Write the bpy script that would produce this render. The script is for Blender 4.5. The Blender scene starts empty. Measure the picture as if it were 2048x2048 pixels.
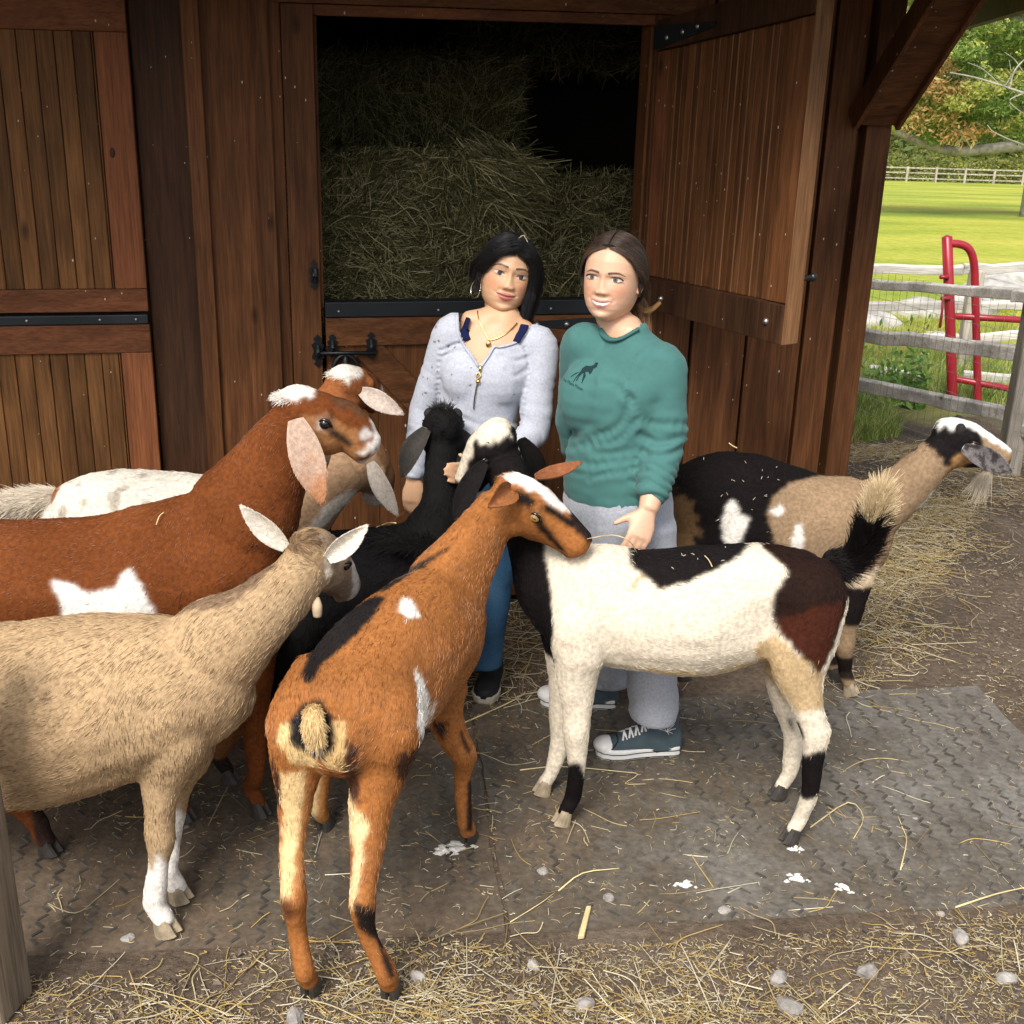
import bpy, math, random
import numpy as np
random.seed(7); rng = np.random.default_rng(7)
S = bpy.context.scene
COL = S.collection

# ------------------------------------------------------------------ camera
CAM_H = 2.15; PITCH = math.radians(20.8); ROLL = math.radians(1.6); FPX = 2500.0
C0 = np.array([0, 0, CAM_H])
_f = np.array([0, math.cos(PITCH), -math.sin(PITCH)]); _u = np.array([0, math.sin(PITCH), math.cos(PITCH)]); _r = np.array([1.0, 0, 0])
CR = math.cos(ROLL) * _r + math.sin(ROLL) * _u
CU = -math.sin(ROLL) * _r + math.cos(ROLL) * _u
CF = _f
from mathutils import Matrix, Vector
cam = bpy.data.cameras.new('camera'); cam.sensor_width = 36; cam.lens = 36 * FPX / 2048; cam.clip_end = 3000; cam.clip_start = 0.05
camo = bpy.data.objects.new('camera', cam); COL.objects.link(camo); S.camera = camo
M4 = Matrix.Identity(4)
for i in range(3):
    M4[i][0] = CR[i]; M4[i][1] = CU[i]; M4[i][2] = -CF[i]; M4[i][3] = C0[i]
camo.matrix_world = M4

def ray(px, py): return CF * FPX + CR * (px - 1024) + CU * (1024 - py)
def at(px, py, Y):            # a measured point of the photograph at the distance Y
    d = ray(px, py); return C0 + d * (Y / d[1])
def gnd(px, py, z=0.0):
    d = ray(px, py); return C0 + d * ((z - CAM_H) / d[2])

# ------------------------------------------------------------------ light
SUN_EL, SUN_AZ = math.radians(49), math.radians(200)     # azimuth clockwise from +Y
w = bpy.data.worlds.new('World'); S.world = w; w.use_nodes = True
nt = w.node_tree; bg = nt.nodes['Background']
sky = nt.nodes.new('ShaderNodeTexSky'); sky.sky_type = 'NISHITA'; sky.sun_disc = False
sky.sun_elevation = SUN_EL; sky.sun_rotation = SUN_AZ; sky.air_density = 1.0; sky.dust_density = 4.0; sky.ozone_density = 1.0
hz = nt.nodes.new('ShaderNodeHueSaturation'); hz.inputs['Saturation'].default_value = 0.35; nt.links.new(sky.outputs[0], hz.inputs['Color']); nt.links.new(hz.outputs[0], bg.inputs[0]); bg.inputs[1].default_value = 0.15   # thin cloud: paler than a clear sky
sl = bpy.data.lights.new('sun', 'SUN'); sl.energy = 2.1; sl.angle = math.radians(20); sl.color = (1, 0.94, 0.85)
so = bpy.data.objects.new('sun', sl); COL.objects.link(so)
sd = Vector((math.sin(SUN_AZ) * math.cos(SUN_EL), math.cos(SUN_AZ) * math.cos(SUN_EL), math.sin(SUN_EL)))
so.rotation_euler = sd.to_track_quat('Z', 'Y').to_euler()
S.view_settings.view_transform = 'Standard'; S.view_settings.look = 'None'
S.view_settings.exposure = 0.62; S.view_settings.gamma = 1.0; S.view_settings.use_curve_mapping = False
S.render.engine = 'CYCLES'; S.cycles.use_denoising = True; S.cycles.max_bounces = 6; S.cycles.diffuse_bounces = 3; S.cycles.glossy_bounces = 2

# ------------------------------------------------------------------ helpers
def unit(v):
    v = np.asarray(v, float); return v / (np.linalg.norm(v) + 1e-12)
def put(o, parent=None, label=None, cat=None, group=None, kind=None):
    COL.objects.link(o)
    if parent is not None: o.parent = parent
    if label: o['label'] = label
    if cat: o['category'] = cat
    if group: o['group'] = group
    if kind: o['kind'] = kind
    return o
def empty(name, loc=(0, 0, 0), **k):
    return put(bpy.data.objects.new(name, None), **k)
class MB:
    def __init__(s): s.v = []; s.f = []
    def add(s, v, f):
        b = len(s.v); s.v += [tuple(map(float, x)) for x in v]; s.f += [tuple(b + i for i in q) for q in f]; return s
    def hexa(s, p):           # 8 corners: bottom 0-3 ccw, top 4-7
        return s.add(p, [(3, 2, 1, 0), (4, 5, 6, 7), (0, 1, 5, 4), (1, 2, 6, 5), (2, 3, 7, 6), (3, 0, 4, 7)])
    def box(s, o, ax, ay, az):  # corner and three edge vectors
        o, ax, ay, az = (np.asarray(q, float) for q in (o, ax, ay, az))
        return s.hexa([o, o + ax, o + ax + ay, o + ay, o + az, o + ax + az, o + ax + ay + az, o + ay + az])
    def build(s, name, m, parent=None, smooth=False, bevel=0, **k):
        me = bpy.data.meshes.new(name); me.from_pydata(s.v, [], s.f); me.update()
        if m: me.materials.append(m)
        if smooth: me.polygons.foreach_set('use_smooth', [True] * len(me.polygons))
        o = bpy.data.objects.new(name, me); put(o, parent, **k)
        if bevel:
            b = o.modifiers.new('bevel', 'BEVEL'); b.width = bevel; b.segments = 2; b.limit_method = 'ANGLE'
        return o
def catmull(P, sub):
    P = np.asarray(P, float)
    if len(P) < 3 or sub <= 1:
        t = np.linspace(0, len(P) - 1, (len(P) - 1) * max(1, sub) + 1); i = np.minimum(t.astype(int), len(P) - 2); f = (t - i)[:, None]
        return P[i] * (1 - f) + P[i + 1] * f
    Q = np.vstack([2 * P[0] - P[1], P, 2 * P[-1] - P[-2]]); out = []
    for i in range(1, len(Q) - 2):
        for t in np.arange(sub) / sub:
            a, b, c, d = Q[i - 1:i + 3]
            out.append(0.5 * (2 * b + (c - a) * t + (2 * a - 5 * b + 4 * c - d) * t * t + (3 * b - a - 3 * c + d) * t ** 3))
    out.append(P[-1]); return np.array(out)
def tube(pts, ru, rv=None, up=(0, 0, 1), n=14, sub=5, cap=0.45):
    if np.isscalar(ru): ru = [ru] * len(pts)
    if rv is None: rv = ru
    if np.isscalar(rv): rv = [rv] * len(pts)
    A = catmull(np.column_stack([np.asarray(pts, float), ru, rv]), sub)
    P, RU, RV = A[:, :3], np.maximum(A[:, 3], 1e-4), np.maximum(A[:, 4], 1e-4)
    T = np.gradient(P, axis=0); T /= np.linalg.norm(T, axis=1)[:, None] + 1e-12
    side = np.cross(T, up)
    for i in range(len(side)):
        if np.linalg.norm(side[i]) < 0.15: side[i] = side[i - 1] if i else np.cross(T[i], (0.3, 1, 0.1))
    side /= np.linalg.norm(side, axis=1)[:, None]
    V = np.cross(side, T); a = np.arange(n) / n * 2 * math.pi
    rings = P[:, None] + side[:, None] * (RU[:, None] * np.cos(a))[..., None] + V[:, None] * (RV[:, None] * np.sin(a))[..., None]
    v = rings.reshape(-1, 3).tolist(); f = []
    for i in range(len(P) - 1):
        for j in range(n):
            k = (j + 1) % n; f.append((i * n + j, i * n + k, (i + 1) * n + k, (i + 1) * n + j))
    for e, sg in ((0, -1), (len(P) - 1, 1)):
        v.append((P[e] + T[e] * sg * cap * min(RU[e], RV[e])).tolist()); c = len(v) - 1
        for j in range(n):
            k = (j + 1) % n; f.append((e * n + k, e * n + j, c) if e == 0 else (e * n + j, e * n + k, c))
    f = [q[::-1] for q in f]
    return v, f
def ball(c, r, nu=12, nv=8, axes=None):
    r = np.array([r] * 3 if np.isscalar(r) else r, float); v = []; f = []
    A = np.eye(3) if axes is None else np.asarray(axes)
    for i in range(nv + 1):
        th = math.pi * i / nv
        for j in range(nu):
            ph = 2 * math.pi * j / nu
            v.append(np.asarray(c) + (np.array([math.sin(th) * math.cos(ph), math.sin(th) * math.sin(ph), math.cos(th)]) * r) @ A)
    for i in range(nv):
        for j in range(nu):
            k = (j + 1) % nu; f.append((i * nu + j, (i + 1) * nu + j, (i + 1) * nu + k, i * nu + k))
    return v, f
def remesh(v, f, voxel, smooth=4):
    me = bpy.data.meshes.new('tmp'); me.from_pydata([tuple(x) for x in v], [], f); me.update()
    o = bpy.data.objects.new('tmp', me); COL.objects.link(o)
    m = o.modifiers.new('r', 'REMESH'); m.mode = 'VOXEL'; m.voxel_size = voxel; m.use_smooth_shade = True
    if smooth:
        s = o.modifiers.new('s', 'SMOOTH'); s.factor = 0.5; s.iterations = smooth
    dg = bpy.context.evaluated_depsgraph_get(); out = bpy.data.meshes.new_from_object(o.evaluated_get(dg))
    bpy.data.objects.remove(o); bpy.data.meshes.remove(me)
    return out
def verts(me):
    a = np.empty(len(me.vertices) * 3); me.vertices.foreach_get('co', a); return a.reshape(-1, 3)
def norms(me):
    a = np.empty(len(me.vertices) * 3); me.vertices.foreach_get('normal', a); return a.reshape(-1, 3)
def set_verts(me, v):
    me.vertices.foreach_set('co', np.asarray(v, float).ravel()); me.update()
def set_color(me, c, name='coat'):
    a = me.color_attributes.new(name, 'FLOAT_COLOR', 'POINT')
    a.data.foreach_set('color', np.column_stack([c, np.ones(len(c))]).ravel())
def sample_surface(me, n, rg):
    me.calc_loop_triangles(); t = np.empty(len(me.loop_triangles) * 3, int); me.loop_triangles.foreach_get('vertices', t); t = t.reshape(-1, 3)
    v = verts(me); nn = norms(me); a, b, c = v[t[:, 0]], v[t[:, 1]], v[t[:, 2]]
    ar = np.linalg.norm(np.cross(b - a, c - a), axis=1); i = rg.choice(len(t), n, p=ar / ar.sum())
    s, q = rg.random(n), rg.random(n); s1 = np.sqrt(s); w0, w1, w2 = (1 - s1)[:, None], (s1 * (1 - q))[:, None], (s1 * q)[:, None]
    p = a[i] * w0 + b[i] * w1 + c[i] * w2; no = nn[t[i, 0]] * w0 + nn[t[i, 1]] * w1 + nn[t[i, 2]] * w2
    return p, no / (np.linalg.norm(no, axis=1)[:, None] + 1e-9)
def strands(name, pts, rad, col, mat, parent=None, taper=0.35, **k):   # pts n,m,3
    n, m = pts.shape[:2]
    cu = bpy.data.hair_curves.new(name); cu.add_curves([m] * n)
    cu.attributes['position'].data.foreach_set('vector', pts.reshape(-1).astype(np.float32))
    ra = cu.attributes.get('radius') or cu.attributes.new('radius', 'FLOAT', 'POINT')
    rr = np.broadcast_to(np.asarray(rad, float).reshape(-1, 1), (n, 1)) * np.linspace(1, taper, m)[None]
    ra.data.foreach_set('value', rr.ravel().astype(np.float32))
    ca = cu.attributes.new('coat', 'FLOAT_COLOR', 'CURVE')
    ca.data.foreach_set('color', np.column_stack([np.broadcast_to(col, (n, 3)), np.ones(n)]).ravel().astype(np.float32))
    cu.materials.append(mat)
    return put(bpy.data.objects.new(name, cu), parent, **k)
def vnoise(p, s, seed=0):      # cheap smooth 3-D value noise, -1..1
    q = np.asarray(p) * s + seed * 17.3; i = np.floor(q).astype(int); f = q - i; f = f * f * (3 - 2 * f); o = 0
    def h(a):
        x = (a[:, 0] * 73856093) ^ (a[:, 1] * 19349663) ^ (a[:, 2] * 83492791) ^ (seed * 7919)
        x = (x * 2654435761) & 0xffffffff; x ^= x >> 15; x = (x * 2246822519) & 0xffffffff; return (x & 0xffff) / 32767.5 - 1
    for dx in (0, 1):
        for dy in (0, 1):
            for dz in (0, 1):
                wgt = (f[:, 0] if dx else 1 - f[:, 0]) * (f[:, 1] if dy else 1 - f[:, 1]) * (f[:, 2] if dz else 1 - f[:, 2])
                o = o + wgt * h(i + np.array([dx, dy, dz]))
    return o
def inpoly(x, y, poly):
    r = np.zeros(len(x), bool); j = len(poly) - 1
    for i in range(len(poly)):
        xi, yi = poly[i]; xj, yj = poly[j]
        c = ((yi > y) != (yj > y)) & (x < (xj - xi) * (y - yi) / (yj - yi + 1e-12) + xi); r ^= c; j = i
    return r

# ------------------------------------------------------------------ materials
def mat(name):
    m = bpy.data.materials.new(name); m.use_nodes = True; return m, m.node_tree, m.node_tree.nodes['Principled BSDF']
def nd(t, ty, **k):
    n = t.nodes.new(ty)
    for a, b in k.items():
        if a in ('inp',):
            for q, val in b.items(): n.inputs[q].default_value = val
        else: setattr(n, a, b)
    return n
def ramp(t, fac, stops):
    r = t.nodes.new('ShaderNodeValToRGB'); e = r.color_ramp.elements
    while len(e) < len(stops): e.new(0.5)
    for q, (p, c) in zip(e, stops): q.position = p; q.color = (*c, 1) if len(c) == 3 else c
    t.links.new(fac, r.inputs[0]); return r.outputs[0]
def plain(name, c, rough=0.5, metal=0.0, spec=0.5, bump=0, bscale=200, var=0.0, vscale=8):
    m, t, b = mat(name); b.inputs['Roughness'].default_value = rough; b.inputs['Metallic'].default_value = metal; b.inputs['Specular IOR Level'].default_value = spec
    b.inputs['Base Color'].default_value = (*c, 1)
    tc = nd(t, 'ShaderNodeTexCoord')
    if var:
        n = nd(t, 'ShaderNodeTexNoise', inp={'Scale': vscale, 'Detail': 6}); t.links.new(tc.outputs['Object'], n.inputs[0])
        t.links.new(ramp(t, n.outputs[0], [(0.3, tuple(x * (1 - var) for x in c)), (0.7, tuple(min(1, x * (1 + var)) for x in c))]), b.inputs['Base Color'])
    if bump:
        n = nd(t, 'ShaderNodeTexNoise', inp={'Scale': bscale, 'Detail': 4}); t.links.new(tc.outputs['Object'], n.inputs[0])
        bp = nd(t, 'ShaderNodeBump', inp={'Strength': bump, 'Distance': 0.004}); t.links.new(n.outputs[0], bp.inputs['Height']); t.links.new(bp.outputs[0], b.inputs['Normal'])
    return m
def attr_mat(name, rough=0.6, spec=0.25, bump=0, bscale=300, sheen=0.0, noise=0.0, nscale=120, sss=0.0):
    m, t, b = mat(name); a = nd(t, 'ShaderNodeAttribute', attribute_name='coat'); col = a.outputs['Color']
    tc = nd(t, 'ShaderNodeTexCoord')
    if noise:
        n = nd(t, 'ShaderNodeTexNoise', inp={'Scale': nscale, 'Detail': 3}); t.links.new(tc.outputs['Object'], n.inputs[0])
        mx = nd(t, 'ShaderNodeMix', data_type='RGBA', blend_type='MULTIPLY', inp={0: 1.0}); t.links.new(col, mx.inputs[6])
        t.links.new(ramp(t, n.outputs[0], [(0.35, (1 - noise,) * 3), (0.65, (1 + noise * 0.3,) * 3)]), mx.inputs[7]); col = mx.outputs[2]
    t.links.new(col, b.inputs['Base Color']); b.inputs['Roughness'].default_value = rough; b.inputs['Specular IOR Level'].default_value = spec
    if sheen: b.inputs['Sheen Weight'].default_value = sheen
    if sss:
        b.inputs['Subsurface Weight'].default_value = sss; b.inputs['Subsurface Radius'].default_value = (1, 0.35, 0.2); b.inputs['Subsurface Scale'].default_value = 0.006
    if bump:
        n = nd(t, 'ShaderNodeTexNoise', inp={'Scale': bscale, 'Detail': 4}); t.links.new(tc.outputs['Object'], n.inputs[0])
        bp = nd(t, 'ShaderNodeBump', inp={'Strength': bump, 'Distance': 0.003}); t.links.new(n.outputs[0], bp.inputs['Height']); t.links.new(bp.outputs[0], b.inputs['Normal'])
    return m
def wood(name, c0, c1, axis='z', rough=0.62, specks=0.0, knots=0.35, grain=1.0, spec=0.18):
    m, t, b = mat(name); L = t.links.new
    tc = nd(t, 'ShaderNodeTexCoord'); oi = nd(t, 'ShaderNodeObjectInfo')
    ad = nd(t, 'ShaderNodeVectorMath', operation='MULTIPLY_ADD'); sc = nd(t, 'ShaderNodeCombineXYZ')
    L(oi.outputs['Random'], sc.inputs[0]); L(oi.outputs['Random'], sc.inputs[2])
    ad.inputs[1].default_value = (37, 0, 53); L(sc.outputs[0], ad.inputs[0]); L(tc.outputs['Object'], ad.inputs[2])
    mp = nd(t, 'ShaderNodeMapping'); s = {'z': (34, 34, 1.6), 'x': (1.6, 34, 34), 'y': (34, 1.6, 34)}[axis]; mp.inputs['Scale'].default_value = s; L(ad.outputs[0], mp.inputs[0])
    n1 = nd(t, 'ShaderNodeTexNoise', inp={'Scale': 1.0, 'Detail': 7, 'Roughness': 0.65, 'Distortion': 0.9}); L(mp.outputs[0], n1.inputs[0])
    n2 = nd(t, 'ShaderNodeTexNoise', inp={'Scale': 5.0, 'Detail': 3}); L(mp.outputs[0], n2.inputs[0])
    mp3 = nd(t, 'ShaderNodeMapping'); mp3.inputs['Scale'].default_value = {'z': (5, 5, 1.3), 'x': (1.3, 5, 5), 'y': (5, 1.3, 5)}[axis]; L(ad.outputs[0], mp3.inputs[0])
    n3 = nd(t, 'ShaderNodeTexNoise', inp={'Scale': 1.0, 'Detail': 4, 'Distortion': 0.6}); L(mp3.outputs[0], n3.inputs[0])
    col = ramp(t, n1.outputs[0], [(0.28, c0), (0.72, c1)])
    mx = nd(t, 'ShaderNodeMix', data_type='RGBA', blend_type='MULTIPLY', inp={0: 0.75}); L(col, mx.inputs[6])
    L(ramp(t, n3.outputs[0], [(0.3, (1 - knots * 1.6,) * 3), (0.6, (1.08,) * 3)]), mx.inputs[7])
    mh = nd(t, 'ShaderNodeMix', data_type='RGBA', blend_type='MULTIPLY', inp={0: 1.0}); L(mx.outputs[2], mh.inputs[6])
    L(ramp(t, oi.outputs['Random'], [(0.0, (0.9,) * 3), (1.0, (1.14, 1.12, 1.1))]), mh.inputs[7]); col = mh.outputs[2]
    mg = nd(t, 'ShaderNodeMix', data_type='RGBA', blend_type='MULTIPLY', inp={0: 1.0}); L(col, mg.inputs[6]); L(ramp(t, n2.outputs[0], [(0.3, (0.76,) * 3), (0.62, (1.2,) * 3)]), mg.inputs[7]); col = mg.outputs[2]
    vk = nd(t, 'ShaderNodeTexVoronoi', inp={'Scale': 2.6}); mk_ = nd(t, 'ShaderNodeMapping'); mk_.inputs['Scale'].default_value = {'z': (2.2, 2.2, 0.9), 'x': (0.9, 2.2, 2.2), 'y': (2.2, 0.9, 2.2)}[axis]; L(ad.outputs[0], mk_.inputs[0]); L(mk_.outputs[0], vk.inputs[0])
    mkn = nd(t, 'ShaderNodeMix', data_type='RGBA', blend_type='MULTIPLY', inp={0: 1.0}); L(col, mkn.inputs[6]); L(ramp(t, vk.outputs['Distance'], [(0.015, (0.25,) * 3), (0.05, (0.55,) * 3), (0.1, (1,) * 3)]), mkn.inputs[7]); col = mkn.outputs[2]
    if specks:
        v = nd(t, 'ShaderNodeTexVoronoi', inp={'Scale': 26.0}); mq = nd(t, 'ShaderNodeMapping'); mq.inputs['Scale'].default_value = (1, 1, 0.5); L(ad.outputs[0], mq.inputs[0]); L(mq.outputs[0], v.inputs[0])
        n4 = nd(t, 'ShaderNodeTexNoise', inp={'Scale': 3.0, 'Detail': 2}); L(tc.outputs['Object'], n4.inputs[0])
        g = nd(t, 'ShaderNodeMath', operation='MULTIPLY_ADD', inp={1: -0.16, 2: 0.235 * specks}); L(n4.outputs[0], g.inputs[0])
        g2 = nd(t, 'ShaderNodeMath', operation='GREATER_THAN'); L(g.outputs[0], g2.inputs[0]); L(v.outputs['Distance'], g2.inputs[1])
        ms = nd(t, 'ShaderNodeMix', data_type='RGBA', inp={7: (0.55, 0.5, 0.42, 1)}); L(g2.outputs[0], ms.inputs[0]); L(col, ms.inputs[6]); col = ms.outputs[2]
    L(col, b.inputs['Base Color']); b.inputs['Roughness'].default_value = rough; b.inputs['Specular IOR Level'].default_value = spec
    bp = nd(t, 'ShaderNodeBump', inp={'Strength': 0.35 * grain, 'Distance': 0.003}); L(n2.outputs[0], bp.inputs['Height']); L(bp.outputs[0], b.inputs['Normal'])
    return m
WD = ((0.06, 0.0225, 0.008), (0.165, 0.067, 0.025))
m_wall = wood('barn wall stain', *WD, 'z', specks=0.55)
m_wallx = wood('barn rail stain', *WD, 'x', specks=0.55)
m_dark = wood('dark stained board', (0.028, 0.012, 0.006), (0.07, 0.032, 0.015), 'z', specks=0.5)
m_bead = wood('beadboard stain', (0.09, 0.038, 0.012), (0.215, 0.098, 0.033), 'z', specks=0.5, knots=0.5)
m_stile = wood('red stile stain', (0.115, 0.04, 0.016), (0.22, 0.08, 0.033), 'z', specks=0.5)
m_railr = wood('red rail stain', (0.105, 0.037, 0.015), (0.2, 0.074, 0.03), 'x', specks=0.5)
m_raw = wood('unstained door edge', (0.15, 0.07, 0.03), (0.26, 0.135, 0.062), 'z')
m_grey = wood('weathered fence wood', (0.4, 0.38, 0.35), (0.7, 0.67, 0.62), 'x', knots=0.4, grain=1.6)
m_greyz = wood('weathered post wood', (0.27, 0.24, 0.2), (0.48, 0.44, 0.38), 'z', knots=0.4, grain=1.6)
m_iron = plain('black iron', (0.012, 0.014, 0.016), 0.38, 0.3, 0.5, bump=0.15, bscale=120)
m_black = plain('black metal strip', (0.014, 0.018, 0.021), 0.5, 0.2, 0.4, var=0.4, vscale=6)
m_bolt = plain('galvanised bolt', (0.45, 0.45, 0.43), 0.35, 0.9)
m_red = plain('red gate paint', (0.3, 0.016, 0.028), 0.32, 0.0, 0.5, var=0.2)
m_wire = plain('fence wire', (0.3, 0.3, 0.29), 0.5, 0.6)
m_strand = attr_mat('dry stalks', 0.6, 0.2)
# ------------------------------------------------------------------ the barn
PSI = math.radians(11.5)
WV = np.array([math.cos(PSI), math.sin(PSI), 0]); NV = np.array([math.sin(PSI), -math.cos(PSI), 0]); ZV = np.array([0, 0, 1.0])
W0 = np.array([0, 4.6, 0.0])
def wp(s, n, z): return W0 + WV * s + NV * n + ZV * z
barn = empty('barn', label='dark brown stained barn wall with stall doors and an open hay window', cat='barn')
def board(name, s0, s1, z0, z1, n0, n1, m, parent=None, bevel=0.003):
    return MB().box(wp(s0, n0, z0), WV * (s1 - s0), -NV * (n0 - n1), ZV * (z1 - z0)).build(name, m, parent or barn, bevel=bevel)
TOP = 2.62
# left stretch of boards and battens
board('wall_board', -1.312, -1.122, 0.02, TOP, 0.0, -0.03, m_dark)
board('wall_board', -1.119, -0.897, 0.02, TOP, 0.0, -0.03, m_wall)
board('wall_board', -0.894, -0.829, 0.02, TOP, 0.0, -0.03, m_wall)
board('batten', -1.148, -1.09, 0.02, TOP, 0.022, 0.001, m_wall)
board('batten', -0.922, -0.868, 0.02, TOP, 0.022, 0.001, m_wall)
board('door_casing', -0.827, -0.722, 0.02, 2.235, 0.024, -0.03, m_wall)
board('door_casing', 0.462, 0.56, 0.02, 2.235, 0.024, -0.03, m_wall)
board('door_header', -0.85, 0.6, 2.237, TOP, 0.026, -0.03, m_wallx)
board('opening_lip', -0.722, 0.462, 2.2, 2.235, 0.006, -0.12, m_railr)
board('door_jamb', -0.7215, -0.71, 1.22, 2.199, -0.002, -0.12, m_wall)
board('door_jamb', 0.45, 0.4615, 1.22, 2.199, -0.002, -0.12, m_wall)
# right stretch: wide boards with a shadow gap on the left of each
for i, (a, b) in enumerate(((0.563, 0.672), (0.684, 0.897), (0.909, 1.128), (1.14, 1.262))):
    board('wall_board', a, b, 0.02, TOP, 0.012 + 0.004 * (i % 2), -0.02, m_wall)
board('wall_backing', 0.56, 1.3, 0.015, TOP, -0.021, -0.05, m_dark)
cb = board('corner_board', 1.286, 1.384, 0.0, TOP, 0.04, -0.06, m_wall)
# side wall going back from the corner
MB().box(wp(1.368, -0.062, 0.0), -WV * 0.03, -NV * 3.2, ZV * TOP).build('side_wall', m_wall, barn)
# wall further left, behind the stall door
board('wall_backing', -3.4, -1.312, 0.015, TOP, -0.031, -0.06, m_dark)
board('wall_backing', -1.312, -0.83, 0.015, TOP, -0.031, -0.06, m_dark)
# inside of the hay room
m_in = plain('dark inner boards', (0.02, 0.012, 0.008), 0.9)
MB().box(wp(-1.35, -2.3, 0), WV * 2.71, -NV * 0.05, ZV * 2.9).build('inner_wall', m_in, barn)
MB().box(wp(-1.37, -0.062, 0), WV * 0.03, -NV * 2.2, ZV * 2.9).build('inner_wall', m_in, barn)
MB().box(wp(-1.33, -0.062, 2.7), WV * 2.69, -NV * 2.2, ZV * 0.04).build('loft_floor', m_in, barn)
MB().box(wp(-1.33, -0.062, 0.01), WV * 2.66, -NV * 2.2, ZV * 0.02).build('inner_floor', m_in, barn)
# roof and its overhang
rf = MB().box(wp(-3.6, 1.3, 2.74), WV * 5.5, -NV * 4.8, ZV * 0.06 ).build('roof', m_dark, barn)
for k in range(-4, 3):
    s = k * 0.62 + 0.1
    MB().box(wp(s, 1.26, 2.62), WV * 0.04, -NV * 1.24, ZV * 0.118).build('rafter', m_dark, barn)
MB().box(wp(-3.55, 1.29, 2.5), WV * 5.4, -NV * 0.028, ZV * 0.238).build('eave_board', m_wallx, barn)
# diagonal brace on the corner carrying the overhang
def bar(a, b, wdt, thk, side, m, name, parent, bevel=0.003):
    a, b = np.asarray(a, float), np.asarray(b, float); d = unit(b - a); sd_ = unit(np.asarray(side) - d * np.dot(side, d)); nn = np.cross(d, sd_)
    o = a - sd_ * wdt / 2 - nn * thk / 2
    return MB().box(o, sd_ * wdt, nn * thk, b - a).build(name, m, parent, bevel=bevel)
b0 = wp(1.30, 0.055, 1.90); b1 = wp(1.30, 0.86, 2.66)
br = bar(b0, b1, 0.155, 0.05, WV, m_wallx, 'brace', barn)
off = np.cross(unit(b1 - b0), WV)
for q in (-1, 1):
    bar(b0 + WV * 0.083 * q - off * 0.004, b1 + WV * 0.083 * q - off * 0.004, 0.018, 0.085, WV, m_wall, 'brace_edge', barn)
# side overhang of the roof, seen at the right
ra, rb_ = at(1840, 82, 6.0), at(2230, -34, 3.4)
MB().box(ra, (0.035, 0, 0), (0, 0, 0.2), rb_ - ra).build('rake_board', m_wallx, barn)
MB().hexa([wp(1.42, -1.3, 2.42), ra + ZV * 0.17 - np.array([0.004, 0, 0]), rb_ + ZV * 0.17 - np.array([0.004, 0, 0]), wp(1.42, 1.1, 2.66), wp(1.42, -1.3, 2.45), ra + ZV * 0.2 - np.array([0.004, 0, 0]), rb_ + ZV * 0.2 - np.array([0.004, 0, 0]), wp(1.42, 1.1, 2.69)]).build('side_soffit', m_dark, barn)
# ---- left stall door (two leaves)
LD0, LD1 = -2.6, -1.316
def leaf(z0, z1, top, bot, stile):
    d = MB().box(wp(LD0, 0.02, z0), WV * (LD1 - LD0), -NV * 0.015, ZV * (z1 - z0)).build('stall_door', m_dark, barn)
    x = LD0 + 0.02; k = 0
    while x < LD1 - stile - 0.004:
        e = min(x + 0.0575, LD1 - stile - 0.002)
        board('bead_plank', x, e - 0.0022, z0 + bot, z1 - top, 0.031 + 0.001 * (k % 2), 0.0205, m_bead, d, bevel=0.003); x += 0.0575; k += 1
    board('stile', LD1 - stile, LD1 - 0.001, z0 + bot + 0.001, z1 - top - 0.001, 0.042, 0.0205, m_stile, d)
    board('rail', LD0, LD1 - 0.001, z1 - top, z1, 0.0435, 0.0205, m_railr, d); board('rail', LD0, LD1 - 0.001, z0, z0 + bot, 0.0435, 0.0205, m_railr, d)
    return d
ud = leaf(1.226, 2.245, 0.112, 0.078, 0.105)
MB().add(*ball(wp(-1.395, 0.0405, 1.757), np.array([0.011, 0.004, 0.018]))).build('knot', m_dark, ud, smooth=True)
ld = leaf(0.05, 1.181, 0.1, 0.12, 0.105)
st = board('door_strip', LD0, LD1 - 0.004, 1.184, 1.216, 0.05, 0.021, m_black, barn)
for s in (-1.36, -1.48, -1.72): MB().add(*ball(wp(s, 0.05, 1.2), 0.005)).build('bolt', m_bolt, st, smooth=True)
# ---- lower hay door
HD0, HD1 = -0.708, 0.452
hd = board('hay_door', HD0, HD1, 0.05, 1.19, -0.006, -0.03, m_wall)
board('rail', HD0 + 0.001, HD1 - 0.001, 1.085, 1.188, 0.02, -0.0055, m_wallx, hd)
board('rail', HD0 + 0.001, HD1 - 0.001, 0.052, 0.17, 0.02, -0.0055, m_wallx, hd)
bar(wp(-0.56, 0.004, 1.075), wp(-0.17, 0.004, 0.64), 0.1, 0.018, WV, m_wallx, 'diagonal_brace', hd)
bar(wp(0.36, 0.004, 1.075), wp(-0.1, 0.004, 0.58), 0.1, 0.018, WV, m_wallx, 'diagonal_brace', hd)
bar(wp(-0.60, 0.004, 0.2), wp(-0.17, 0.004, 0.6), 0.1, 0.018, WV, m_wallx, 'diagonal_brace', hd)
x = HD0; k = 0
while x < HD1 - 0.02:
    board('plank', x + 0.002, min(x + 0.19, HD1) - 0.002, 0.172, 1.084, -0.0015 + 0.001 * (k % 2), -0.0058, m_wall, hd); x += 0.19; k += 1
hs = board('door_strip', HD0, HD1 - 0.003, 1.192, 1.246, 0.028, -0.03, m_black, barn)
for s in (-0.66, -0.3, 0.12): MB().add(*ball(wp(s, 0.028, 1.214), 0.005)).build('bolt', m_bolt, hs, smooth=True)
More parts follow.
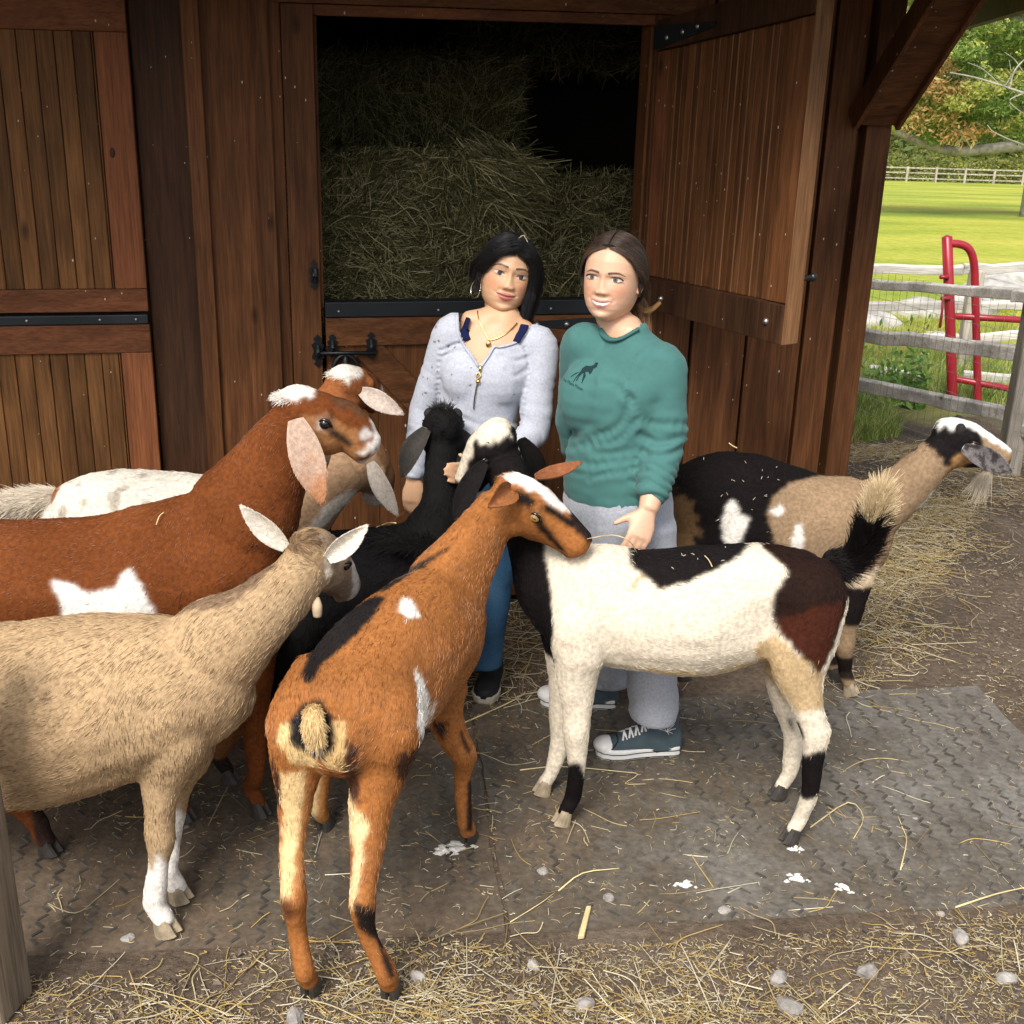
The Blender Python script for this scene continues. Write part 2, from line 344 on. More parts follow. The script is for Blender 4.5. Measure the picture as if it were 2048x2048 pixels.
# strap hinge on the lower door
hg = MB(); a = [wp(0.05, 0.0255, 1.145), wp(0.45, 0.0255, 1.12), wp(0.45, 0.0255, 1.185), wp(0.05, 0.0255, 1.165)]
hg.hexa([q - NV * 0.005 for q in a] + [q for q in a]).build('strap_hinge', m_black, hd)
for s in (0.07, 0.183, 0.33): MB().add(*ball(wp(s, 0.026, 1.154), 0.011, axes=None)).build('bolt', m_bolt, hd, smooth=True)
# slide bolt, keepers, hasp and a horseshoe
def spade(s, z, h, wd, n=0.024, parent=hd):
    m = MB(); pr = [(0, h / 2), (wd * 0.35, h * 0.38), (wd * 0.15, h * 0.3), (wd * 0.5, h * 0.2), (wd * 0.32, 0), (wd * 0.5, -h * 0.2), (wd * 0.15, -h * 0.3), (wd * 0.35, -h * 0.38), (0, -h / 2)]
    pr = pr + [(-a_, b_) for a_, b_ in pr[-2:0:-1]]; n_ = len(pr)
    vv = [wp(s + a_, n, z + b_) for a_, b_ in pr] + [wp(s + a_, n + 0.006, z + b_) for a_, b_ in pr]
    m.add(vv, [tuple(range(n_))[::-1], tuple(range(n_, 2 * n_))] + [(i, (i + 1) % n_, n_ + (i + 1) % n_, n_ + i) for i in range(n_)])
    m.add(*tube([wp(s, n + 0.01, z + 0.02), wp(s, n + 0.022, z), wp(s, n + 0.01, z - 0.02)], 0.008, sub=3))
    return m.build('bolt_keeper', m_iron, parent)
spade(-0.738, 1.07, 0.12, 0.045, 0.0245, barn); spade(-0.685, 1.085, 0.09, 0.04, 0.0205); spade(-0.545, 1.085, 0.1, 0.042, 0.0205)
MB().add(*tube([wp(-0.745, 0.036, 1.064), wp(-0.53, 0.036, 1.062)], 0.0075, sub=1)).build('slide_bolt', m_iron, hd, smooth=True)
hu = [wp(-0.64 + 0.045 * math.sin(a) * (1.0 - 0.12 * math.cos(a)), 0.03, 1.0 + 0.055 * math.cos(a)) for a in np.linspace(-2.6, 2.6, 15)]
MB().add(*tube(hu, 0.009, sub=2, n=8)).build('horseshoe', m_iron, hd, smooth=True)
MB().add(*tube([wp(-0.64, 0.03, 1.05), wp(-0.64, 0.034, 1.01), wp(-0.645, 0.03, 0.96)], [0.008, 0.014, 0.005], sub=3)).build('door_pull', m_iron, hd, smooth=True)
spade(-0.744, 1.345, 0.105, 0.036, 0.0245, barn)
MB().add(*tube([wp(-0.74, 0.045, 1.37), wp(-0.738, 0.05, 1.345), wp(-0.74, 0.045, 1.32)], 0.007, sub=3)).build('hasp', m_iron, barn)
# ---- upper hay door, swung open
A0 = wp(0.47, 0.045, 0); B0 = np.array([0.868, 3.98, 0]); DV = unit(B0 - A0); DN = unit(np.cross(ZV, DV)) * 1.0
if np.dot(DN, C0 - A0) < 0: DN = -DN
DL = np.linalg.norm(B0 - A0)
def dz(t, q):   # door heights: t along the door, q 0 bottom..1 top
    return (1.222 + 0.02 * t) * (1 - q) + (2.215 + 0.135 * t) * q
def dp(t, n, q): p = A0 + DV * (t * DL) + DN * n; p[2] = dz(t, q); return p
od = empty('open_hay_door', parent=barn)
def dboard(name, t0, t1, q0, q1, n0, n1, m, parent=od, bevel=0.003):
    return MB().hexa([dp(t0, n0, q0), dp(t1, n0, q0), dp(t1, n1, q0), dp(t0, n1, q0), dp(t0, n0, q1), dp(t1, n0, q1), dp(t1, n1, q1), dp(t0, n1, q1)]).build(name, m, parent, bevel=bevel)
dboard('door_panel', 0, 1, 0.0, 1, -0.02, -0.048, m_wall)
dboard('door_edge', 1.0005, 1.004, 0.001, 0.999, 0.018, -0.05, m_raw)
N = 19
for i in range(N):
    t0 = 0.085 + (0.86 - 0.085) * i / N; t1 = 0.085 + (0.86 - 0.085) * (i + 1) / N
    dboard('bead_plank', t0 + 0.004, t1 - 0.001, 0.118, 0.9, -0.005 - 0.001 * (i % 2), -0.0195, m_wall, od, bevel=0.002)
    dboard('bead_strip', t0 + 0.0003, t0 + 0.0035, 0.118, 0.9, -0.004, -0.0195, m_raw if i % 3 else m_bead, od, bevel=0)
dboard('stile', 0.0, 0.083, 0.119, 0.899, 0.006, -0.0195, m_stile); dboard('stile', 0.865, 1.0, 0.119, 0.899, 0.006, -0.0195, m_wall)
dboard('rail', 0, 1.0, 0.0, 0.117, 0.02, -0.0195, m_dark); dboard('rail', 0, 1.0, 0.901, 1.0, 0.02, -0.0195, m_dark)
for t, q in ((0.09, 0.935), (0.2, 0.94), (0.3, 0.945), (0.17, 0.05), (0.9, 0.06)):
    MB().add(*ball(dp(t, 0.021, q), 0.011)).build('bolt', m_bolt, od, smooth=True)
a = [dp(0.0, 0.022, 0.905), dp(0.42, 0.022, 0.93), dp(0.42, 0.022, 0.945), dp(0.0, 0.022, 0.985)]
MB().hexa(a + [q + DN * 0.005 for q in a]).build('strap_hinge', m_black, od)
MB().add(*tube([dp(0.985, -0.05, 0.19) + DN * 0.0, dp(0.985, -0.09, 0.19)], 0.009, sub=1)).add(*ball(dp(0.985, -0.1, 0.19), 0.014)).build('latch_knob', m_iron, od)
spade(0.42, 2.31, 0.07, 0.045, 0.0265, barn)
MB().add(*ball(wp(0.42, 0.035, 2.31), 0.01)).build('bolt', m_bolt, barn)

# ------------------------------------------------------------------ hay bales in the dark room
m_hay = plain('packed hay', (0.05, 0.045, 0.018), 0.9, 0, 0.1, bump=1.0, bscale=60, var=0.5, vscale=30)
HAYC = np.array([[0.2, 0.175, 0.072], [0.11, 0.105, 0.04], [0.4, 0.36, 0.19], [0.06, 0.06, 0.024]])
def bale(s0, s1, n0, n1, z0, z1, label, count, flop=0):
    bm = MB(); K = 9; V = []; F = []
    o = MB().box(wp(s0, n0, z0), WV * (s1 - s0), -NV * (n0 - n1), ZV * (z1 - z0)).build('hay_bale', m_hay, None, bevel=0.04, label=label, cat='hay bale', group='hay bales stacked inside the barn')
    r = np.random.default_rng(int((s0 + 9) * 1000 + z0 * 77)); n = count
    face = r.random(n); s = s0 + r.random(n) * (s1 - s0); z = z0 + r.random(n) * (z1 - z0); d = np.full(n, n0)
    tp = face > 0.8; z[tp] = z1 - 0.005; d[tp] = n0 - r.random(tp.sum()) ** 2 * (n0 - n1)
    rt = (face > 0.72) & ~tp; s[rt] = np.where(r.random(rt.sum()) < 0.75, s1, s0); d[rt] = n0 - r.random(rt.sum()) * (n0 - n1)
    c = vnoise(np.column_stack([s, z, d]), 5, 3); ang = c * 2.2 + r.normal(0, 0.75, n) + 0.9
    ln = r.uniform(0.05, 0.17, n); P0 = W0 + WV * s[:, None] + NV * d[:, None] + ZV * z[:, None]
    dr = WV * np.cos(ang)[:, None] + ZV * np.sin(ang)[:, None]; out = NV * r.normal(0.25, 0.3, n)[:, None]
    dr[tp] = WV * np.cos(ang[tp])[:, None] + NV * np.sin(ang[tp])[:, None] + ZV * 0.25
    if flop:
        fl = (s > s1 - 0.18) & (z > z1 - 0.2); dr[fl] = WV * r.uniform(0.5, 1.2, fl.sum())[:, None] - ZV * r.uniform(-0.3, 0.9, fl.sum())[:, None]; ln[fl] *= 1.8
    t = np.linspace(-0.5, 0.5, 4)[None, :, None]
    pts = P0[:, None] + (dr[:, None] * t + out[:, None] * (t + 0.5) * 0.6 + r.normal(0, 0.05, (n, 4, 3))) * ln[:, None, None] + NV * 0.008
    cc = HAYC[r.integers(0, 4, n)] * r.uniform(0.6, 1.25, (n, 1))
    strands('hay_stalks', pts, r.uniform(0.0009, 0.0021, n), cc, m_strand, o, taper=0.7)
    return o
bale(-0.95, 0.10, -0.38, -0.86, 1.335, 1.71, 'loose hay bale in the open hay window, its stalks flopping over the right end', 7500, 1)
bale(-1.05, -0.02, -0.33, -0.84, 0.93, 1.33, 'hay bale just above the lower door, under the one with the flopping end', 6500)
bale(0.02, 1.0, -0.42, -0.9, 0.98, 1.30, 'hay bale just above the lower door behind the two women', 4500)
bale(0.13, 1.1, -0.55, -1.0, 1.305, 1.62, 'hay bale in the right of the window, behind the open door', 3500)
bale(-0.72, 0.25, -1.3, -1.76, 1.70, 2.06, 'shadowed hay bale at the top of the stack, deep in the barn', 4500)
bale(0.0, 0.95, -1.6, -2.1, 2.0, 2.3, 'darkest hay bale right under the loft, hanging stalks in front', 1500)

# ------------------------------------------------------------------ terrain
def terrain(x, y):
    x = np.asarray(x, float); y = np.asarray(y, float)
    z = np.where(y < 6.4, 0, -0.055 * (np.minimum(y, 10) - 6.4)) - 0.083 * np.clip(y - 10, 0, 108)
    z = z + 0.06 * np.clip(y - 121, 0, 400)
    return z - 0.0 * x
ys = np.concatenate([np.arange(-3, 10, 0.25), np.arange(10, 130, 2.5), np.arange(130, 700, 30)])
xs = np.concatenate([np.arange(-400, -12, 30), np.arange(-12, 14, 0.5), np.arange(14, 420, 20)])
X, Yg = np.meshgrid(xs, ys); Z = terrain(X, Yg)
nx = len(xs); ny = len(ys)
gm = MB(); gm.v = list(zip(X.ravel().tolist(), Yg.ravel().tolist(), Z.ravel().tolist()))
gm.f = [(j * nx + i, j * nx + i + 1, (j + 1) * nx + i + 1, (j + 1) * nx + i) for j in range(ny - 1) for i in range(nx - 1)]
m, t, b = mat('dirt and field'); L = t.links.new
tc = nd(t, 'ShaderNodeTexCoord'); sx = nd(t, 'ShaderNodeSeparateXYZ'); L(tc.outputs['Object'], sx.inputs[0])
n1 = nd(t, 'ShaderNodeTexNoise', inp={'Scale': 2.2, 'Detail': 8, 'Roughness': 0.7}); L(tc.outputs['Object'], n1.inputs[0])
n2 = nd(t, 'ShaderNodeTexNoise', inp={'Scale': 45.0, 'Detail': 6, 'Roughness': 0.7}); L(tc.outputs['Object'], n2.inputs[0])
dirt = ramp(t, n1.outputs[0], [(0.3, (0.07, 0.05, 0.034)), (0.55, (0.145, 0.108, 0.077)), (0.75, (0.22, 0.175, 0.13))])
d2 = nd(t, 'ShaderNodeMix', data_type='RGBA', blend_type='MULTIPLY', inp={0: 0.9}); L(dirt, d2.inputs[6]); L(ramp(t, n2.outputs[0], [(0.3, (0.45,) * 3), (0.7, (1.35,) * 3)]), d2.inputs[7])
n3 = nd(t, 'ShaderNodeTexNoise', inp={'Scale': 0.5, 'Detail': 6}); mp = nd(t, 'ShaderNodeMapping'); mp.inputs['Scale'].default_value = (0.25, 0.5, 1); L(tc.outputs['Object'], mp.inputs[0]); L(mp.outputs[0], n3.inputs[0])
n4 = nd(t, 'ShaderNodeTexNoise', inp={'Scale': 5.0, 'Detail': 8, 'Roughness': 0.75}); mp4 = nd(t, 'ShaderNodeMapping'); mp4.inputs['Scale'].default_value = (1, 1, 1); L(tc.outputs['Object'], mp4.inputs[0]); L(mp4.outputs[0], n4.inputs[0])
gr = ramp(t, n3.outputs[0], [(0.35, (0.2, 0.28, 0.03)), (0.5, (0.35, 0.39, 0.045)), (0.68, (0.5, 0.47, 0.08))])
g2 = nd(t, 'ShaderNodeMix', data_type='RGBA', blend_type='MULTIPLY', inp={0: 0.8}); L(gr, g2.inputs[6]); L(ramp(t, n4.outputs[0], [(0.3, (0.55,) * 3), (0.7, (1.3,) * 3)]), g2.inputs[7])
ma = nd(t, 'ShaderNodeMath', operation='MULTIPLY_ADD', inp={1: 2.2}); L(n1.outputs[0], ma.inputs[0]); ad = nd(t, 'ShaderNodeMath', operation='ADD', inp={1: -8.6}); L(sx.outputs[1], ad.inputs[0]); L(ad.outputs[0], ma.inputs[2])
mk = nd(t, 'ShaderNodeMapRange', inp={1: 0.0, 2: 1.2}); L(ma.outputs[0], mk.inputs[0])
mx = nd(t, 'ShaderNodeMix', data_type='RGBA'); L(mk.outputs[0], mx.inputs[0]); L(d2.outputs[2], mx.inputs[6]); L(g2.outputs[2], mx.inputs[7])
L(mx.outputs[2], b.inputs['Base Color']); b.inputs['Roughness'].default_value = 0.85; b.inputs['Specular IOR Level'].default_value = 0.25
bp = nd(t, 'ShaderNodeBump', inp={'Strength': 1.0, 'Distance': 0.012}); L(n2.outputs[0], bp.inputs['Height']); L(bp.outputs[0], b.inputs['Normal'])
gm.build('ground', m, None, smooth=True, kind='structure')

# ------------------------------------------------------------------ rubber mats with a raised tread
m, t, b = mat('rubber mat'); L = t.links.new
tc = nd(t, 'ShaderNodeTexCoord')
n1 = nd(t, 'ShaderNodeTexNoise', inp={'Scale': 2.6, 'Detail': 9, 'Roughness': 0.68}); L(tc.outputs['Object'], n1.inputs[0])
n2 = nd(t, 'ShaderNodeTexNoise', inp={'Scale': 60.0, 'Detail': 5}); L(tc.outputs['Object'], n2.inputs[0])
sx = nd(t, 'ShaderNodeSeparateXYZ'); L(tc.outputs['Object'], sx.inputs[0])
sh = nd(t, 'ShaderNodeMath', operation='MULTIPLY_ADD', inp={1: 0.11, 2: -0.03}); L(sx.outputs[0], sh.inputs[0])
ad = nd(t, 'ShaderNodeMath', operation='SUBTRACT'); L(n1.outputs[0], ad.inputs[0]); L(sh.outputs[0], ad.inputs[1])
c = ramp(t, ad.outputs[0], [(0.28, (0.17, 0.157, 0.138)), (0.42, (0.122, 0.107, 0.087)), (0.52, (0.1, 0.08, 0.058)), (0.66, (0.135, 0.1, 0.07))])
mu = nd(t, 'ShaderNodeMix', data_type='RGBA', blend_type='MULTIPLY', inp={0: 0.8}); L(c, mu.inputs[6]); L(ramp(t, n2.outputs[0], [(0.3, (0.6,) * 3), (0.7, (1.25,) * 3)]), mu.inputs[7])
L(mu.outputs[2], b.inputs['Base Color']); b.inputs['Roughness'].default_value = 0.62; b.inputs['Specular IOR Level'].default_value = 0.4
bp = nd(t, 'ShaderNodeBump', inp={'Strength': 0.6, 'Distance': 0.004}); L(n2.outputs[0], bp.inputs['Height']); L(bp.outputs[0], b.inputs['Normal'])
m_mat = m
m_tread = plain('worn tread', (0.078, 0.07, 0.059), 0.6, 0, 0.3, var=0.5, vscale=6)
def rubber_mat(corner, ang, lx, ly, label, step=0.062):
    ax = np.array([math.cos(ang), math.sin(ang), 0]); ay = np.array([-math.sin(ang), math.cos(ang), 0]); o = np.array([corner[0], corner[1], 0.001])
    r_ = np.random.default_rng(int(lx * 100)); P_ = []
    for (p, q, k) in ((o, ax, lx), (o + ax * lx, ay, ly), (o + ax * lx + ay * ly, -ax, lx), (o + ay * ly, -ay, ly)):
        nn = np.array([q[1], -q[0], 0])
        for i in range(24): P_.append(p + q * k * i / 24 + nn * r_.normal(0, 0.004))
    n_ = len(P_); mb = MB().add(P_ + [p + ZV * 0.006 for p in P_], [tuple(range(n_, 2 * n_))] + [(i, (i + 1) % n_, n_ + (i + 1) % n_, n_ + i) for i in range(n_)])
    mo = mb.build('rubber_mat', m_mat, None, label=label, cat='rubber mat')
    tb = MB(); nx_, ny_ = int(lx / step), int(ly / step)
    for i in range(nx_):
        for j in range(ny_):
            for s_ in (0, 1):
                c_ = o + ax * (i + 0.5 + 0.0 * s_) * step + ay * (j + 0.25 + 0.5 * s_) * step + ZV * 0.0055
                e = (ax + ay) if (s_ == 0) else (ax - ay); e = unit(e); f_ = np.cross(ZV, e)
                k_ = vnoise(np.array([c_]), 3.1, 6)[0] * .8 + vnoise(np.array([c_]), 9, 7)[0] * .5
                if r_.random() < .3 - .75 * k_: continue
                l_ = 0.0165 * r_.uniform(0.85, 1.1); w_ = 0.0045; h_ = 0.006 * r_.uniform(0.35, 1)
                q_ = [c_ - e * l_ - f_ * w_, c_ + e * l_ - f_ * w_, c_ + e * l_ + f_ * w_, c_ - e * l_ + f_ * w_]
                tb.add(q_ + [c_ + (a_ - c_) * 0.8 + ZV * h_ for a_ in q_], [(4, 5, 6, 7), (0, 1, 5, 4), (1, 2, 6, 5), (2, 3, 7, 6), (3, 0, 4, 7)])
    tb.build('tread', m_tread, mo, kind='stuff')
    return mo
A = gnd(1022, 1868); B = gnd(1885, 1818); an = math.atan2(B[1] - A[1], B[0] - A[0])
rubber_mat(A, an, 1.83, 1.17, 'grey rubber mat with raised herringbone tread under the piebald goat')
A2 = A - np.array([math.cos(an), math.sin(an), 0]) * 1.535 + np.array([-math.sin(an), math.cos(an), 0]) * 0.02
rubber_mat(A2, an - 0.01, 1.52, 1.1, 'dirt covered rubber mat under the tan goat and the brown goat')

# ------------------------------------------------------------------ loose straw, chaff, stones
STRAW = np.array([[0.46, 0.36, 0.17], [0.52, 0.44, 0.27], [0.3, 0.22, 0.11], [0.6, 0.54, 0.4], [0.42, 0.29, 0.1]])
def straw(name, P0, lmin, lmax, rad, lift=0.008, kink=0.35, seed=0, cols=STRAW, bright=1.0):
    r_ = np.random.default_rng(seed); n = len(P0); a = r_.uniform(0, 2 * math.pi, n); ln = r_.uniform(lmin, lmax, n) * r_.uniform(0.4, 1, n)
    a2 = a + r_.normal(0, kink, n) * (r_.random(n) < 0.6); a3 = a2 + r_.normal(0, kink * 1.5, n) * (r_.random(n) < 0.35)
    d = [np.column_stack([np.cos(q), np.sin(q), r_.normal(0, 0.06, n)]) for q in (a, a2, a3)]
    p0 = P0 + np.column_stack([np.zeros(n), np.zeros(n), 0.006 + r_.random(n) ** 2 * lift])
    p1 = p0 + d[0] * ln[:, None] / 3; p2 = p1 + d[1] * ln[:, None] / 3; p3 = p2 + d[2] * ln[:, None] / 3
    pts = np.stack([p0, p1, p2, p3], 1); pts[:, :, 2] = np.maximum(pts[:, :, 2], P0[:, 2:3] + 0.004)
    return strands(name, pts, r_.uniform(*rad, n), cols[r_.integers(0, len(cols), n)] * r_.uniform(0.65, 1.1, (n, 1)) * bright, m_strand, None, taper=0.75, kind='stuff')
def scatter(poly, n, seed, thin=True):
    r_ = np.random.default_rng(seed); w_ = np.array([gnd(*q)[:2] for q in poly]); out = np.empty((0, 2))
    lo, hi = w_.min(0), w_.max(0)
    while len(out) < n:
        q = lo + r_.random((n * 2, 2)) * (hi - lo); q = q[inpoly(q[:, 0], q[:, 1], w_)]; q = q[vnoise(np.column_stack([q, q[:, :1] * 0]), 3.2, 4) * .7 + vnoise(np.column_stack([q, q[:, :1] * 0]), 9.0, 5) * .5 > r_.uniform(-1.0, .55, len(q))] if thin else q; out = np.vstack([out, q])
    out = out[:n]; return np.column_stack([out, terrain(out[:, 0], out[:, 1])])
front = [(40, 1960), (330, 1960), (560, 1880), (900, 1885), (1050, 1900), (1500, 1880), (2048, 1830), (2200, 2200), (-100, 2200)]
heap = [(560, 1960), (800, 1950), (1000, 1990), (1500, 2000), (1700, 2048), (1500, 2150), (300, 2150), (200, 2048)]
side = [(1640, 890), (1800, 890), (1980, 930), (2048, 960), (2048, 1000), (1900, 1060), (1860, 1180), (1900, 1300), (1700, 1400), (1640, 1380), (1620, 1200)]
sideh = [(1690, 985), (1930, 1000), (1960, 1080), (1850, 1180), (1790, 1280), (1700, 1290)]
mid = [(100, 1600), (600, 1500), (1000, 1400), (1640, 1390), (2048, 1400), (2048, 1820), (1000, 1870), (100, 1950)]
wallb = [(850, 1180), (1100, 1150), (1100, 1400), (900, 1420), (850, 1350)]
right = [(1700, 930), (2048, 930), (2048, 1440), (1850, 1400), (1700, 1400)]
far = [(1690, 880), (2048, 880), (2048, 930), (1690, 905)]
Pst = np.vstack([scatter(front, 300, 1), scatter(heap, 300, 2), scatter(side, 650, 3), scatter(sideh, 550, 4), scatter(mid, 200, 5), scatter(wallb, 380, 6), scatter(far, 700, 61), scatter(right, 130, 63)])
straw('loose_straw', Pst, 0.06, 0.3, (0.0007, 0.0018), seed=11, kink=0.5)
Pch = np.vstack([scatter(front, 7500, 7), scatter(heap, 2200, 8), scatter(side, 6000, 9), scatter(sideh, 6000, 92), scatter(mid, 2600, 10), scatter(wallb, 900, 12), scatter(far, 2500, 62), scatter(right, 1800, 64)])
straw('chaff', Pch, 0.008, 0.045, (0.0004, 0.0012), seed=12, kink=0.9)
# long single stalks seen one by one
def stalk(pix, r_=0.0018, c=(0.62, 0.5, 0.26), label=None):
    p = np.array([gnd(*q) + ZV * (0.009 + 0.004 * (i % 2)) for i, q in enumerate(pix)]); p = catmull(p, 3)
    mb = MB().add(*tube(p, [r_ * (1 - 0.5 * k / len(p)) for k in range(len(p))], n=5, sub=1))
    return mb.build('straw_stalk', bpy.data.materials.get('single stalk') or plain('single stalk', c, 0.55, 0, 0.3, var=0.25, vscale=20), None, smooth=True, label=label, cat='straw stalk')
stalk([(1380, 1700), (1440, 1650), (1475, 1625), (1500, 1690), (1520, 1710)][1:], label='bent straw stalk beside the front hoof of the piebald goat') if 0 else None
stalk([(1620, 1660), (1695, 1612), (1726, 1640), (1706, 1685)], 0.0022, label='kinked straw stalk lying on the mat right of the black spotted hind hoof')
stalk([(1117, 1787), (1165, 1754), (1238, 1742)], 0.0026, label='curved straw stalk on the dirty lower edge of the mat')
stalk([(1910, 1820), (1990, 1796), (2060, 1778)], 0.003, label='long straight straw stalk at the right edge on the mat border')
stalk([(1800, 1745), (1812, 1690), (1804, 1660), (1795, 1640)], 0.0022, label='thin wavy stalk on the clean part of the mat')
stalk([(1040, 1545), (1120, 1540), (1240, 1548), (1275, 1556), (1250, 1572), (1290, 1575)], 0.002, label='zigzag stalk behind the front hooves of the piebald goat')
stalk([(905, 1460), (990, 1425), (1040, 1398), (1050, 1390)], 0.003, label='thick stalk behind the walking brown goat, before the black trainer')
stalk([(1020, 1850), (1080, 1815), (1110, 1790)], 0.0016, label='fine stalk crossing the seam of the two mats')
cr = MB(); q = [gnd(1155, 1884), gnd(1168, 1882), gnd(1182, 1823), gnd(1172, 1823)]
cr.hexa([a_ + ZV * 0.006 for a_ in q] + [a_ + ZV * 0.02 for a_ in q]).build('wood_chip', plain('pale wood chip', (0.62, 0.5, 0.26), 0.7, var=0.2, bump=0.4), None, bevel=0.003, label='pale split wood chip standing out on the dark dirt', cat='wood chip')
m_stone = plain('grey stone', (0.28, 0.26, 0.24), 0.85, 0, 0.3, bump=0.9, bscale=60, var=0.45, vscale=25)
m_boul = plain('pale boulder', (0.38, 0.365, 0.34), 0.9, 0, 0.2, bump=0.9, bscale=14, var=0.4, vscale=5)
def stone(px, py, r_, sd, label=None, grp='stones lying in the straw', z=0.0, name='stone', sq=0.6, p=None):
    g_ = np.random.default_rng(sd); v, f = ball((0, 0, 0), 1, 12, 8); v = np.array(v)
    v *= (1 + 0.28 * vnoise(v, 1.3, sd) + 0.1 * vnoise(v, 3.4, sd + 1))[:, None]; v *= np.array([r_, r_ * g_.uniform(0.6, 0.9), r_ * sq])
    a_ = g_.uniform(0, 6.28); c_, s_ = math.cos(a_), math.sin(a_); v = v @ np.array([[c_, s_, 0], [-s_, c_, 0], [0, 0, 1]])
    P_ = gnd(px, py) if p is None else np.asarray(p, float); v = v + P_ + ZV * r_ * sq * 0.45
    return MB().add(v, f).build(name, m_boul if name == 'boulder' else m_stone, None, label=label, cat='stone', group=grp)
for i, (px, py, r_, lb) in enumerate(((837, 1957, 0.022, 'grey stone right of the right hind hoof of the brown goat'), (257, 1880, 0.019, 'small grey stone before the white sock of the tan goat'), (1170, 2012, 0.026, 'flat grey stone at the bottom among straw, left of centre'), (1735, 1948, 0.03, 'pale angular stone at the lower right in the straw'),
        (1065, 1935, 0.02, 'small stone below the wood chip'), (1880, 1830, 0.012, 'tiny stone on the right mat edge'), (1575, 2018, 0.034, 'largest stone of the bottom straw heap, right of centre'), (1555, 1962, 0.03, 'brown clod just above the largest stone'), (1920, 1880, 0.028, 'pale flat stone at the right above the corner'), (2010, 1962, 0.03, 'grey stone nearest the lower right corner'),
        (1085, 1748, 0.018, 'stone lying on the mat just right of the seam'), (1216, 1800, 0.017, 'dark stone on the mat above the wood chip'), (1830, 1640, 0.011, 'tiny black dropping on the clean mat'), (1450, 1825, 0.02, 'dark flat clod at the middle of the front mat edge'), (590, 2040, 0.03, 'grey stone at the bottom edge below the left hind hoof'))):
    stone(px, py, r_, 30 + i, lb)
# white droppings on the mat
m_drop = plain('white dropping', (0.62, 0.6, 0.56), 0.9, var=0.35, vscale=60, bump=0.6)
for i, (px, py, r_, lb) in enumerate(((900, 1702, 0.055, 'white smear on the mat under the front hoof of the brown goat'), (1367, 1775, 0.03, 'white spatter on the mat left of the other two'), (1590, 1760, 0.032, 'white spatter below the spotted hind hoof'), (1680, 1780, 0.03, 'rightmost white spatter on the mat'), (1590, 1702, 0.022, 'white crumbs right under the spotted hind hoof'))):
    g_ = np.random.default_rng(i); dm = MB(); P_ = gnd(px, py) + ZV * 0.0068
    for k in range(16):
        c_ = P_ + np.array([g_.normal(0, r_ * 0.42), g_.normal(0, r_ * 0.24), 0]); rr = r_ * g_.uniform(0.15, 0.42); n_ = 11
        ring = [c_ + np.array([rr * math.cos(a_) * g_.uniform(0.6, 1.2), rr * 0.7 * math.sin(a_) * g_.uniform(0.6, 1.2), 0]) for a_ in np.linspace(0, 6.283, n_, endpoint=False)]
        dm.add([c_ + ZV * 0.004 + ZV * 0.0003 * k] + ring, [(0, 1 + j, 1 + (j + 1) % n_) for j in range(n_)])
    dm.build('dropping', m_drop, None, label=lb, cat='dropping')
# small grit and clods
gp = np.vstack([scatter(front, 3000, 21), scatter(side, 1200, 22), scatter(mid, 900, 23), scatter([(1860, 960), (2048, 1000), (2048, 1400), (1900, 1300)], 1800, 24)])
gv = []; gf = []; g_ = np.random.default_rng(5)
tet = np.array([[1, 0, -0.3], [-0.5, 0.87, -0.3], [-0.5, -0.87, -0.3], [0, 0, 0.6], [0.6, 0.5, 0.3]])
for p in gp:
    s_ = g_.uniform(0.002, 0.008) * (2.0 if g_.random() < 0.05 else 1); a_ = g_.uniform(0, 6.28); c_, q_ = math.cos(a_), math.sin(a_)
    v = tet * s_ @ np.array([[c_, q_, 0], [-q_, c_, 0], [0, 0, 1]]) + p + ZV * (0.003 + s_ * 0.3); k = len(gv); gv += v.tolist(); gf += [(k, k + 4, k + 3), (k, k + 1, k + 4), (k + 1, k + 3, k + 4), (k + 1, k + 2, k + 3), (k + 2, k, k + 3)]
MB().add(gv, gf).build('grit', plain('clods', (0.13, 0.1, 0.075), 0.9, var=0.6, vscale=30), None, kind='stuff')
# wooden post at the lower left
po = MB(); q = [gnd(-40, 2052), gnd(56, 2040)]
pa = np.array([-1.225, 2.27, 0]); po.box(pa + np.array([-0.02, 0.0, 0]), (0.115, -0.03, 0), (0.03, 0.115, 0), (-0.012, 0, 1.0)).build('post', wood('brown grey post wood', (0.13, 0.1, 0.07), (0.3, 0.24, 0.18), 'z'), None, bevel=0.01, label='weathered square wooden post at the lower left edge', cat='post')
# ------------------------------------------------------------------ split rail fence with wire, nearest
def px_rail(fen, a, b, Ya, Yb, h, name='rail', m=None, depth=0.06, sag=0.0, seed=0):
    pa, pb = at(*a, Ya), at(*b, Yb); d = unit(pb - pa); g_ = np.random.default_rng(seed); K = 9
    nn = unit(np.cross(d, ZV)); ts = np.linspace(0, 1, K)
    pts = [pa + (pb - pa) * t_ + ZV * (g_.normal(0, 0.0035) - sag * math.sin(math.pi * t_)) for t_ in ts]
    mb = MB(); v = []; f = []
    for p in pts:
        hh = h * g_.uniform(0.88, 1.08) / 2; dd = depth * g_.uniform(0.85, 1.1) / 2
        v += [p - nn * dd - ZV * hh * 0.8, p + nn * dd * 0.9 - ZV * hh, p + nn * dd + ZV * hh * 0.7, p + ZV * hh - nn * dd * 0.2, p - nn * dd + ZV * hh * 0.6]
    for i in range(K - 1):
        for j in range(5): f.append((i * 5 + j, i * 5 + (j + 1) % 5, (i + 1) * 5 + (j + 1) % 5, (i + 1) * 5 + j))
    f += [tuple(range(5))[::-1], tuple(range((K - 1) * 5, K * 5))]
    return mb.add(v, f).build(name, m or m_grey, fen, bevel=0.006)
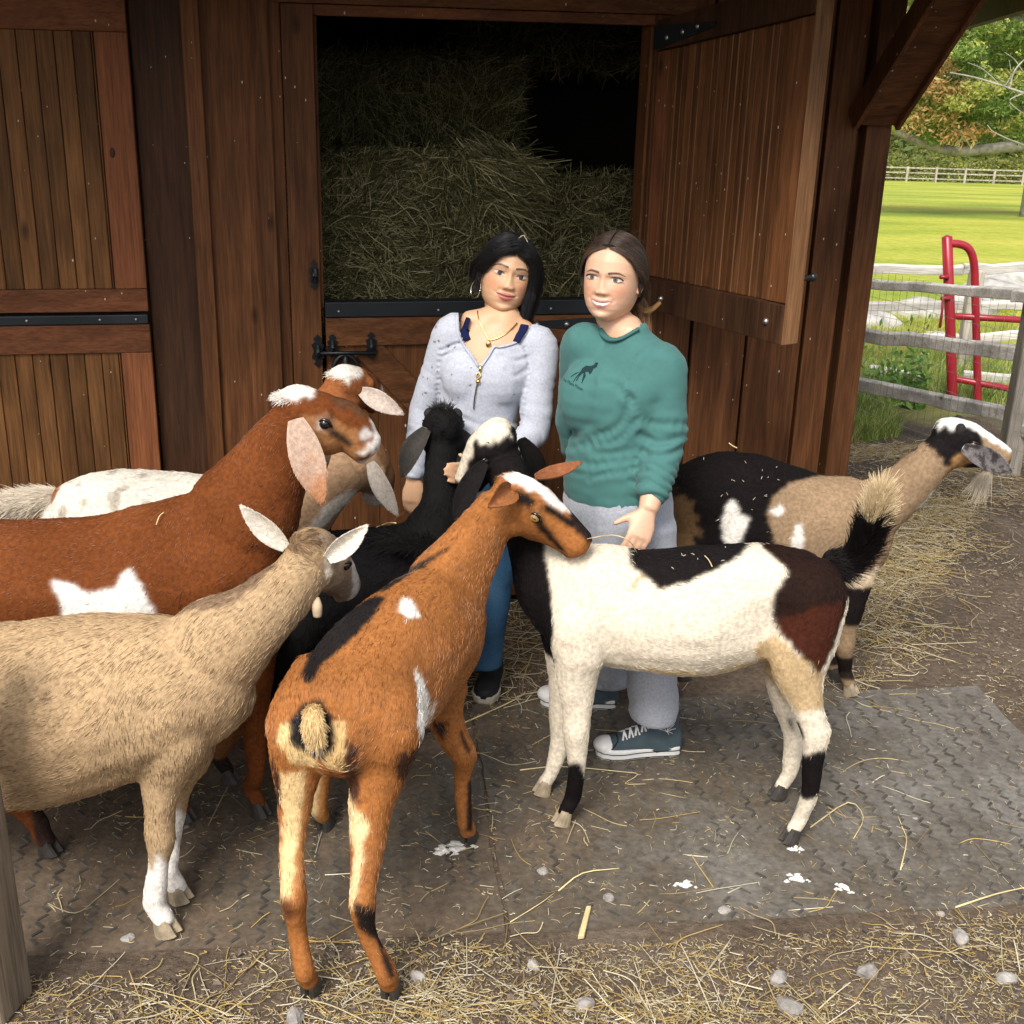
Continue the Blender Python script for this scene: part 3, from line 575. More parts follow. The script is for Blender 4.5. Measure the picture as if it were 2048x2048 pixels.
def post_at(fen, top, base, Y, w_, name='post'):
    a, b = at(*base, Y), at(*top, Y); a[2] = min(a[2], float(terrain(a[0], Y))) - 0.05
    b[0] = a[0]
    return MB().box(a - np.array([w_ / 2, w_ / 2, 0]), (w_, 0, 0), (0, w_, 0), (0, 0, b[2] - a[2])).build(name, m_greyz, fen, bevel=0.012)
ff = empty('rail_fence', label='nearest weathered split rail fence covered with wire mesh', cat='fence')
Yl, Yr = 7.7, 6.55
px_rail(ff, (1640, 560), (2048, 589), Yl + 0.25, Yr, 0.062, seed=1); px_rail(ff, (1640, 658), (2035, 706), Yl + 0.25, Yr, 0.085, seed=2); px_rail(ff, (1640, 752), (2015, 826), Yl + 0.25, Yr, 0.085, seed=3)
px_rail(ff, (2016, 850), (2120, 880), Yr, Yr - 0.3, 0.08, seed=4); px_rail(ff, (2030, 590), (2120, 600), Yr, Yr - 0.3, 0.07, seed=41)
post_at(ff, (2046, 560), (2018, 925), Yr - 0.06, 0.11)
# wire mesh standing just in front of the rails
def fence_pt(t_, z_):
    a, b = at(1640, 700, Yl + 0.2), at(2070, 740, Yr - 0.14); p = a + (b - a) * t_; p[2] = z_; return p - np.array([0, 0.055, 0])
wm = MB()
zt = at(1900, 575, 6.95)[2]; z0_ = -0.08
Lw = np.linalg.norm(fence_pt(1, 0) - fence_pt(0, 0)); nv_ = int(Lw / 0.055)
for i in range(nv_ + 1):
    g_ = random.gauss(0, 0.004); wm.add(*tube([fence_pt(i / nv_, z0_) + g_, fence_pt(i / nv_, (z0_ + zt) / 2) + np.array([g_, 0, 0]), fence_pt(i / nv_, zt)], 0.0013, n=3, sub=1))
for z_ in np.arange(z0_ + 0.03, zt, 0.1): wm.add(*tube([fence_pt(t_, z_ + random.gauss(0, 0.004)) for t_ in np.linspace(0, 1, 9)], 0.0013, n=3, sub=1))
wm.build('wire_mesh', m_wire, ff)
# ------------------------------------------------------------------ second fence
fb = empty('rail_fence', label='second grey rail fence behind the red gate', cat='fence')
Yb = 9.3
px_rail(fb, (1640, 536), (1925, 540), Yb, Yb, 0.075, seed=5); px_rail(fb, (1926, 538), (2150, 530), Yb, Yb, 0.075, seed=6)
px_rail(fb, (1640, 612), (1925, 610), Yb, Yb, 0.07, seed=7); px_rail(fb, (1926, 610), (2150, 606), Yb, Yb, 0.07, seed=8)
px_rail(fb, (1640, 672), (1920, 674), Yb, Yb, 0.05, seed=9); px_rail(fb, (1926, 678), (2150, 660), Yb, Yb, 0.07, seed=10)
post_at(fb, (1930, 538), (1924, 735), Yb - 0.05, 0.1)
px_rail(fb, (1926, 750), (2150, 770), Yb - 0.5, Yb - 0.6, 0.07, seed=12)
lg = empty('log', label='pale split log lying in the grass behind the wire', cat='log')
px_rail(lg, (1738, 743), (1850, 760), 8.6, 8.5, 0.1, 'log_body', seed=11, depth=0.09)
# ------------------------------------------------------------------ red tube gate
gt = empty('gate', label='red tubular metal gate behind the wire fence', cat='gate')
Y8 = 8.1
def tb(name, pix, r_, Y=Y8, sub=1, n=12): return MB().add(*tube([at(*p, Y) for p in pix], r_, n=n, sub=sub)).build(name, m_red, gt, smooth=True)
tb('gate_post', [(1894, 474), (1900, 640), (1905, 800), (1908, 872)], 0.034)
tb('gate_frame', [(1895, 487), (1918, 488), (1935, 495), (1945, 512), (1949, 540), (1950, 575), (1955, 760), (1956, 866)], 0.026, sub=4)
tb('gate_bar', [(1905, 632), (2100, 643)], 0.022); tb('gate_bar', [(1906, 757), (2100, 792)], 0.022); tb('gate_bar', [(1930, 845), (2100, 868)], 0.022)
tb('latch', [(1880, 554), (1897, 554)], 0.014, Y8 - 0.03); tb('latch_rod', [(1886, 594), (1884, 625), (1880, 655)], 0.008, Y8 - 0.05); tb('latch', [(1882, 597), (1900, 596)], 0.014, Y8 - 0.03)
# rocks beyond the fence
for i, (px, py, Y, r_, lb) in enumerate(((1860, 522, 12.5, 0.34, 'white boulder behind the red gate post'), (1960, 505, 13, 0.42, 'big pale boulder right of the red gate arch'), (2020, 490, 14, 0.45, 'grey boulder at the right edge beyond the fences'), (1900, 560, 11, 0.18, 'low stone between the top rails'), (1750, 555, 11.5, 0.3, 'flat pale stone left of the gate, behind the rails'), (2040, 465, 16, 0.4, 'upper boulder of the pile at the right edge'))):
    p = at(px, py, Y); p[2] = float(terrain(p[0], Y)) - 0.05
    stone(0, 0, r_, 80 + i, lb, 'boulders beyond the rail fences', sq=0.55, p=p, name='boulder')
# ------------------------------------------------------------------ far fence
fe = empty('rail_fence', label='long pale rail fence across the far end of the field', cat='fence')
Yf = 108.0
x = 20.0
while x < 66:
    z_ = float(terrain(x, Yf)); MB().box((x, Yf, z_ - 0.2), (0.16, 0, 0), (0, 0.16, 0), (0, 0, 1.45)).build('post', m_greyz, fe)
    for h in (0.25, 0.7, 1.1): MB().box((x + 0.165, Yf + 0.02, z_ + h), (2.26, 0, 0.0), (0, 0.08, 0), (0, 0, 0.1)).build('rail', m_greyz, fe)
    x += 2.43
# ------------------------------------------------------------------ foliage
def leaves(name, C, N, size, cols, parent=None, droop=0.4, seed=0, kind=None, label=None, cat=None, group=None):
    g_ = np.random.default_rng(seed); n = len(C); a = g_.uniform(0, 6.283, n); el = g_.normal(-droop, 0.5, n)
    d = np.column_stack([np.cos(a) * np.cos(el), np.sin(a) * np.cos(el), np.sin(el)]); q = np.cross(d, g_.normal(0, 1, (n, 3))); q /= np.linalg.norm(q, axis=1)[:, None] + 1e-9
    s_ = size * g_.uniform(0.6, 1.3, (n, 1)); v = np.stack([C - d * s_, C + q * s_ * 0.36, C + d * s_, C - q * s_ * 0.36], 1).reshape(-1, 3)
    me = bpy.data.meshes.new(name); me.from_pydata(v.tolist(), [], np.arange(n * 4).reshape(-1, 4).tolist()); me.update()
    set_color(me, np.repeat(cols, 4, axis=0)); me.materials.append(m_leaf)
    return put(bpy.data.objects.new(name, me), parent, label=label, cat=cat, group=group, kind=kind)
m, t, b = mat('leaf'); a_ = nd(t, 'ShaderNodeAttribute', attribute_name='coat'); t.links.new(a_.outputs['Color'], b.inputs['Base Color']); b.inputs['Roughness'].default_value = 0.6
tr = nd(t, 'ShaderNodeBsdfTranslucent'); t.links.new(a_.outputs['Color'], tr.inputs[0]); ms = nd(t, 'ShaderNodeMixShader', inp={0: 0.45}); t.links.new(b.outputs[0], ms.inputs[1]); t.links.new(tr.outputs[0], ms.inputs[2]); t.links.new(ms.outputs[0], t.nodes['Material Output'].inputs[0])
m_leaf = m
m_bark = plain('grey bark', (0.3, 0.28, 0.25), 0.9, 0, 0.2, bump=0.8, bscale=30, var=0.4, vscale=6)
YT = 40.0
mt = empty('maple_tree', label='green maple turning orange, low limb hanging over the field', cat='tree')
tk = MB(); tx = at(2110, 250, YT); zb = float(terrain(tx[0], YT))
tk.add(*tube([(tx[0], YT, zb - 0.3), (tx[0] - 0.1, YT, zb + 3), (tx[0] - 0.3, YT, zb + 8), (tx[0] - 0.2, YT, zb + 13)], [0.6, 0.5, 0.4, 0.25], sub=4)).build('trunk', m_bark, mt, smooth=True)
for pix, r0 in ((((2110, 285), (2030, 292), (1960, 300), (1900, 302), (1840, 285), (1790, 262), (1750, 235), (1725, 190)), 0.19), (((2110, 150), (2050, 60), (1990, -30), (1985, -90)), 0.22), (((2100, 200), (2000, 180), (1900, 150), (1830, 120)), 0.12), (((1990, 100), (1985, 20), (1990, -60)), 0.2)):
    MB().add(*tube([at(*p, YT) for p in pix], np.linspace(r0, r0 * 0.45, len(pix)).tolist(), sub=4)).build('limb', m_bark, mt, smooth=True)
g_ = np.random.default_rng(3)
Cc = []; cc = []
pal = {'g': [(0.2, 0.3, 0.06), (0.28, 0.36, 0.1), (0.13, 0.22, 0.045)], 'y': [(0.44, 0.45, 0.12), (0.36, 0.41, 0.09)], 'o': [(0.5, 0.27, 0.1), (0.4, 0.28, 0.09), (0.48, 0.35, 0.15)]}
spots = []
for k in range(360):
    px = g_.uniform(1690, 2110); py = g_.uniform(-60, 285)
    if py > 120 + (px - 1700) * 0.1 and g_.random() < 0.15: continue
    if py > 255 and px < 1850: continue
    spots.append((px, py, g_.uniform(-2.5, 2.5), g_.uniform(0.22, 0.55)))
orange = [(1850, 165), (1880, 205), (1845, 230), (1905, 180), (1930, 175), (1895, 230), (1920, 270), (1945, 260), (1870, 130), (1835, 250), (1900, 265), (1790, 215)]
for (px, py, dy, r_) in spots:
    dist = min(math.hypot(px - a, py - b) for a, b in orange); w_ = 'o' if dist < 11 else ('y' if (px < 1850 and g_.random() < 0.6) or g_.random() < 0.22 else 'g')
    n = int(300 * r_ * r_ / 0.3); c_ = at(px, py, YT + dy); dv = g_.normal(0, 1, (n, 3)); dv /= np.linalg.norm(dv, axis=1)[:, None]
    q = c_ + dv * (g_.random((n, 1)) ** 0.4) * np.array([r_ * 1.2, r_, r_ * 0.6])
    P_ = np.array(pal[w_])[g_.integers(0, len(pal[w_]), n)] * g_.uniform(0.7, 1.25, (n, 1)); Cc.append(q); cc.append(P_)
for a in orange:
    n = 90; c_ = at(*a, YT - 2.0); q = c_ + g_.normal(0, 1, (n, 3)) * np.array([0.3, 0.3, 0.16]); Cc.append(q); cc.append(np.array(pal['o'])[g_.integers(0, 3, n)] * g_.uniform(0.7, 1.3, (n, 1)))
leaves('crown', np.vstack(Cc), 0, 0.085, np.vstack(cc), mt, seed=4)
# bare twigs in front of the maple
bt = empty('bare_branch', label='thin bare grey branch reaching in front of the maple', cat='branch')
Y3 = 26.0
for pix, r0 in ((((2140, 215), (2048, 186), (2000, 170), (1950, 155), (1900, 145)), 0.028), (((2020, 176), (2030, 140), (2060, 110), (2090, 90)), 0.02), (((2000, 170), (1980, 150), (1960, 135), (1935, 125)), 0.012), (((2048, 186), (2020, 200), (2030, 215), (2060, 235)), 0.016), (((2048, 290), (2010, 275), (1985, 262), (1975, 250)), 0.014), (((2010, 172), (2022, 150), (2018, 120)), 0.01), (((2050, 150), (2030, 120), (2010, 105)), 0.01), (((2030, 186), (2010, 165), (1990, 155)), 0.008)):
    MB().add(*tube([at(*p, Y3) for p in pix], np.linspace(r0, r0 * 0.5, len(pix)).tolist(), n=6, sub=4)).build('twig', m_bark, bt, smooth=True)
# shrubs and woods behind the far fence
for k, (px, lb) in enumerate(((1735, 'rounded olive shrub behind the far fence beside the barn'), (1795, 'olive shrub behind the far fence under the hanging limb'), (1860, 'yellowish shrub behind the middle of the far fence'), (1925, 'pale green shrub behind the far fence'), (1990, 'shrub behind the far fence near the trunk'), (2050, 'shrub behind the far fence at the right edge'))):
    c_ = at(px, 300, 114); c_[2] = float(terrain(c_[0], 114)); n = 900; dv = g_.normal(0, 1, (n, 3)); dv /= np.linalg.norm(dv, axis=1)[:, None]; dv[:, 2] = np.abs(dv[:, 2])
    q = c_ + dv * (g_.random((n, 1)) ** 0.35) * np.array([2.6, 1.5, 2.0 + 0.4 * (k % 3)]); base = np.array([(0.2, 0.21, 0.06), (0.26, 0.27, 0.07), (0.15, 0.19, 0.05)])
    leaves('shrub', q, 0, 0.22, base[g_.integers(0, 3, n)] * g_.uniform(0.7, 1.3, (n, 1)), None, seed=50 + k, label=lb, cat='shrub', group='shrubs behind the far fence')
n = 26000; wx = g_.uniform(10, 110, n); wy = g_.uniform(128, 150, n); hz = 9 + 4 * vnoise(np.column_stack([wx, wy, wx * 0]), 0.16, 2) + 4 * vnoise(np.column_stack([wx, wy, wx * 0]), 0.06, 5)
wz = terrain(wx, wy) + g_.random(n) * np.maximum(hz, 4)
pal2 = np.array([(0.1, 0.15, 0.04), (0.16, 0.2, 0.06), (0.24, 0.26, 0.09), (0.07, 0.11, 0.03)])
leaves('woods', np.column_stack([wx, wy, wz]), 0, 0.6, pal2[g_.integers(0, 4, n)] * g_.uniform(0.7, 1.3, (n, 1)), None, seed=9, kind='stuff')
# grass at the fence
def grass(poly, n, h, seed, Zr=True, cols=((0.2, 0.3, 0.05), (0.3, 0.36, 0.08), (0.12, 0.22, 0.04), (0.42, 0.4, 0.16))):
    r_ = np.random.default_rng(seed); P0 = scatter(poly, n, seed); P0[:, 2] = terrain(P0[:, 0], P0[:, 1]); hh = h * r_.uniform(0.4, 1.2, n)
    k = vnoise(P0 * np.array([1, 1, 0]), 2.2, seed); keep = k > -0.25; P0 = P0[keep]; hh = hh[keep] * (0.6 + 0.6 * np.clip(k[keep], 0, 1)); n = len(P0)
    ln = r_.normal(0, 0.35, (n, 2)); t_ = np.linspace(0, 1, 4)
    pts = P0[:, None] + np.concatenate([ln[:, None] * (t_ ** 1.7)[None, :, None], np.broadcast_to(t_[None, :, None], (n, 4, 1))], 2) * hh[:, None, None]
    c_ = np.array(cols)[r_.integers(0, len(cols), n)] * r_.uniform(0.7, 1.25, (n, 1))
    return strands('grass', pts, r_.uniform(0.0015, 0.0035, n), c_, m_strand, None, taper=0.2, kind='stuff')
grass([(1690, 770), (1780, 780), (1800, 860), (1700, 880)], 2600, 0.17, 31)
grass([(1700, 690), (2048, 700), (2048, 800), (1700, 760)], 7000, 0.22, 32)
grass([(1700, 600), (2048, 600), (2048, 700), (1700, 690)], 9000, 0.16, 33, cols=((0.4, 0.4, 0.08), (0.34, 0.36, 0.07), (0.45, 0.42, 0.16), (0.25, 0.32, 0.06)))
grass([(1700, 520), (2048, 520), (2048, 600), (1700, 600)], 12000, 0.14, 34, cols=((0.4, 0.42, 0.06), (0.34, 0.38, 0.05), (0.45, 0.42, 0.1), (0.25, 0.34, 0.05)))
wd_ = at(1860, 770, 8.0); n = 700; q = np.array([wd_[0], 8.0, -0.1]) + np.abs(g_.normal(0, 1, (n, 3))) * np.array([0.22, 0.12, 0.2]) * np.array([-1, 1, 1])
wdo = empty('weed', label='leafy green weed growing against the gate post', cat='weed')
leaves('foliage', q, 0, 0.035, np.array([(0.13, 0.26, 0.05), (0.2, 0.33, 0.07)])[g_.integers(0, 2, n)], wdo, seed=77, kind='stuff')
# ------------------------------------------------------------------ goats
m_fur = attr_mat('goat coat strands', 0.45, 0.1)
m_sleek = attr_mat('sleek coat strands', 0.36, 0.45)
m_skin_coat = attr_mat('goat coat skin', 0.85, 0.05, bump=0.4, bscale=260, noise=0.25, nscale=90)
m_hoof = plain('dark hoof', (0.035, 0.03, 0.026), 0.55, bump=0.5, bscale=120, var=0.4, vscale=40)
m_hoofp = plain('pale hoof', (0.3, 0.24, 0.16), 0.6, bump=0.5, bscale=120, var=0.3, vscale=40)
m_horn = plain('horn bud', (0.012, 0.010, 0.010), 0.85, bump=0.5, bscale=150)
m_eyeb = plain('goat eye amber', (0.32, 0.19, 0.055), 0.08, 0, 0.6)
m_eyed = plain('goat eye dark', (0.008, 0.006, 0.005), 0.06, 0, 0.7)
class Goat:
    def __init__(s, label, base, Yv, seed=1, fur=0.02, hairs=42000, mottle=0.12, group='goats crowding round the two women'):
        s.label = label; s.base = np.array(base); s.Yv = Yv; s.rg = np.random.default_rng(seed); s.seed = seed; s.fur = fur; s.hairs = hairs; s.mottle = mottle; s.group = group
        s.v = []; s.f = []; s.flow = []; s.paint = []; s.kids = []; s.voxel = 0.0068; s.coatvar = None; s.bumps = []; s.var = (.55, 1.35); s.mf = m_fur
    def add(s, vf):
        b = len(s.v); s.v += list(vf[0]); s.f += [tuple(b + i for i in q) for q in vf[1]]
    def chain(s, st, back=True, up=(0, 0, 1), flowdrop=0.0, n=16, cap=0.45, root=None):   # st: list of (point, ru, rv)
        if root == 'neck': p0, p1 = np.asarray(st[0][0], float), np.asarray(st[1][0], float); st = [(p0 - (p1 - p0) * 1.5, st[0][1] * .6, st[0][-1] * .62)] + list(st)
        if root == 'leg': p0 = np.asarray(st[0][0], float); st = [(p0 + np.array([0, (s.Yv + .1 - p0[1]) * .45, .085]), st[0][1] * .45, st[0][-1] * .5)] + list(st)
        P_ = [q[0] for q in st]; ru = [q[1] for q in st]; rv = [q[2] if len(q) > 2 else q[1] for q in st]
        s.add(tube(P_, ru, rv, up, n, 5, cap))
        A = catmull(np.array(P_, float), 6); T = np.gradient(A, axis=0); T /= np.linalg.norm(T, axis=1)[:, None]
        if back: T = -T
        T = T + np.array([0, 0, -flowdrop]); s.flow.append(np.hstack([A, T]))
    def torso(s, px, ru):      # px: (x, y, half height px, Y) from the rump to the chest
        st = []
        for (x, y, h, Y), r in zip(px, ru):
            p = at(x, y, Y); k = np.dot(p - C0, CF) / FPX; st.append((p, r, h * k))
        s.chain(st, flowdrop=0.45)
    def hoof(s, foot, fwd, pale=False, r=0.023):
        foot = np.asarray(foot, float); foot[2] = 0.006; fwd = unit([fwd[0], fwd[1], 0]); sd_ = np.cross(ZV, fwd); mb = MB()
        for q in (-1, 1):
            c = foot + sd_ * q * r * 0.48
            st = [(c + ZV * 0.052 - fwd * 0.004, r * 0.4, r * 0.7), (c + ZV * 0.036, r * 0.47, r * 0.86), (c + ZV * 0.016 + fwd * 0.006, r * 0.5, r * 1.05), (c + ZV * 0.004 + fwd * 0.01, r * 0.5, r * 1.18)]
            v, f = tube([a[0] for a in st], [a[1] for a in st], [a[2] for a in st], up=fwd, n=12, sub=3, cap=0.1)
            v = [np.array(x) for x in v]
            for x in v: x[2] = max(x[2], 0.004)
            mb.add(v, f)
        s.kids.append(('hoof', mb, m_hoofp if pale else m_hoof))
        for q in (-1, 1): s.kids.append(('dewclaw', MB().add(*ball(foot + ZV * .074 - fwd * (r + .012) + sd_ * q * r * .4, np.array([.007, .007, .01]), 8, 6)), m_hoof))
    def limb(s, st, foot, fwd, r):
        foot = np.array(foot, float); foot[2] = 0; fwd = unit([fwd[0], fwd[1], 0]); pts = [(at(x, y, Y), q_, q_ * k_) for (x, y, Y, q_, k_) in st]; pts = [q for q in pts if q[0][2] > .135]
        pts += [(foot + ZV * .105 - fwd * .026, r * 1.02, r * 1.1), (foot + ZV * .078 - fwd * .018, r * .98, r * 1.02), (foot + ZV * .052 - fwd * .004, r * .98, r * 1.0), (foot + ZV * .04, r * .9, r * .95)]
        s.chain(pts, back=False, up=fwd if abs(fwd[0]) > .5 else (0, 1, 0), n=14, root='leg')
    def head(s, poll, muz, up=(0, 0, 1), k=1.0, roman=0.0, eye=True, dark=False, jaw=1.0):
        poll = np.asarray(poll, float); muz = np.asarray(muz, float); d = unit(muz - poll); Lh = np.linalg.norm(muz - poll); sd_ = unit(np.cross(d, up)); uv = np.cross(sd_, d)
        s.hd = (poll, d, uv, sd_, Lh, k); c = lambda t_, o, q=0: poll + d * t_ * Lh + uv * o * k + sd_ * q * k
        T_ = [(-.12, -.045, .038, .042), (.04, -.036, .052, .056), (.22, -.042, .056, .066 * jaw), (.4, -.046, .053, .066), (.56, -.047 + roman, .044, .057), (.72, -.05 + roman * .8, .037, .049), (.87, -.055, .034, .042), (.97, -.058, .031, .037), (1.03, -.061, .02, .025)]
        s.chain([(c(a, b_), x * k, y * k) for a, b_, x, y in T_], back=True, up=uv)
        for q in (-1, 1):
            s.add(ball(c(.33, -.012, q * .036), .021 * k)); s.add(ball(c(.2, -.075, q * .022), .04 * k)); s.add(ball(c(.93, -.052, q * .015), .018 * k))
        s.add(ball(c(.9, -.082, 0), .019 * k))
        if eye:
            for q in (-1, 1):
                m_ = MB().add(*ball(c(.385, -.024, q * .0475), np.array([.0125, .0125, .0125]) * k, 14, 10)); s.kids.append(('eye', m_, m_eyed if dark else m_eyeb))
                lid = c(.385, -.024, q * .0475)
                if not dark: s.kids.append(('pupil', MB().add(*ball(lid + sd_ * q * .0095 * k, np.array([.0062, .0034, .0026]) * k, 10, 6, axes=[d, sd_, uv])), m_eyed))
                s.kids.append(('eyelid', MB().add(*tube([lid - d * .015 * k + sd_ * q * .001 * k - uv * .001, lid - d * .006 * k + uv * .0092 * k + sd_ * q * .0075 * k, lid + d * .006 * k + uv * .0092 * k + sd_ * q * .0075 * k, lid + d * .015 * k + sd_ * q * .001 * k - uv * .002], .0034 * k, n=8, sub=4)), m_eyed))
        # nostrils and the line of the mouth
        for q in (-1, 1):
            s.paint.append(('ball', c(1.0, -.05, q * .016), .0075 * k, (.012, .01, .01), 0.2))
            s.paint.append(('seg', c(.72, -.073, q * .034), c(.99, -.076, q * .018), .0042 * k, (.02, .014, .012)))
        return c
    def ear(s, base, tip, width, nrm, droop=0.0, cup=0.35, outer=None, inner=None, curl=0.0):
        base = np.asarray(base, float); tip = np.asarray(tip, float); d = tip - base; Le = np.linalg.norm(d); du = d / Le; nrm = unit(np.asarray(nrm, float) - du * np.dot(nrm, du)); sd_ = np.cross(du, nrm)
        K, J = 26, 11; V = [[], []]; col = []
        for sgn in (0, 1):
            for i in range(K):
                t_ = i / (K - 1); wd = max(width * .5 * math.sin(math.pi * (.13 + .85 * t_)) ** .85, 0.003); mid = base + du * Le * t_ + nrm * (droop * math.sin(math.pi * t_) * Le) + nrm * curl * Le * t_ * t_
                for j in range(J):
                    x = j / (J - 1) * 2 - 1; th = 0.0028 * (1 - x * x) + 0.0006
                    p = mid + sd_ * x * wd * (1 - 0.15 * cup) + nrm * (cup * wd * x * x) + nrm * (th if sgn else -th)
                    V[sgn].append(p)
        v = V[0] + V[1]; n_ = K * J; f = []
        for i in range(K - 1):
            for j in range(J - 1):
                a = i * J + j; f.append((a, a + J, a + J + 1, a + 1)); f.append((n_ + a, n_ + a + 1, n_ + a + J + 1, n_ + a + J))
            f.append((i * J, n_ + i * J, n_ + (i + 1) * J, (i + 1) * J)); a = i * J + J - 1; f.append((a, a + J, n_ + a + J, n_ + a))
        a = (K - 1) * J
        for j in range(J - 1): f.append((a + j, n_ + a + j, n_ + a + j + 1, a + j + 1))
        s.kids.append(('ear', (v, f, np.array(outer if outer is not None else s.base), np.array(inner if inner is not None else (outer if outer is not None else s.base)), du, n_), None))
    def tail(s, st, col, tipcol=None, tipfrom=0.6, fur=0.06, hairs=2500):
        s.kids.append(('tail', (st, np.array(col), np.array(tipcol if tipcol is not None else col), tipfrom, fur, hairs), None))
    def poly(s, pts, col, Y=None, front=True, soft=0.005, ymax=99): s.paint.append(('poly', np.array(pts, float), np.array(col), Y or s.Yv, ymax, soft))
    def ball_(s, c, r, col, soft=0.3): s.paint.append(('ball', np.asarray(c), r, col, soft))
    def bump(s, *L_): s.bumps += [(at(x, y, Y), r, a) for (x, y, Y, r, a) in L_]
    def fn(s, f_, col): s.paint.append(('fn', f_, col))
    def color(s, p, n, jit=0.0):
        c = np.tile(s.base, (len(p), 1)); q = p + s.rg.normal(0, 1, p.shape) * jit
        cen = np.array([0, s.Yv, 0.6]) + np.array([s.cx, 0, 0]); dg = unit(cen - C0)
        for L_ in s.paint:
            if L_[0] == 'poly':
                _, pts, col, Y, ymax, soft = L_
                w_ = q + dg * ((Y - q[:, 1]) / dg[1])[:, None]; r_ = w_ - C0; z_ = r_ @ CF
                x = 1024 + FPX * (r_ @ CR) / z_; y = 1024 - FPX * (r_ @ CU) / z_
                wob = soft * 520; x = x + vnoise(p, 45, 3) * wob + vnoise(p, 130, 4) * wob * 0.7; y = y + vnoise(p, 45, 5) * wob + vnoise(p, 130, 6) * wob * 0.7
                k = inpoly(x, y, pts)
                k &= ((n @ dg) < 0.65) & (p[:, 1] < ymax)
                c[k] = col
            elif L_[0] == 'ball':
                _, ce, r, col, soft = L_; d_ = np.linalg.norm(q - ce, axis=1) + vnoise(p, 60, 8) * r * soft; c[d_ < r] = col
            elif L_[0] == 'seg':
                _, a, b_, r, col = L_; ab = b_ - a; t_ = np.clip((q - a) @ ab / (ab @ ab), 0, 1); c[np.linalg.norm(q - a - t_[:, None] * ab, axis=1) < r] = col
            else:
                k = L_[1](q, n); c[k] = L_[2]
        return c
    def build(s):
        me = remesh(s.v, s.f, s.voxel, 4); me.name = 'goat'; p = verts(me)
        E_ = np.empty(len(me.edges) * 2, int); me.edges.foreach_get('vertices', E_); E_ = E_.reshape(-1, 2); dgv = np.bincount(E_.ravel(), minlength=len(p))[:, None]
        poll, d_, uv_, sd_, Lh_, k_ = s.hd; hm = np.clip((np.linalg.norm(p - (poll + d_ * Lh_ * .5 - uv_ * .04), axis=1) - .13) / .08, 0, 1); wg = (np.clip((p[:, 2] - .34) / .14, 0, 1) * hm)[:, None]
        for it in range(34):
            q = np.zeros_like(p)
            for c_ in range(3): q[:, c_] = np.bincount(E_[:, 0], p[E_[:, 1], c_], len(p)) + np.bincount(E_[:, 1], p[E_[:, 0], c_], len(p))
            p = p + (q / dgv - p) * wg * (.6 if it % 2 == 0 else -.52)
        for it in range(10):
            q = np.zeros_like(p)
            for c_ in range(3): q[:, c_] = np.bincount(E_[:, 0], p[E_[:, 1], c_], len(p)) + np.bincount(E_[:, 1], p[E_[:, 0], c_], len(p))
            p = p + (q / dgv - p) * wg * .5
        set_verts(me, p); n = norms(me)
        for (c_, r_, a_) in s.bumps: p = p + n * (a_ * np.exp(-(np.linalg.norm(p - c_, axis=1) / r_) ** 2))[:, None]
        p = p + n * (vnoise(p, 14, s.seed) * 0.003 + vnoise(p, 38, s.seed + 1) * 0.0012)[:, None]; set_verts(me, p); n = norms(me)
        s.cx = p[:, 0].mean(); s.F = np.vstack(s.flow)
        cc_ = s.color(p, n)
        for it in range(2): cc_ = .4 * cc_ + .6 * np.stack([np.bincount(E_[:, 0], cc_[E_[:, 1], c_], len(p)) + np.bincount(E_[:, 1], cc_[E_[:, 0], c_], len(p)) for c_ in range(3)], 1) / dgv
        set_color(me, cc_ * (1 + s.mottle * vnoise(p, 9, s.seed)[:, None])); me.materials.append(m_skin_coat)
        me.polygons.foreach_set('use_smooth', [True] * len(me.polygons))
        o = put(bpy.data.objects.new('goat', me), None, s.label, 'goat', s.group); s.o = o
        s.furry(me, s.hairs, s.fur, o)
        for name, d, mt_ in s.kids:
            if name == 'ear':
                v, f, oc, ic, du, n_ = d; em = bpy.data.meshes.new('ear'); em.from_pydata([tuple(x) for x in v], [], f); em.update(); vv = verts(em)
                col = np.vstack([np.tile(oc, (n_, 1)), np.tile(ic, (n_, 1))]) * (1 + 0.08 * vnoise(vv, 90, 3) + 0.1 * vnoise(vv, 25, 4))[:, None]
                tt = np.clip((vv - vv[0]) @ du / (np.max((vv - vv[0]) @ du) + 1e-9), 0, 1)[:, None]
                if s.coatvar is not None: col = s.coatvar(col, tt, vv)
                set_color(em, np.clip(col, 0, 1)); em.materials.append(m_skin_coat); em.polygons.foreach_set('use_smooth', [True] * len(em.polygons))
                eo = put(bpy.data.objects.new('ear', em), o); pp, nn = sample_surface(em, 2200, s.rg)
                sub_ = np.arange(0, n_, 5); kk = sub_[np.argmin(((pp[:, None] - vv[None, sub_]) ** 2).sum(2), 1)]; kk = np.where(((vv[kk + n_] - vv[kk]) * nn).sum(1) > 0, kk + n_, kk)
                dr = du + nn * 0.25 + s.rg.normal(0, 0.1, pp.shape) - nn * .12; ln = s.rg.uniform(0.003, 0.006, len(pp))[:, None, None]
                pts = pp[:, None] + dr[:, None] * np.linspace(0, 1, 3)[None, :, None] * ln
                strands('fur', pts, 0.0006, np.clip(col, 0, 1)[kk] * s.rg.uniform(0.75, 1.15, (len(pp), 1)), m_fur, eo)
            elif name == 'tail':
                st, c0, c1, tf, fl, hn = d; v, f = tube([a[0] for a in st], [a[1] for a in st], n=10); tm = remesh(v, f, 0.007, 3); tm.name = 'tail'; vv = verts(tm)
                A = catmull(np.array([a[0] for a in st], float), 8); ax = lambda q: np.argmin(((q[:, None] - A[None]) ** 2).sum(2), 1)
                T = np.gradient(A, axis=0); T /= np.linalg.norm(T, axis=1)[:, None]
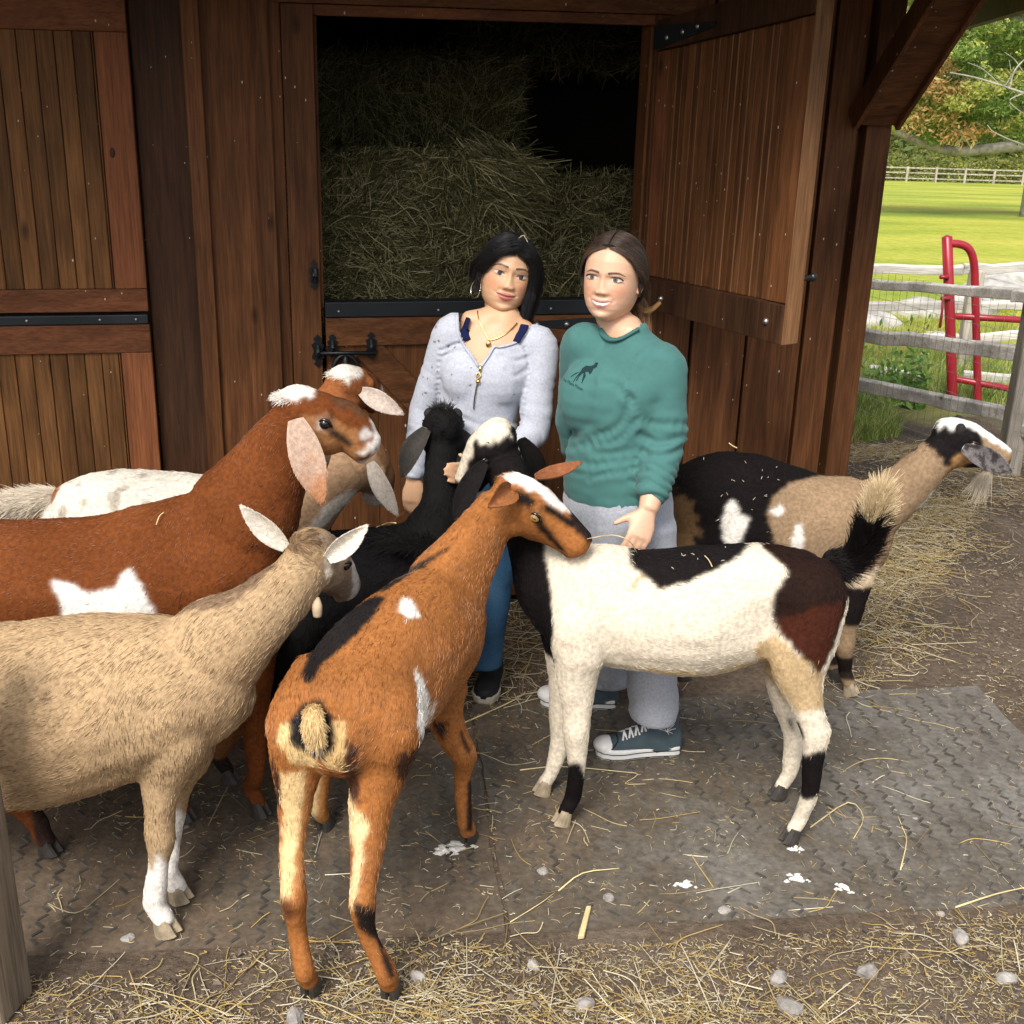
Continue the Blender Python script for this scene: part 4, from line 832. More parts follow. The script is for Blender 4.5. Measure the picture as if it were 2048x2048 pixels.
                cf = lambda q: np.where((ax(q) / (len(A) - 1) + vnoise(q, 70, 2) * 0.06)[:, None] > tf, c1, c0)
                set_color(tm, cf(vv)); tm.materials.append(m_skin_coat); to = put(bpy.data.objects.new('tail', tm), o)
                pp, nn = sample_surface(tm, hn, s.rg); i_ = ax(pp); dr = T[i_] * 0.9 + nn * 0.45 + s.rg.normal(0, 0.16, pp.shape); ln = fl * s.rg.uniform(0.4, 1, len(pp))
                t_ = np.linspace(0, 1, 4); pts = pp[:, None] + dr[:, None] * t_[None, :, None] * ln[:, None, None]; pts[:, :, 2] -= (t_ ** 2)[None] * ln[:, None] * 0.12
                strands('fur', pts, 0.0008, cf(pp) * s.rg.uniform(0.7, 1.2, (hn, 1)), m_fur, to)
            else:
                d.build(name, mt_, o, smooth=name != 'hoof')
        return o
    def furry(s, me, n, length, o):
        p, nn = sample_surface(me, n, s.rg); A = s.F[:, :3]; fl = np.empty_like(p)
        for i in range(0, n, 20000):
            q = p[i:i + 20000]; D = ((q ** 2).sum(1)[:, None] - 2 * q @ A.T + (A ** 2).sum(1)[None]); kk = np.argpartition(D, 3, axis=1)[:, :3]
            wts = 1 / (np.take_along_axis(D, kk, 1) + 1e-4); fl[i:i + 20000] = (s.F[:, 3:][kk] * wts[..., None]).sum(1) / wts.sum(1)[:, None]
        fl = fl - nn * (fl * nn).sum(1)[:, None]; fl /= np.linalg.norm(fl, axis=1)[:, None] + 1e-6
        sw = vnoise(p, 7, s.seed + 5); bi = np.cross(nn, fl); fl = fl + bi * (sw * 0.5)[:, None]
        short = np.ones(n)
        if hasattr(s, 'hd'):
            poll, d, uv, sd_, Lh, k = s.hd; t_ = ((p - poll) @ d) / Lh; rr = np.linalg.norm(p - (poll + d * (t_ * Lh)[:, None]), axis=1); hd_ = (t_ > -0.05) & (rr < 0.13); short[hd_] = np.interp(t_[hd_], [0, 0.3, 1], [0.7, 0.4, 0.22])
        short[p[:, 2] < 0.3] *= 0.6; short[p[:, 2] < 0.08] *= 0.6
        clump = vnoise(p, 55, s.seed + 9)
        ln = length * short * s.rg.uniform(0.55, 1.15, n) * (1 + 0.12 * clump); t_ = np.linspace(0, 1, 4)
        dr = fl * 0.95 + nn * (0.2 + 0.05 * clump)[:, None] + s.rg.normal(0, 0.09, p.shape)
        pts = p[:, None] + dr[:, None] * t_[None, :, None] * ln[:, None, None] - nn[:, None] * (t_ ** 2 * 0.22)[None, :, None] * ln[:, None, None] - nn[:, None] * 0.001
        c = s.color(p + fl * (s.rg.normal(0, 1, (n, 1)) * .010 + .004), nn, 0.0015) * s.rg.uniform(*s.var, (n, 1)) * (1 + s.mottle * 1.5 * vnoise(p, 26, s.seed + 2)[:, None])
        if hasattr(s, 'dark_tips'):
            k = s.rg.random(n) < s.dark_tips[0] * (0.6 + 0.8 * np.clip(vnoise(p, 18, 31), -0.5, 1)); sel = c[k]; c[k] = sel * 0.35 + np.array(s.dark_tips[1]) * 0.65
        strands('fur', pts, s.rg.uniform(0.0005, 0.0012, n), np.clip(c, 0, 1), s.mf, o, taper=0.2)
def A(x, y, Y): return at(x, y, Y)

# ---- piebald goat on the right, white body with black saddle
WHITE = (0.67, 0.59, 0.47); BLK = (0.010, 0.008, 0.008)
g = Goat('white goat with black saddle and raised black tail, in front of the woman in green', WHITE, 3.05, 11, 0.016, 52000, 0.06)
g.torso([(1672, 1175, 48, 3.14), (1642, 1185, 84, 3.14), (1575, 1197, 112, 3.14), (1500, 1205, 126, 3.14), (1400, 1222, 136, 3.14), (1290, 1222, 126, 3.15), (1190, 1208, 126, 3.17), (1115, 1200, 112, 3.2), (1075, 1205, 75, 3.21)], [.06, .1, .125, .135, .15, .145, .125, .11, .06])
g.chain([(A(1115, 1190, 3.2), .09, .125), (A(1072, 1110, 3.25), .07, .095), (A(1040, 1025, 3.34), .058, .075), (A(1008, 930, 3.42), .056, .065)], flowdrop=.2, root='neck')
g.head(A(984, 858, 3.45), A(898, 946, 3.46), up=(-.55, -.35, 1), k=1.16, dark=True)
g.ear(A(970, 925, 3.37), A(908, 1040, 3.33), .066, (-.4, -1, .2), .06, .5, (.012, .01, .01))
g.ear(A(1038, 880, 3.52), A(1078, 990, 3.58), .085, (.6, -.6, .2), .06, .5, (.012, .01, .01))
def leg(g, st, foot, fwd, pale=False, Y=None, r=.023): g.limb(st, gnd(*foot), fwd, r); g.hoof(gnd(*foot), fwd, pale, r)
leg(g, [(1160, 1255, 3.09, .075, 1.2), (1153, 1345, 3.07, .054, 1.15), (1153, 1420, 3.065, .043, 1), (1152, 1470, 3.06, .037, 1), (1154, 1530, 3.06, .027, 1), (1148, 1600, 3.08, .026, 1)], (1127, 1652), (-.9, -.3), True)
leg(g, [(1135, 1260, 3.26, .065, 1.2), (1127, 1360, 3.26, .046, 1), (1123, 1440, 3.26, .036, 1), (1122, 1480, 3.26, .033, 1), (1117, 1535, 3.27, .025, 1), (1108, 1570, 3.27, .026, 1)], (1088, 1592), (-.9, -.2), True)
leg(g, [(1625, 1190, 3.08, .085, 1.2), (1607, 1280, 3.06, .08, 1.25), (1600, 1345, 3.05, .065, 1.2), (1614, 1410, 3.03, .043, 1.1), (1630, 1468, 3.02, .035, 1.1), (1626, 1530, 3.02, .028, 1), (1618, 1590, 3.03, .026, 1), (1606, 1640, 3.04, .026, 1)], (1582, 1688), (-.9, -.3))
leg(g, [(1600, 1230, 3.22, .08, 1.2), (1575, 1330, 3.25, .06, 1.2), (1572, 1400, 3.26, .044, 1), (1588, 1468, 3.27, .034, 1), (1584, 1530, 3.27, .026, 1), (1578, 1570, 3.27, .026, 1)], (1557, 1600), (-.9, -.2))
g.tail([(A(1650, 1128, 3.14), .034), (A(1690, 1126, 3.14), .032), (A(1722, 1098, 3.13), .032), (A(1742, 1052, 3.12), .032), (A(1756, 1008, 3.11), .026), (A(1764, 980, 3.1), .012)], BLK, (.72, .58, .36), .66, .055, 5000)
g.poly([(880, 780), (1100, 780), (1092, 1100), (1098, 1130), (1110, 1190), (1118, 1250), (1114, 1300), (1120, 1334), (1062, 1284), (1030, 1250), (900, 1150)], BLK, 3.2)
g.fn(lambda q, n: (q[:, 1] > 3.33) & (q[:, 2] > .55), np.array(BLK))
c_ = lambda t_, o, q=0: g.hd[0] + g.hd[1] * t_ * g.hd[4] + g.hd[2] * o * g.hd[5] + g.hd[3] * q * g.hd[5]
g.ball_(c_(-.02, .01), .062, np.array(WHITE) * 1.05)
for a_, r_ in ((.3, .028), (.5, .036), (.7, .036), (.9, .042), (1.02, .03)): g.ball_(c_(a_, .004, 0), r_, np.array(WHITE))
g.kids.append(('horn', MB().add(*ball(c_(.14, -.004, -.032), .014)), m_horn)); g.kids.append(('horn', MB().add(*ball(c_(.14, -.004, .032), .014)), m_horn))
g.poly([(1255, 1090), (1262, 1060), (1495, 1040), (1500, 1085), (1480, 1112), (1440, 1138), (1380, 1165), (1318, 1182), (1285, 1152), (1262, 1126)], BLK, 3.1)
g.poly([(1520, 1040), (1640, 1050), (1720, 1100), (1690, 1210), (1660, 1290), (1636, 1342), (1600, 1322), (1560, 1272), (1540, 1230), (1546, 1190), (1574, 1145), (1546, 1112), (1528, 1090)], (.018, .009, .007), 3.08)
g.poly([(1546, 1240), (1690, 1200), (1660, 1290), (1636, 1342), (1600, 1322), (1562, 1272)], (.055, .016, .009), 3.06, soft=.012)
g.poly([(1500, 1300), (1545, 1265), (1600, 1326), (1640, 1346), (1644, 1420), (1590, 1420), (1540, 1350)], (.5, .36, .2), 3.06, soft=.012)
g.poly([(1230, 1345), (1300, 1335), (1420, 1350), (1500, 1320), (1500, 1390), (1300, 1400)], (.6, .47, .29), 3.08, soft=.015)
g.poly([(1135, 1528), (1162, 1520), (1180, 1600), (1160, 1642), (1108, 1640), (1108, 1625), (1128, 1585)], BLK, 3.07, ymax=3.17)
g.poly([(1596, 1512), (1660, 1495), (1654, 1592), (1600, 1600)], BLK, 3.02, ymax=3.15)
g.poly([(1570, 1432), (1580, 1436), (1590, 1462), (1584, 1464)], BLK, 3.24)
g.var = (.8, 1.12); g.bump((1165, 1225, 3.02, .1, .016), (1545, 1240, 3.02, .07, -.018), (1625, 1165, 3.03, .07, .012), (1250, 1200, 3.0, .08, -.008), (1180, 1320, 3.02, .05, .01), (1400, 1260, 3.0, .13, .012), (1645, 1462, 3.02, .025, .012), (1600, 1475, 3.27, .025, .01), (1152, 1468, 3.03, .03, .006), (1240, 1095, 3.14, .08, .008))
g.poly([(1276, 1150), (1290, 1150), (1262, 1180), (1256, 1178)], (.4, .3, .18), 3.03)
g.build()

# ---- orange brown goat walking away in front
OR = (0.3, 0.115, 0.034)
g = Goat('orange brown goat seen from behind, black stripe on its back, head turned right', OR, 2.7, 12, 0.019, 70000, 0.24); g.mf = m_sleek
X_ = .035
g.chain([((-.415 + X_, 2.41, .655), .06, .06), ((-.41 + X_, 2.47, .655), .12, .115), ((-.40 + X_, 2.56, .665), .15, .15), ((-.36 + X_, 2.70, .665), .158, .185), ((-.30 + X_, 2.84, .668), .15, .198), ((-.235 + X_, 2.96, .672), .125, .195), ((-.185 + X_, 3.06, .685), .1, .155), ((-.165 + X_, 3.11, .69), .06, .09)], flowdrop=.5)
g.chain([(A(892, 1185, 3.02), .09, .125), (A(922, 1132, 3.05), .08, .106), (A(955, 1082, 3.09), .068, .088), (A(984, 1040, 3.12), .058, .072), (A(1006, 1008, 3.13), .055, .066)], flowdrop=.2, root='neck')
g.head(A(1030, 962, 3.14), A(1190, 1056, 3.09), up=(.3, -.2, 1), k=1.2)
OI = (.1, .045, .03)
g.ear(A(1022, 982, 3.09), A(978, 1014, 2.99), .07, (.3, -.7, .5), .0, .9, (.1, .04, .02), (.33, .13, .05))
g.ear(A(1072, 958, 3.2), A(1160, 934, 3.28), .055, (.1, -.3, 1), -.06, .6, (.34, .14, .055), (.26, .1, .045), curl=.1)
c_ = lambda t_, o, q=0: g.hd[0] + g.hd[1] * t_ * g.hd[4] + g.hd[2] * o * g.hd[5] + g.hd[3] * q * g.hd[5]
leg(g, [(775, 1440, 2.54, .09, 1.15), (760, 1520, 2.52, .075, 1.2), (745, 1600, 2.48, .057, 1.1), (736, 1680, 2.43, .042, 1.1), (728, 1760, 2.36, .031, 1.1), (725, 1812, 2.34, .031, 1.1), (736, 1870, 2.35, .023, 1), (758, 1930, 2.36, .023, 1)], (780, 1998), (.3, 1), r=.024)
leg(g, [(608, 1440, 2.52, .085, 1.15), (596, 1520, 2.5, .065, 1.2), (590, 1600, 2.48, .042, 1.1), (585, 1680, 2.45, .033, 1.1), (585, 1755, 2.38, .027, 1.1), (588, 1806, 2.36, .029, 1.1), (596, 1870, 2.37, .022, 1), (607, 1930, 2.38, .022, 1)], (620, 1992), (.3, 1), r=.024)
leg(g, [(880, 1370, 2.99, .075, 1.2), (886, 1425, 2.98, .055, 1.15), (908, 1475, 2.98, .044, 1), (928, 1513, 2.98, .034, 1), (925, 1560, 2.99, .025, 1), (923, 1615, 3.0, .023, 1)], (936, 1688), (.4, 1), r=.024)
leg(g, [(690, 1380, 3.0, .07, 1.2), (655, 1460, 3.02, .048, 1.1), (640, 1530, 3.03, .036, 1), (636, 1580, 3.04, .026, 1)], (648, 1662), (.4, 1), r=.024)
g.tail([(A(628, 1418, 2.43), .016), (A(626, 1432, 2.39), .02), (A(627, 1452, 2.375), .023), (A(630, 1478, 2.378), .019), (A(634, 1500, 2.385), .008)], (.72, .52, .26), (.5, .42, .32), .86, .018, 1500)
g.poly([(610, 1352), (622, 1290), (640, 1250), (680, 1212), (742, 1176), (770, 1180), (745, 1228), (695, 1288), (650, 1330), (632, 1364), (616, 1368)], (.014, .012, .012), 2.62)
g.bump((590, 1330, 2.5, .055, .014), (745, 1330, 2.5, .06, .012), (800, 1400, 2.66, .075, -.02), (880, 1240, 2.92, .1, .014), (820, 1290, 2.8, .1, .01), (727, 1815, 2.3, .028, .012), (588, 1808, 2.33, .028, .011), (930, 1512, 2.96, .028, .006), (640, 1350, 2.5, .05, .01), (760, 1420, 2.5, .08, .01), (870, 1130, 2.97, .06, .008))
g.poly([(735, 1185), (790, 1148), (815, 1128), (850, 1112), (910, 1075), (905, 1085), (850, 1128), (820, 1146), (770, 1190)], (.03, .018, .012), 2.9)
g.poly([(805, 1198), (820, 1203), (828, 1222), (838, 1243), (815, 1246), (797, 1228)], (.78, .74, .68), 2.85)
g.poly([(828, 1338), (846, 1374), (857, 1402), (853, 1442), (836, 1478), (831, 1440), (830, 1395)], (.78, .74, .68), 2.78)
g.poly([(868, 1395), (864, 1425), (852, 1450), (856, 1418)], (.6, .5, .4), 2.85)
g.poly([(596, 1412), (622, 1396), (645, 1404), (658, 1430), (676, 1446), (680, 1482), (658, 1500), (632, 1516), (598, 1500), (564, 1486), (576, 1440)], (.012, .010, .010), 2.4)
g.poly([(551, 1480), (560, 1450), (575, 1438), (574, 1480), (600, 1500), (632, 1518), (628, 1540), (585, 1525)], (.6, .42, .2), 2.42, soft=.01)
g.poly([(668, 1446), (690, 1442), (695, 1480), (720, 1540), (690, 1545), (640, 1530), (640, 1512), (668, 1492)], (.6, .4, .18), 2.42, soft=.01)
g.poly([(560, 1540), (620, 1545), (612, 1640), (600, 1700), (596, 1780), (568, 1790), (566, 1700)], (.62, .44, .22), 2.45, soft=.012)
g.poly([(612, 1548), (622, 1548), (620, 1650), (608, 1760), (590, 1790), (598, 1690)], (.38, .17, .06), 2.45, soft=.008)
g.poly([(640, 1540), (690, 1580), (735, 1640), (725, 1750), (708, 1800), (698, 1790), (712, 1700), (690, 1640)], (.66, .48, .26), 2.44, soft=.01)
g.poly([(548, 1500), (562, 1560), (566, 1620), (556, 1610), (548, 1560)], (.05, .02, .012), 2.47, soft=.012)
g.poly([(692, 1470), (718, 1500), (722, 1600), (700, 1590), (690, 1540)], (.06, .025, .014), 2.45, soft=.015)
g.poly([(785, 1515), (850, 1462), (865, 1480), (805, 1550)], (.06, .028, .016), 2.8, soft=.012)
g.poly([(705, 1800), (755, 1815), (764, 1880), (790, 1950), (778, 1955), (752, 1880), (716, 1850)], (.02, .014, .012), 2.34, soft=.006)
g.poly([(560, 1800), (585, 1790), (590, 1830), (570, 1840)], (.13, .05, .02), 2.35, soft=.006)
g.poly([(862, 1445), (900, 1440), (880, 1480)], (.03, .018, .012), 2.98); g.poly([(922, 1460), (940, 1500), (932, 1512), (915, 1470)], (.02, .014, .012), 2.98)
g.poly([(935, 1560), (945, 1560), (942, 1660), (930, 1660)], (.02, .014, .012), 3.0)
# face: white forehead, black stripes, black muzzle
for a_, q_, r_ in ((.02, 0, .03), (.15, .004, .034), (.3, .004, .028), (.45, .004, .022), (.58, .002, .018), (.68, 0, .012)): g.ball_(c_(a_, .012, q_), r_ * 1.05, (.8, .77, .72))
for sg in (-1, 1):
    for a_, o_, q_, r_ in ((.12, -.004, .034, .018), (.2, -.006, .04, .02), (.28, -.006, .04, .018), ): g.ball_(c_(a_, o_, sg * q_), r_, (.014, .011, .01))
    g.paint.append(('seg', c_(.44, -.03, sg * .05), c_(.66, -.06, sg * .04), .012, (.008, .007, .007))); g.paint.append(('seg', c_(.66, -.06, sg * .04), c_(.8, -.075, sg * .03), .009, (.008, .007, .007)))
    g.paint.append(('seg', c_(.24, -.004, sg * .036), c_(.5, -.004, sg * .027), .0125, (.008, .007, .007))); g.paint.append(('seg', c_(.5, -.004, sg * .027), c_(.76, -.012, sg * .017), .0105, (.008, .007, .007)))
    g.ball_(c_(.37, -.012, sg * .05), .012, (.36, .17, .07))
for a_, o_, r_ in ((.74, -.012, .02), (.86, -.02, .026), (.96, -.03, .028)): g.ball_(c_(a_, o_, 0), r_, (.02, .014, .013))
g.ball_(c_(.82, -.098, 0), .028, (.03, .02, .018)); g.ball_(c_(1.0, -.088, 0), .017, (.6, .55, .5))
g.ball_(A(1015, 1100, 3.05), .022, (.78, .74, .68))
g.kids.append(('horn', MB().add(*ball(c_(.06, .0, -.03), (.011, .011, .02))), m_horn)) if 0 else None
g.build()

# ---- tan goat at the left
TAN = (0.42, 0.29, 0.165)
g = Goat('heavy tan goat at the left front with white socks and white pricked ears', TAN, 2.6, 13, 0.022, 80000, 0.08)
g.dark_tips = (0.3, (.09, .06, .035))
g.torso([(-420, 1400, 60, 2.68), (-360, 1410, 130, 2.68), (-250, 1420, 175, 2.68), (-100, 1432, 190, 2.68), (50, 1430, 193, 2.68), (180, 1404, 182, 2.68), (300, 1384, 163, 2.68), (390, 1366, 140, 2.7), (450, 1350, 105, 2.71), (482, 1335, 65, 2.72)], [.08, .14, .19, .21, .21, .2, .17, .14, .11, .06])
g.chain([(A(430, 1300, 2.7), .1, .13), (A(495, 1250, 2.73), .083, .1), (A(545, 1205, 2.77), .073, .086), (A(588, 1166, 2.81), .064, .076), (A(615, 1130, 2.84), .06, .07)], flowdrop=.25, root='neck')
g.head(A(632, 1068, 2.86), A(724, 1138, 3.06), up=(.15, -.1, 1), k=1.1, dark=True)
g.ear(A(572, 1094, 2.83), A(482, 1012, 2.78), .06, (-.1, -1, .3), -.03, .6, (.8, .73, .62), (.84, .78, .68))
g.ear(A(655, 1116, 2.82), A(731, 1058, 2.8), .06, (.2, -1, .1), -.05, .7, (.82, .75, .65), (.82, .76, .66), curl=-.12)
c_ = lambda t_, o, q=0: g.hd[0] + g.hd[1] * t_ * g.hd[4] + g.hd[2] * o * g.hd[5] + g.hd[3] * q * g.hd[5]
leg(g, [(345, 1470, 2.62, .08, 1.2), (325, 1565, 2.6, .046, 1.15), (319, 1630, 2.59, .036, 1.05), (321, 1685, 2.585, .034, 1), (316, 1735, 2.58, .026, 1), (310, 1785, 2.58, .026, 1)], (332, 1872), (.9, -.3), True, r=.028)
leg(g, [(370, 1480, 2.78, .07, 1.2), (350, 1570, 2.77, .042, 1.1), (343, 1640, 2.76, .033, 1), (341, 1690, 2.75, .028, 1), (341, 1740, 2.74, .025, 1)], (358, 1806), (.9, -.2), True, r=.026)
leg(g, [(-330, 1470, 2.6, .1, 1.2), (-340, 1580, 2.58, .06, 1.1), (-360, 1680, 2.56, .035, 1), (-355, 1760, 2.56, .026, 1)], (-340, 1870), (.9, 0)); leg(g, [(-300, 1470, 2.8, .1, 1.2), (-310, 1580, 2.8, .06, 1.1), (-330, 1680, 2.8, .035, 1)], (-310, 1800), (.9, 0))
g.fn(lambda q, n: (q[:, 2] < .235 + .03 * np.sin(q[:, 0] * 140)) & (q[:, 0] > -1.2), np.array((.78, .74, .68)))
g.poly([(560, 1090), (600, 1055), (660, 1060), (660, 1085), (610, 1110), (580, 1120)], (.2, .125, .07), 2.84, soft=.015)
g.poly([(620, 1070), (740, 1060), (740, 1240), (650, 1220), (650, 1150)], (.3, .22, .15), 2.9, soft=.012)
g.poly([(702, 1120), (735, 1120), (735, 1200), (690, 1215), (712, 1180), (705, 1150)], (.75, .7, .63), 2.95, soft=.008)
g.poly([(640, 1120), (662, 1125), (665, 1150), (645, 1160)], (.72, .64, .52), 2.84)
g.poly([(414, 1190), (500, 1140), (556, 1100), (565, 1120), (505, 1178), (420, 1225), (300, 1235), (300, 1215)], (.2, .13, .08), 2.72, soft=.02)
g.bump((400, 1380, 2.55, .12, .015), (300, 1450, 2.45, .1, -.01), (180, 1480, 2.42, .2, .02), (345, 1490, 2.53, .07, .012), (430, 1240, 2.68, .06, .01), (321, 1688, 2.56, .03, .006))
g.kids.append(('wattle', MB().add(*tube([A(634, 1195, 2.8), A(634, 1212, 2.79), A(635, 1232, 2.79)], [.006, .013, .011])), plain('pale wattle', (.5, .38, .25), 0.8)))
g.build()

# ---- red brown goat with the long white ear
RED = (0.15, 0.045, 0.013)
g = Goat('big red brown goat with long white hanging ears behind the tan goat', RED, 3.0, 14, 0.016, 60000, 0.24); g.mf = m_sleek
g.torso([(-420, 1180, 60, 3.1), (-350, 1190, 120, 3.1), (-220, 1200, 155, 3.1), (-60, 1198, 163, 3.1), (80, 1205, 172, 3.1), (220, 1196, 173, 3.1), (350, 1163, 170, 3.1), (450, 1128, 160, 3.1), (518, 1110, 120, 3.1), (556, 1112, 70, 3.1)], [.07, .13, .17, .18, .19, .175, .15, .13, .1, .06])
g.chain([(A(480, 1040, 3.1), .105, .15), (A(528, 955, 3.1), .085, .118), (A(566, 893, 3.11), .072, .096), (A(598, 848, 3.12), .062, .08)], flowdrop=.25, root='neck')
g.head(A(598, 788, 3.12), A(764, 848, 3.13), up=(.1, -.05, 1), k=1.24, roman=.014, dark=True)
g.ear(A(592, 838, 3.03), A(645, 1008, 3.0), .092, (.1, -1, .1), .03, .35, (.72, .66, .6), (.5, .36, .28))
g.ear(A(622, 838, 3.21), A(640, 960, 3.3), .085, (.1, 1, .1), .03, .35, (.72, .66, .6), (.5, .36, .28))
def redear(col, t_, v): k = np.clip((t_ - .45) * 2.2 + .5 * vnoise(v, 40, 2)[:, None], 0, 1); return col * (1 - k) + np.array((.42, .2, .1)) * k
g.coatvar = redear
c_ = lambda t_, o, q=0: g.hd[0] + g.hd[1] * t_ * g.hd[4] + g.hd[2] * o * g.hd[5] + g.hd[3] * q * g.hd[5]
leg(g, [(500, 1250, 3.06, .075, 1.2), (512, 1340, 3.06, .05, 1.1), (513, 1420, 3.06, .037, 1), (510, 1478, 3.06, .034, 1), (512, 1550, 3.07, .024, 1)], (520, 1636), (.8, -.4), r=.024)
leg(g, [(440, 1280, 3.0, .07, 1.2), (395, 1400, 3.0, .048, 1.1), (372, 1490, 3.02, .034, 1), (368, 1560, 3.04, .025, 1)], (370, 1645), (.8, -.3))
leg(g, [(-120, 1290, 2.98, .12, 1.3), (-20, 1420, 2.96, .07, 1.2), (20, 1520, 2.94, .045, 1.1), (25, 1590, 2.92, .035, 1.1), (55, 1640, 2.9, .03, 1)], (98, 1712), (.9, -.3), r=.027); leg(g, [(-200, 1290, 3.2, .1, 1.2), (-160, 1420, 3.2, .06, 1.1), (-190, 1520, 3.2, .035, 1)], (-150, 1600), (.9, 0))
g.poly([(103, 1158), (130, 1163), (180, 1188), (230, 1176), (246, 1146), (262, 1133), (276, 1160), (296, 1205), (318, 1240), (300, 1300), (130, 1300), (122, 1210)], (.78, .75, .7), 2.95)
g.poly([(60, 1600), (130, 1600), (140, 1740), (80, 1700)], (.03, .018, .014), 2.9, soft=.01)
g.poly([(600, 840), (690, 850), (740, 905), (690, 940), (600, 930)], (.36, .165, .065), 3.1, soft=.02)
for a_, r_ in ((-.02, .045), (-.1, .04)): g.ball_(c_(a_, .004), r_, (.75, .7, .63))
for sg in (-1, 1):
    g.paint.append(('seg', c_(.48, -.035, sg * .048), c_(.72, -.056, sg * .036), .011, (.04, .025, .02)))
    g.ball_(c_(.38, -.024, sg * .05), .026, (.3, .16, .09)); g.ball_(c_(.36, -.03, sg * .058), .016, (.55, .45, .38))
g.ball_(c_(.5, .01), .032, (.09, .04, .02)); g.ball_(c_(.65, .008), .03, (.1, .045, .022))
for a_, o_, r_ in ((.86, -.03, .036), (.95, -.05, .042), (.98, -.08, .032), (.82, -.04, .03)): g.ball_(c_(a_, o_), r_, (.62, .58, .54))
for sg in (-1, 1): g.paint.append(('seg', c_(.78, -.076, sg * .034), c_(1.0, -.078, sg * .018), .0045, (.03, .02, .018))); g.ball_(c_(1.0, -.05, sg * .016), .008, (.02, .016, .015))
g.bump((430, 1130, 2.98, .13, .018), (330, 1090, 2.98, .09, -.012), (100, 1110, 2.95, .08, -.02), (40, 1060, 2.98, .07, .014), (30, 1190, 2.92, .12, .018), (200, 1160, 2.92, .16, .012), (490, 1240, 3.02, .06, .01))
g.build()
def tuft(o, center, r, n, ln, col, dirv, spread=.5, seed=1, rad=.0008, z=0.5):
    r_ = np.random.default_rng(seed); dv = r_.normal(0, 1, (n, 3)); dv /= np.linalg.norm(dv, axis=1)[:, None]; dv[:, 2] = np.abs(dv[:, 2]) * z
    P_ = np.asarray(center) + dv * np.asarray(r); d = dv * spread + np.asarray(dirv) + r_.normal(0, .25, (n, 3)); t_ = np.linspace(0, 1, 4); L_ = ln * r_.uniform(.5, 1.1, n)
    pts = P_[:, None] + d[:, None] * t_[None, :, None] * L_[:, None, None]; pts[:, :, 2] -= (t_ ** 2)[None] * (L_ * .35)[:, None]
    return strands('hair_tuft', pts, rad, np.array(col) * r_.uniform(.75, 1.15, (n, 1)), m_fur, o)
tuft(g.o, c_(-.03, -.012), (.05, .045, .022), 1500, .02, (.76, .71, .64), (-.3, 0, .2))

# ---- white backed goat against the wall, its brown head in front of the latch
WB = (0.62, 0.58, 0.5)
g = Goat('goat with dappled white back and brown head, the head under the door latch', WB, 3.6, 15, 0.018, 26000, 0.12); g.var = (.75, 1.15)
g.torso([(90, 1070, 45, 3.72), (125, 1068, 85, 3.72), (200, 1050, 108, 3.72), (300, 1046, 108, 3.72), (400, 1056, 110, 3.73), (480, 1060, 105, 3.75), (540, 1060, 60, 3.77)], [.06, .11, .15, .16, .15, .12, .07])
g.chain([(A(520, 1010, 3.75), .085, .11), (A(590, 910, 3.78), .068, .09), (A(650, 835, 3.8), .058, .075), (A(685, 790, 3.82), .055, .068)], flowdrop=.2, root='neck')
g.head(A(692, 742, 3.83), A(772, 768, 4.02), up=(.1, -.25, 1), k=1.1, roman=.008)
g.ear(A(722, 782, 3.82), A(806, 828, 3.78), .066, (-.3, -1, .5), .06, .5, (.6, .55, .48), (.5, .42, .36))
g.ear(A(672, 760, 3.9), A(655, 830, 3.95), .08, (-1, 0, .3), .03, .5, (.4, .2, .1), (.4, .2, .1))
c_ = lambda t_, o, q=0: g.hd[0] + g.hd[1] * t_ * g.hd[4] + g.hd[2] * o * g.hd[5] + g.hd[3] * q * g.hd[5]
for (x, Y) in ((180, 3.6), (190, 3.84), (470, 3.64), (480, 3.88)):
    b_ = A(x, 1090, Y); f_ = np.array([b_[0], b_[1], 0]); g.chain([(b_, .07), (b_ * [1, 1, .62], .045), (b_ * [1, 1, .4], .032), (b_ * [1, 1, .15], .024)], back=False, up=(1, .2, 0)); g.hoof(f_, (1, 0))
g.tail([(A(118, 995, 3.72), .03), (A(70, 1000, 3.7), .035), (A(10, 1008, 3.68), .03), (A(-50, 1030, 3.66), .015)], (.7, .62, .5), None, .9, .05, 2200)
g.poly([(470, 700), (860, 640), (860, 1000), (600, 1060), (470, 1000), (430, 960), (410, 935)], (.27, .095, .034), 3.75)
g.poly([(75, 985), (122, 960), (118, 985), (108, 1010), (80, 1012)], (.2, .075, .03), 3.7)
def spk(q, n): return (vnoise(q, 30, 6) > .42) & (q[:, 0] < -1.0)
g.fn(spk, np.array((.36, .32, .26)))
for a_, r_ in ((-.02, .05), (.1, .035), (-.12, .04)): g.ball_(c_(a_, .002), r_, (.76, .7, .62))
g.ball_(c_(.86, -.02), .05, (.62, .56, .5)); g.ball_(c_(.6, .02), .045, (.12, .05, .025)); g.ball_(c_(.42, .0, .02), .03, (.14, .05, .02))
g.build(); tuft(g.o, c_(0, -.012), (.045, .04, .022), 900, .02, (.78, .73, .66), (-.3, -.1, .2), seed=4)

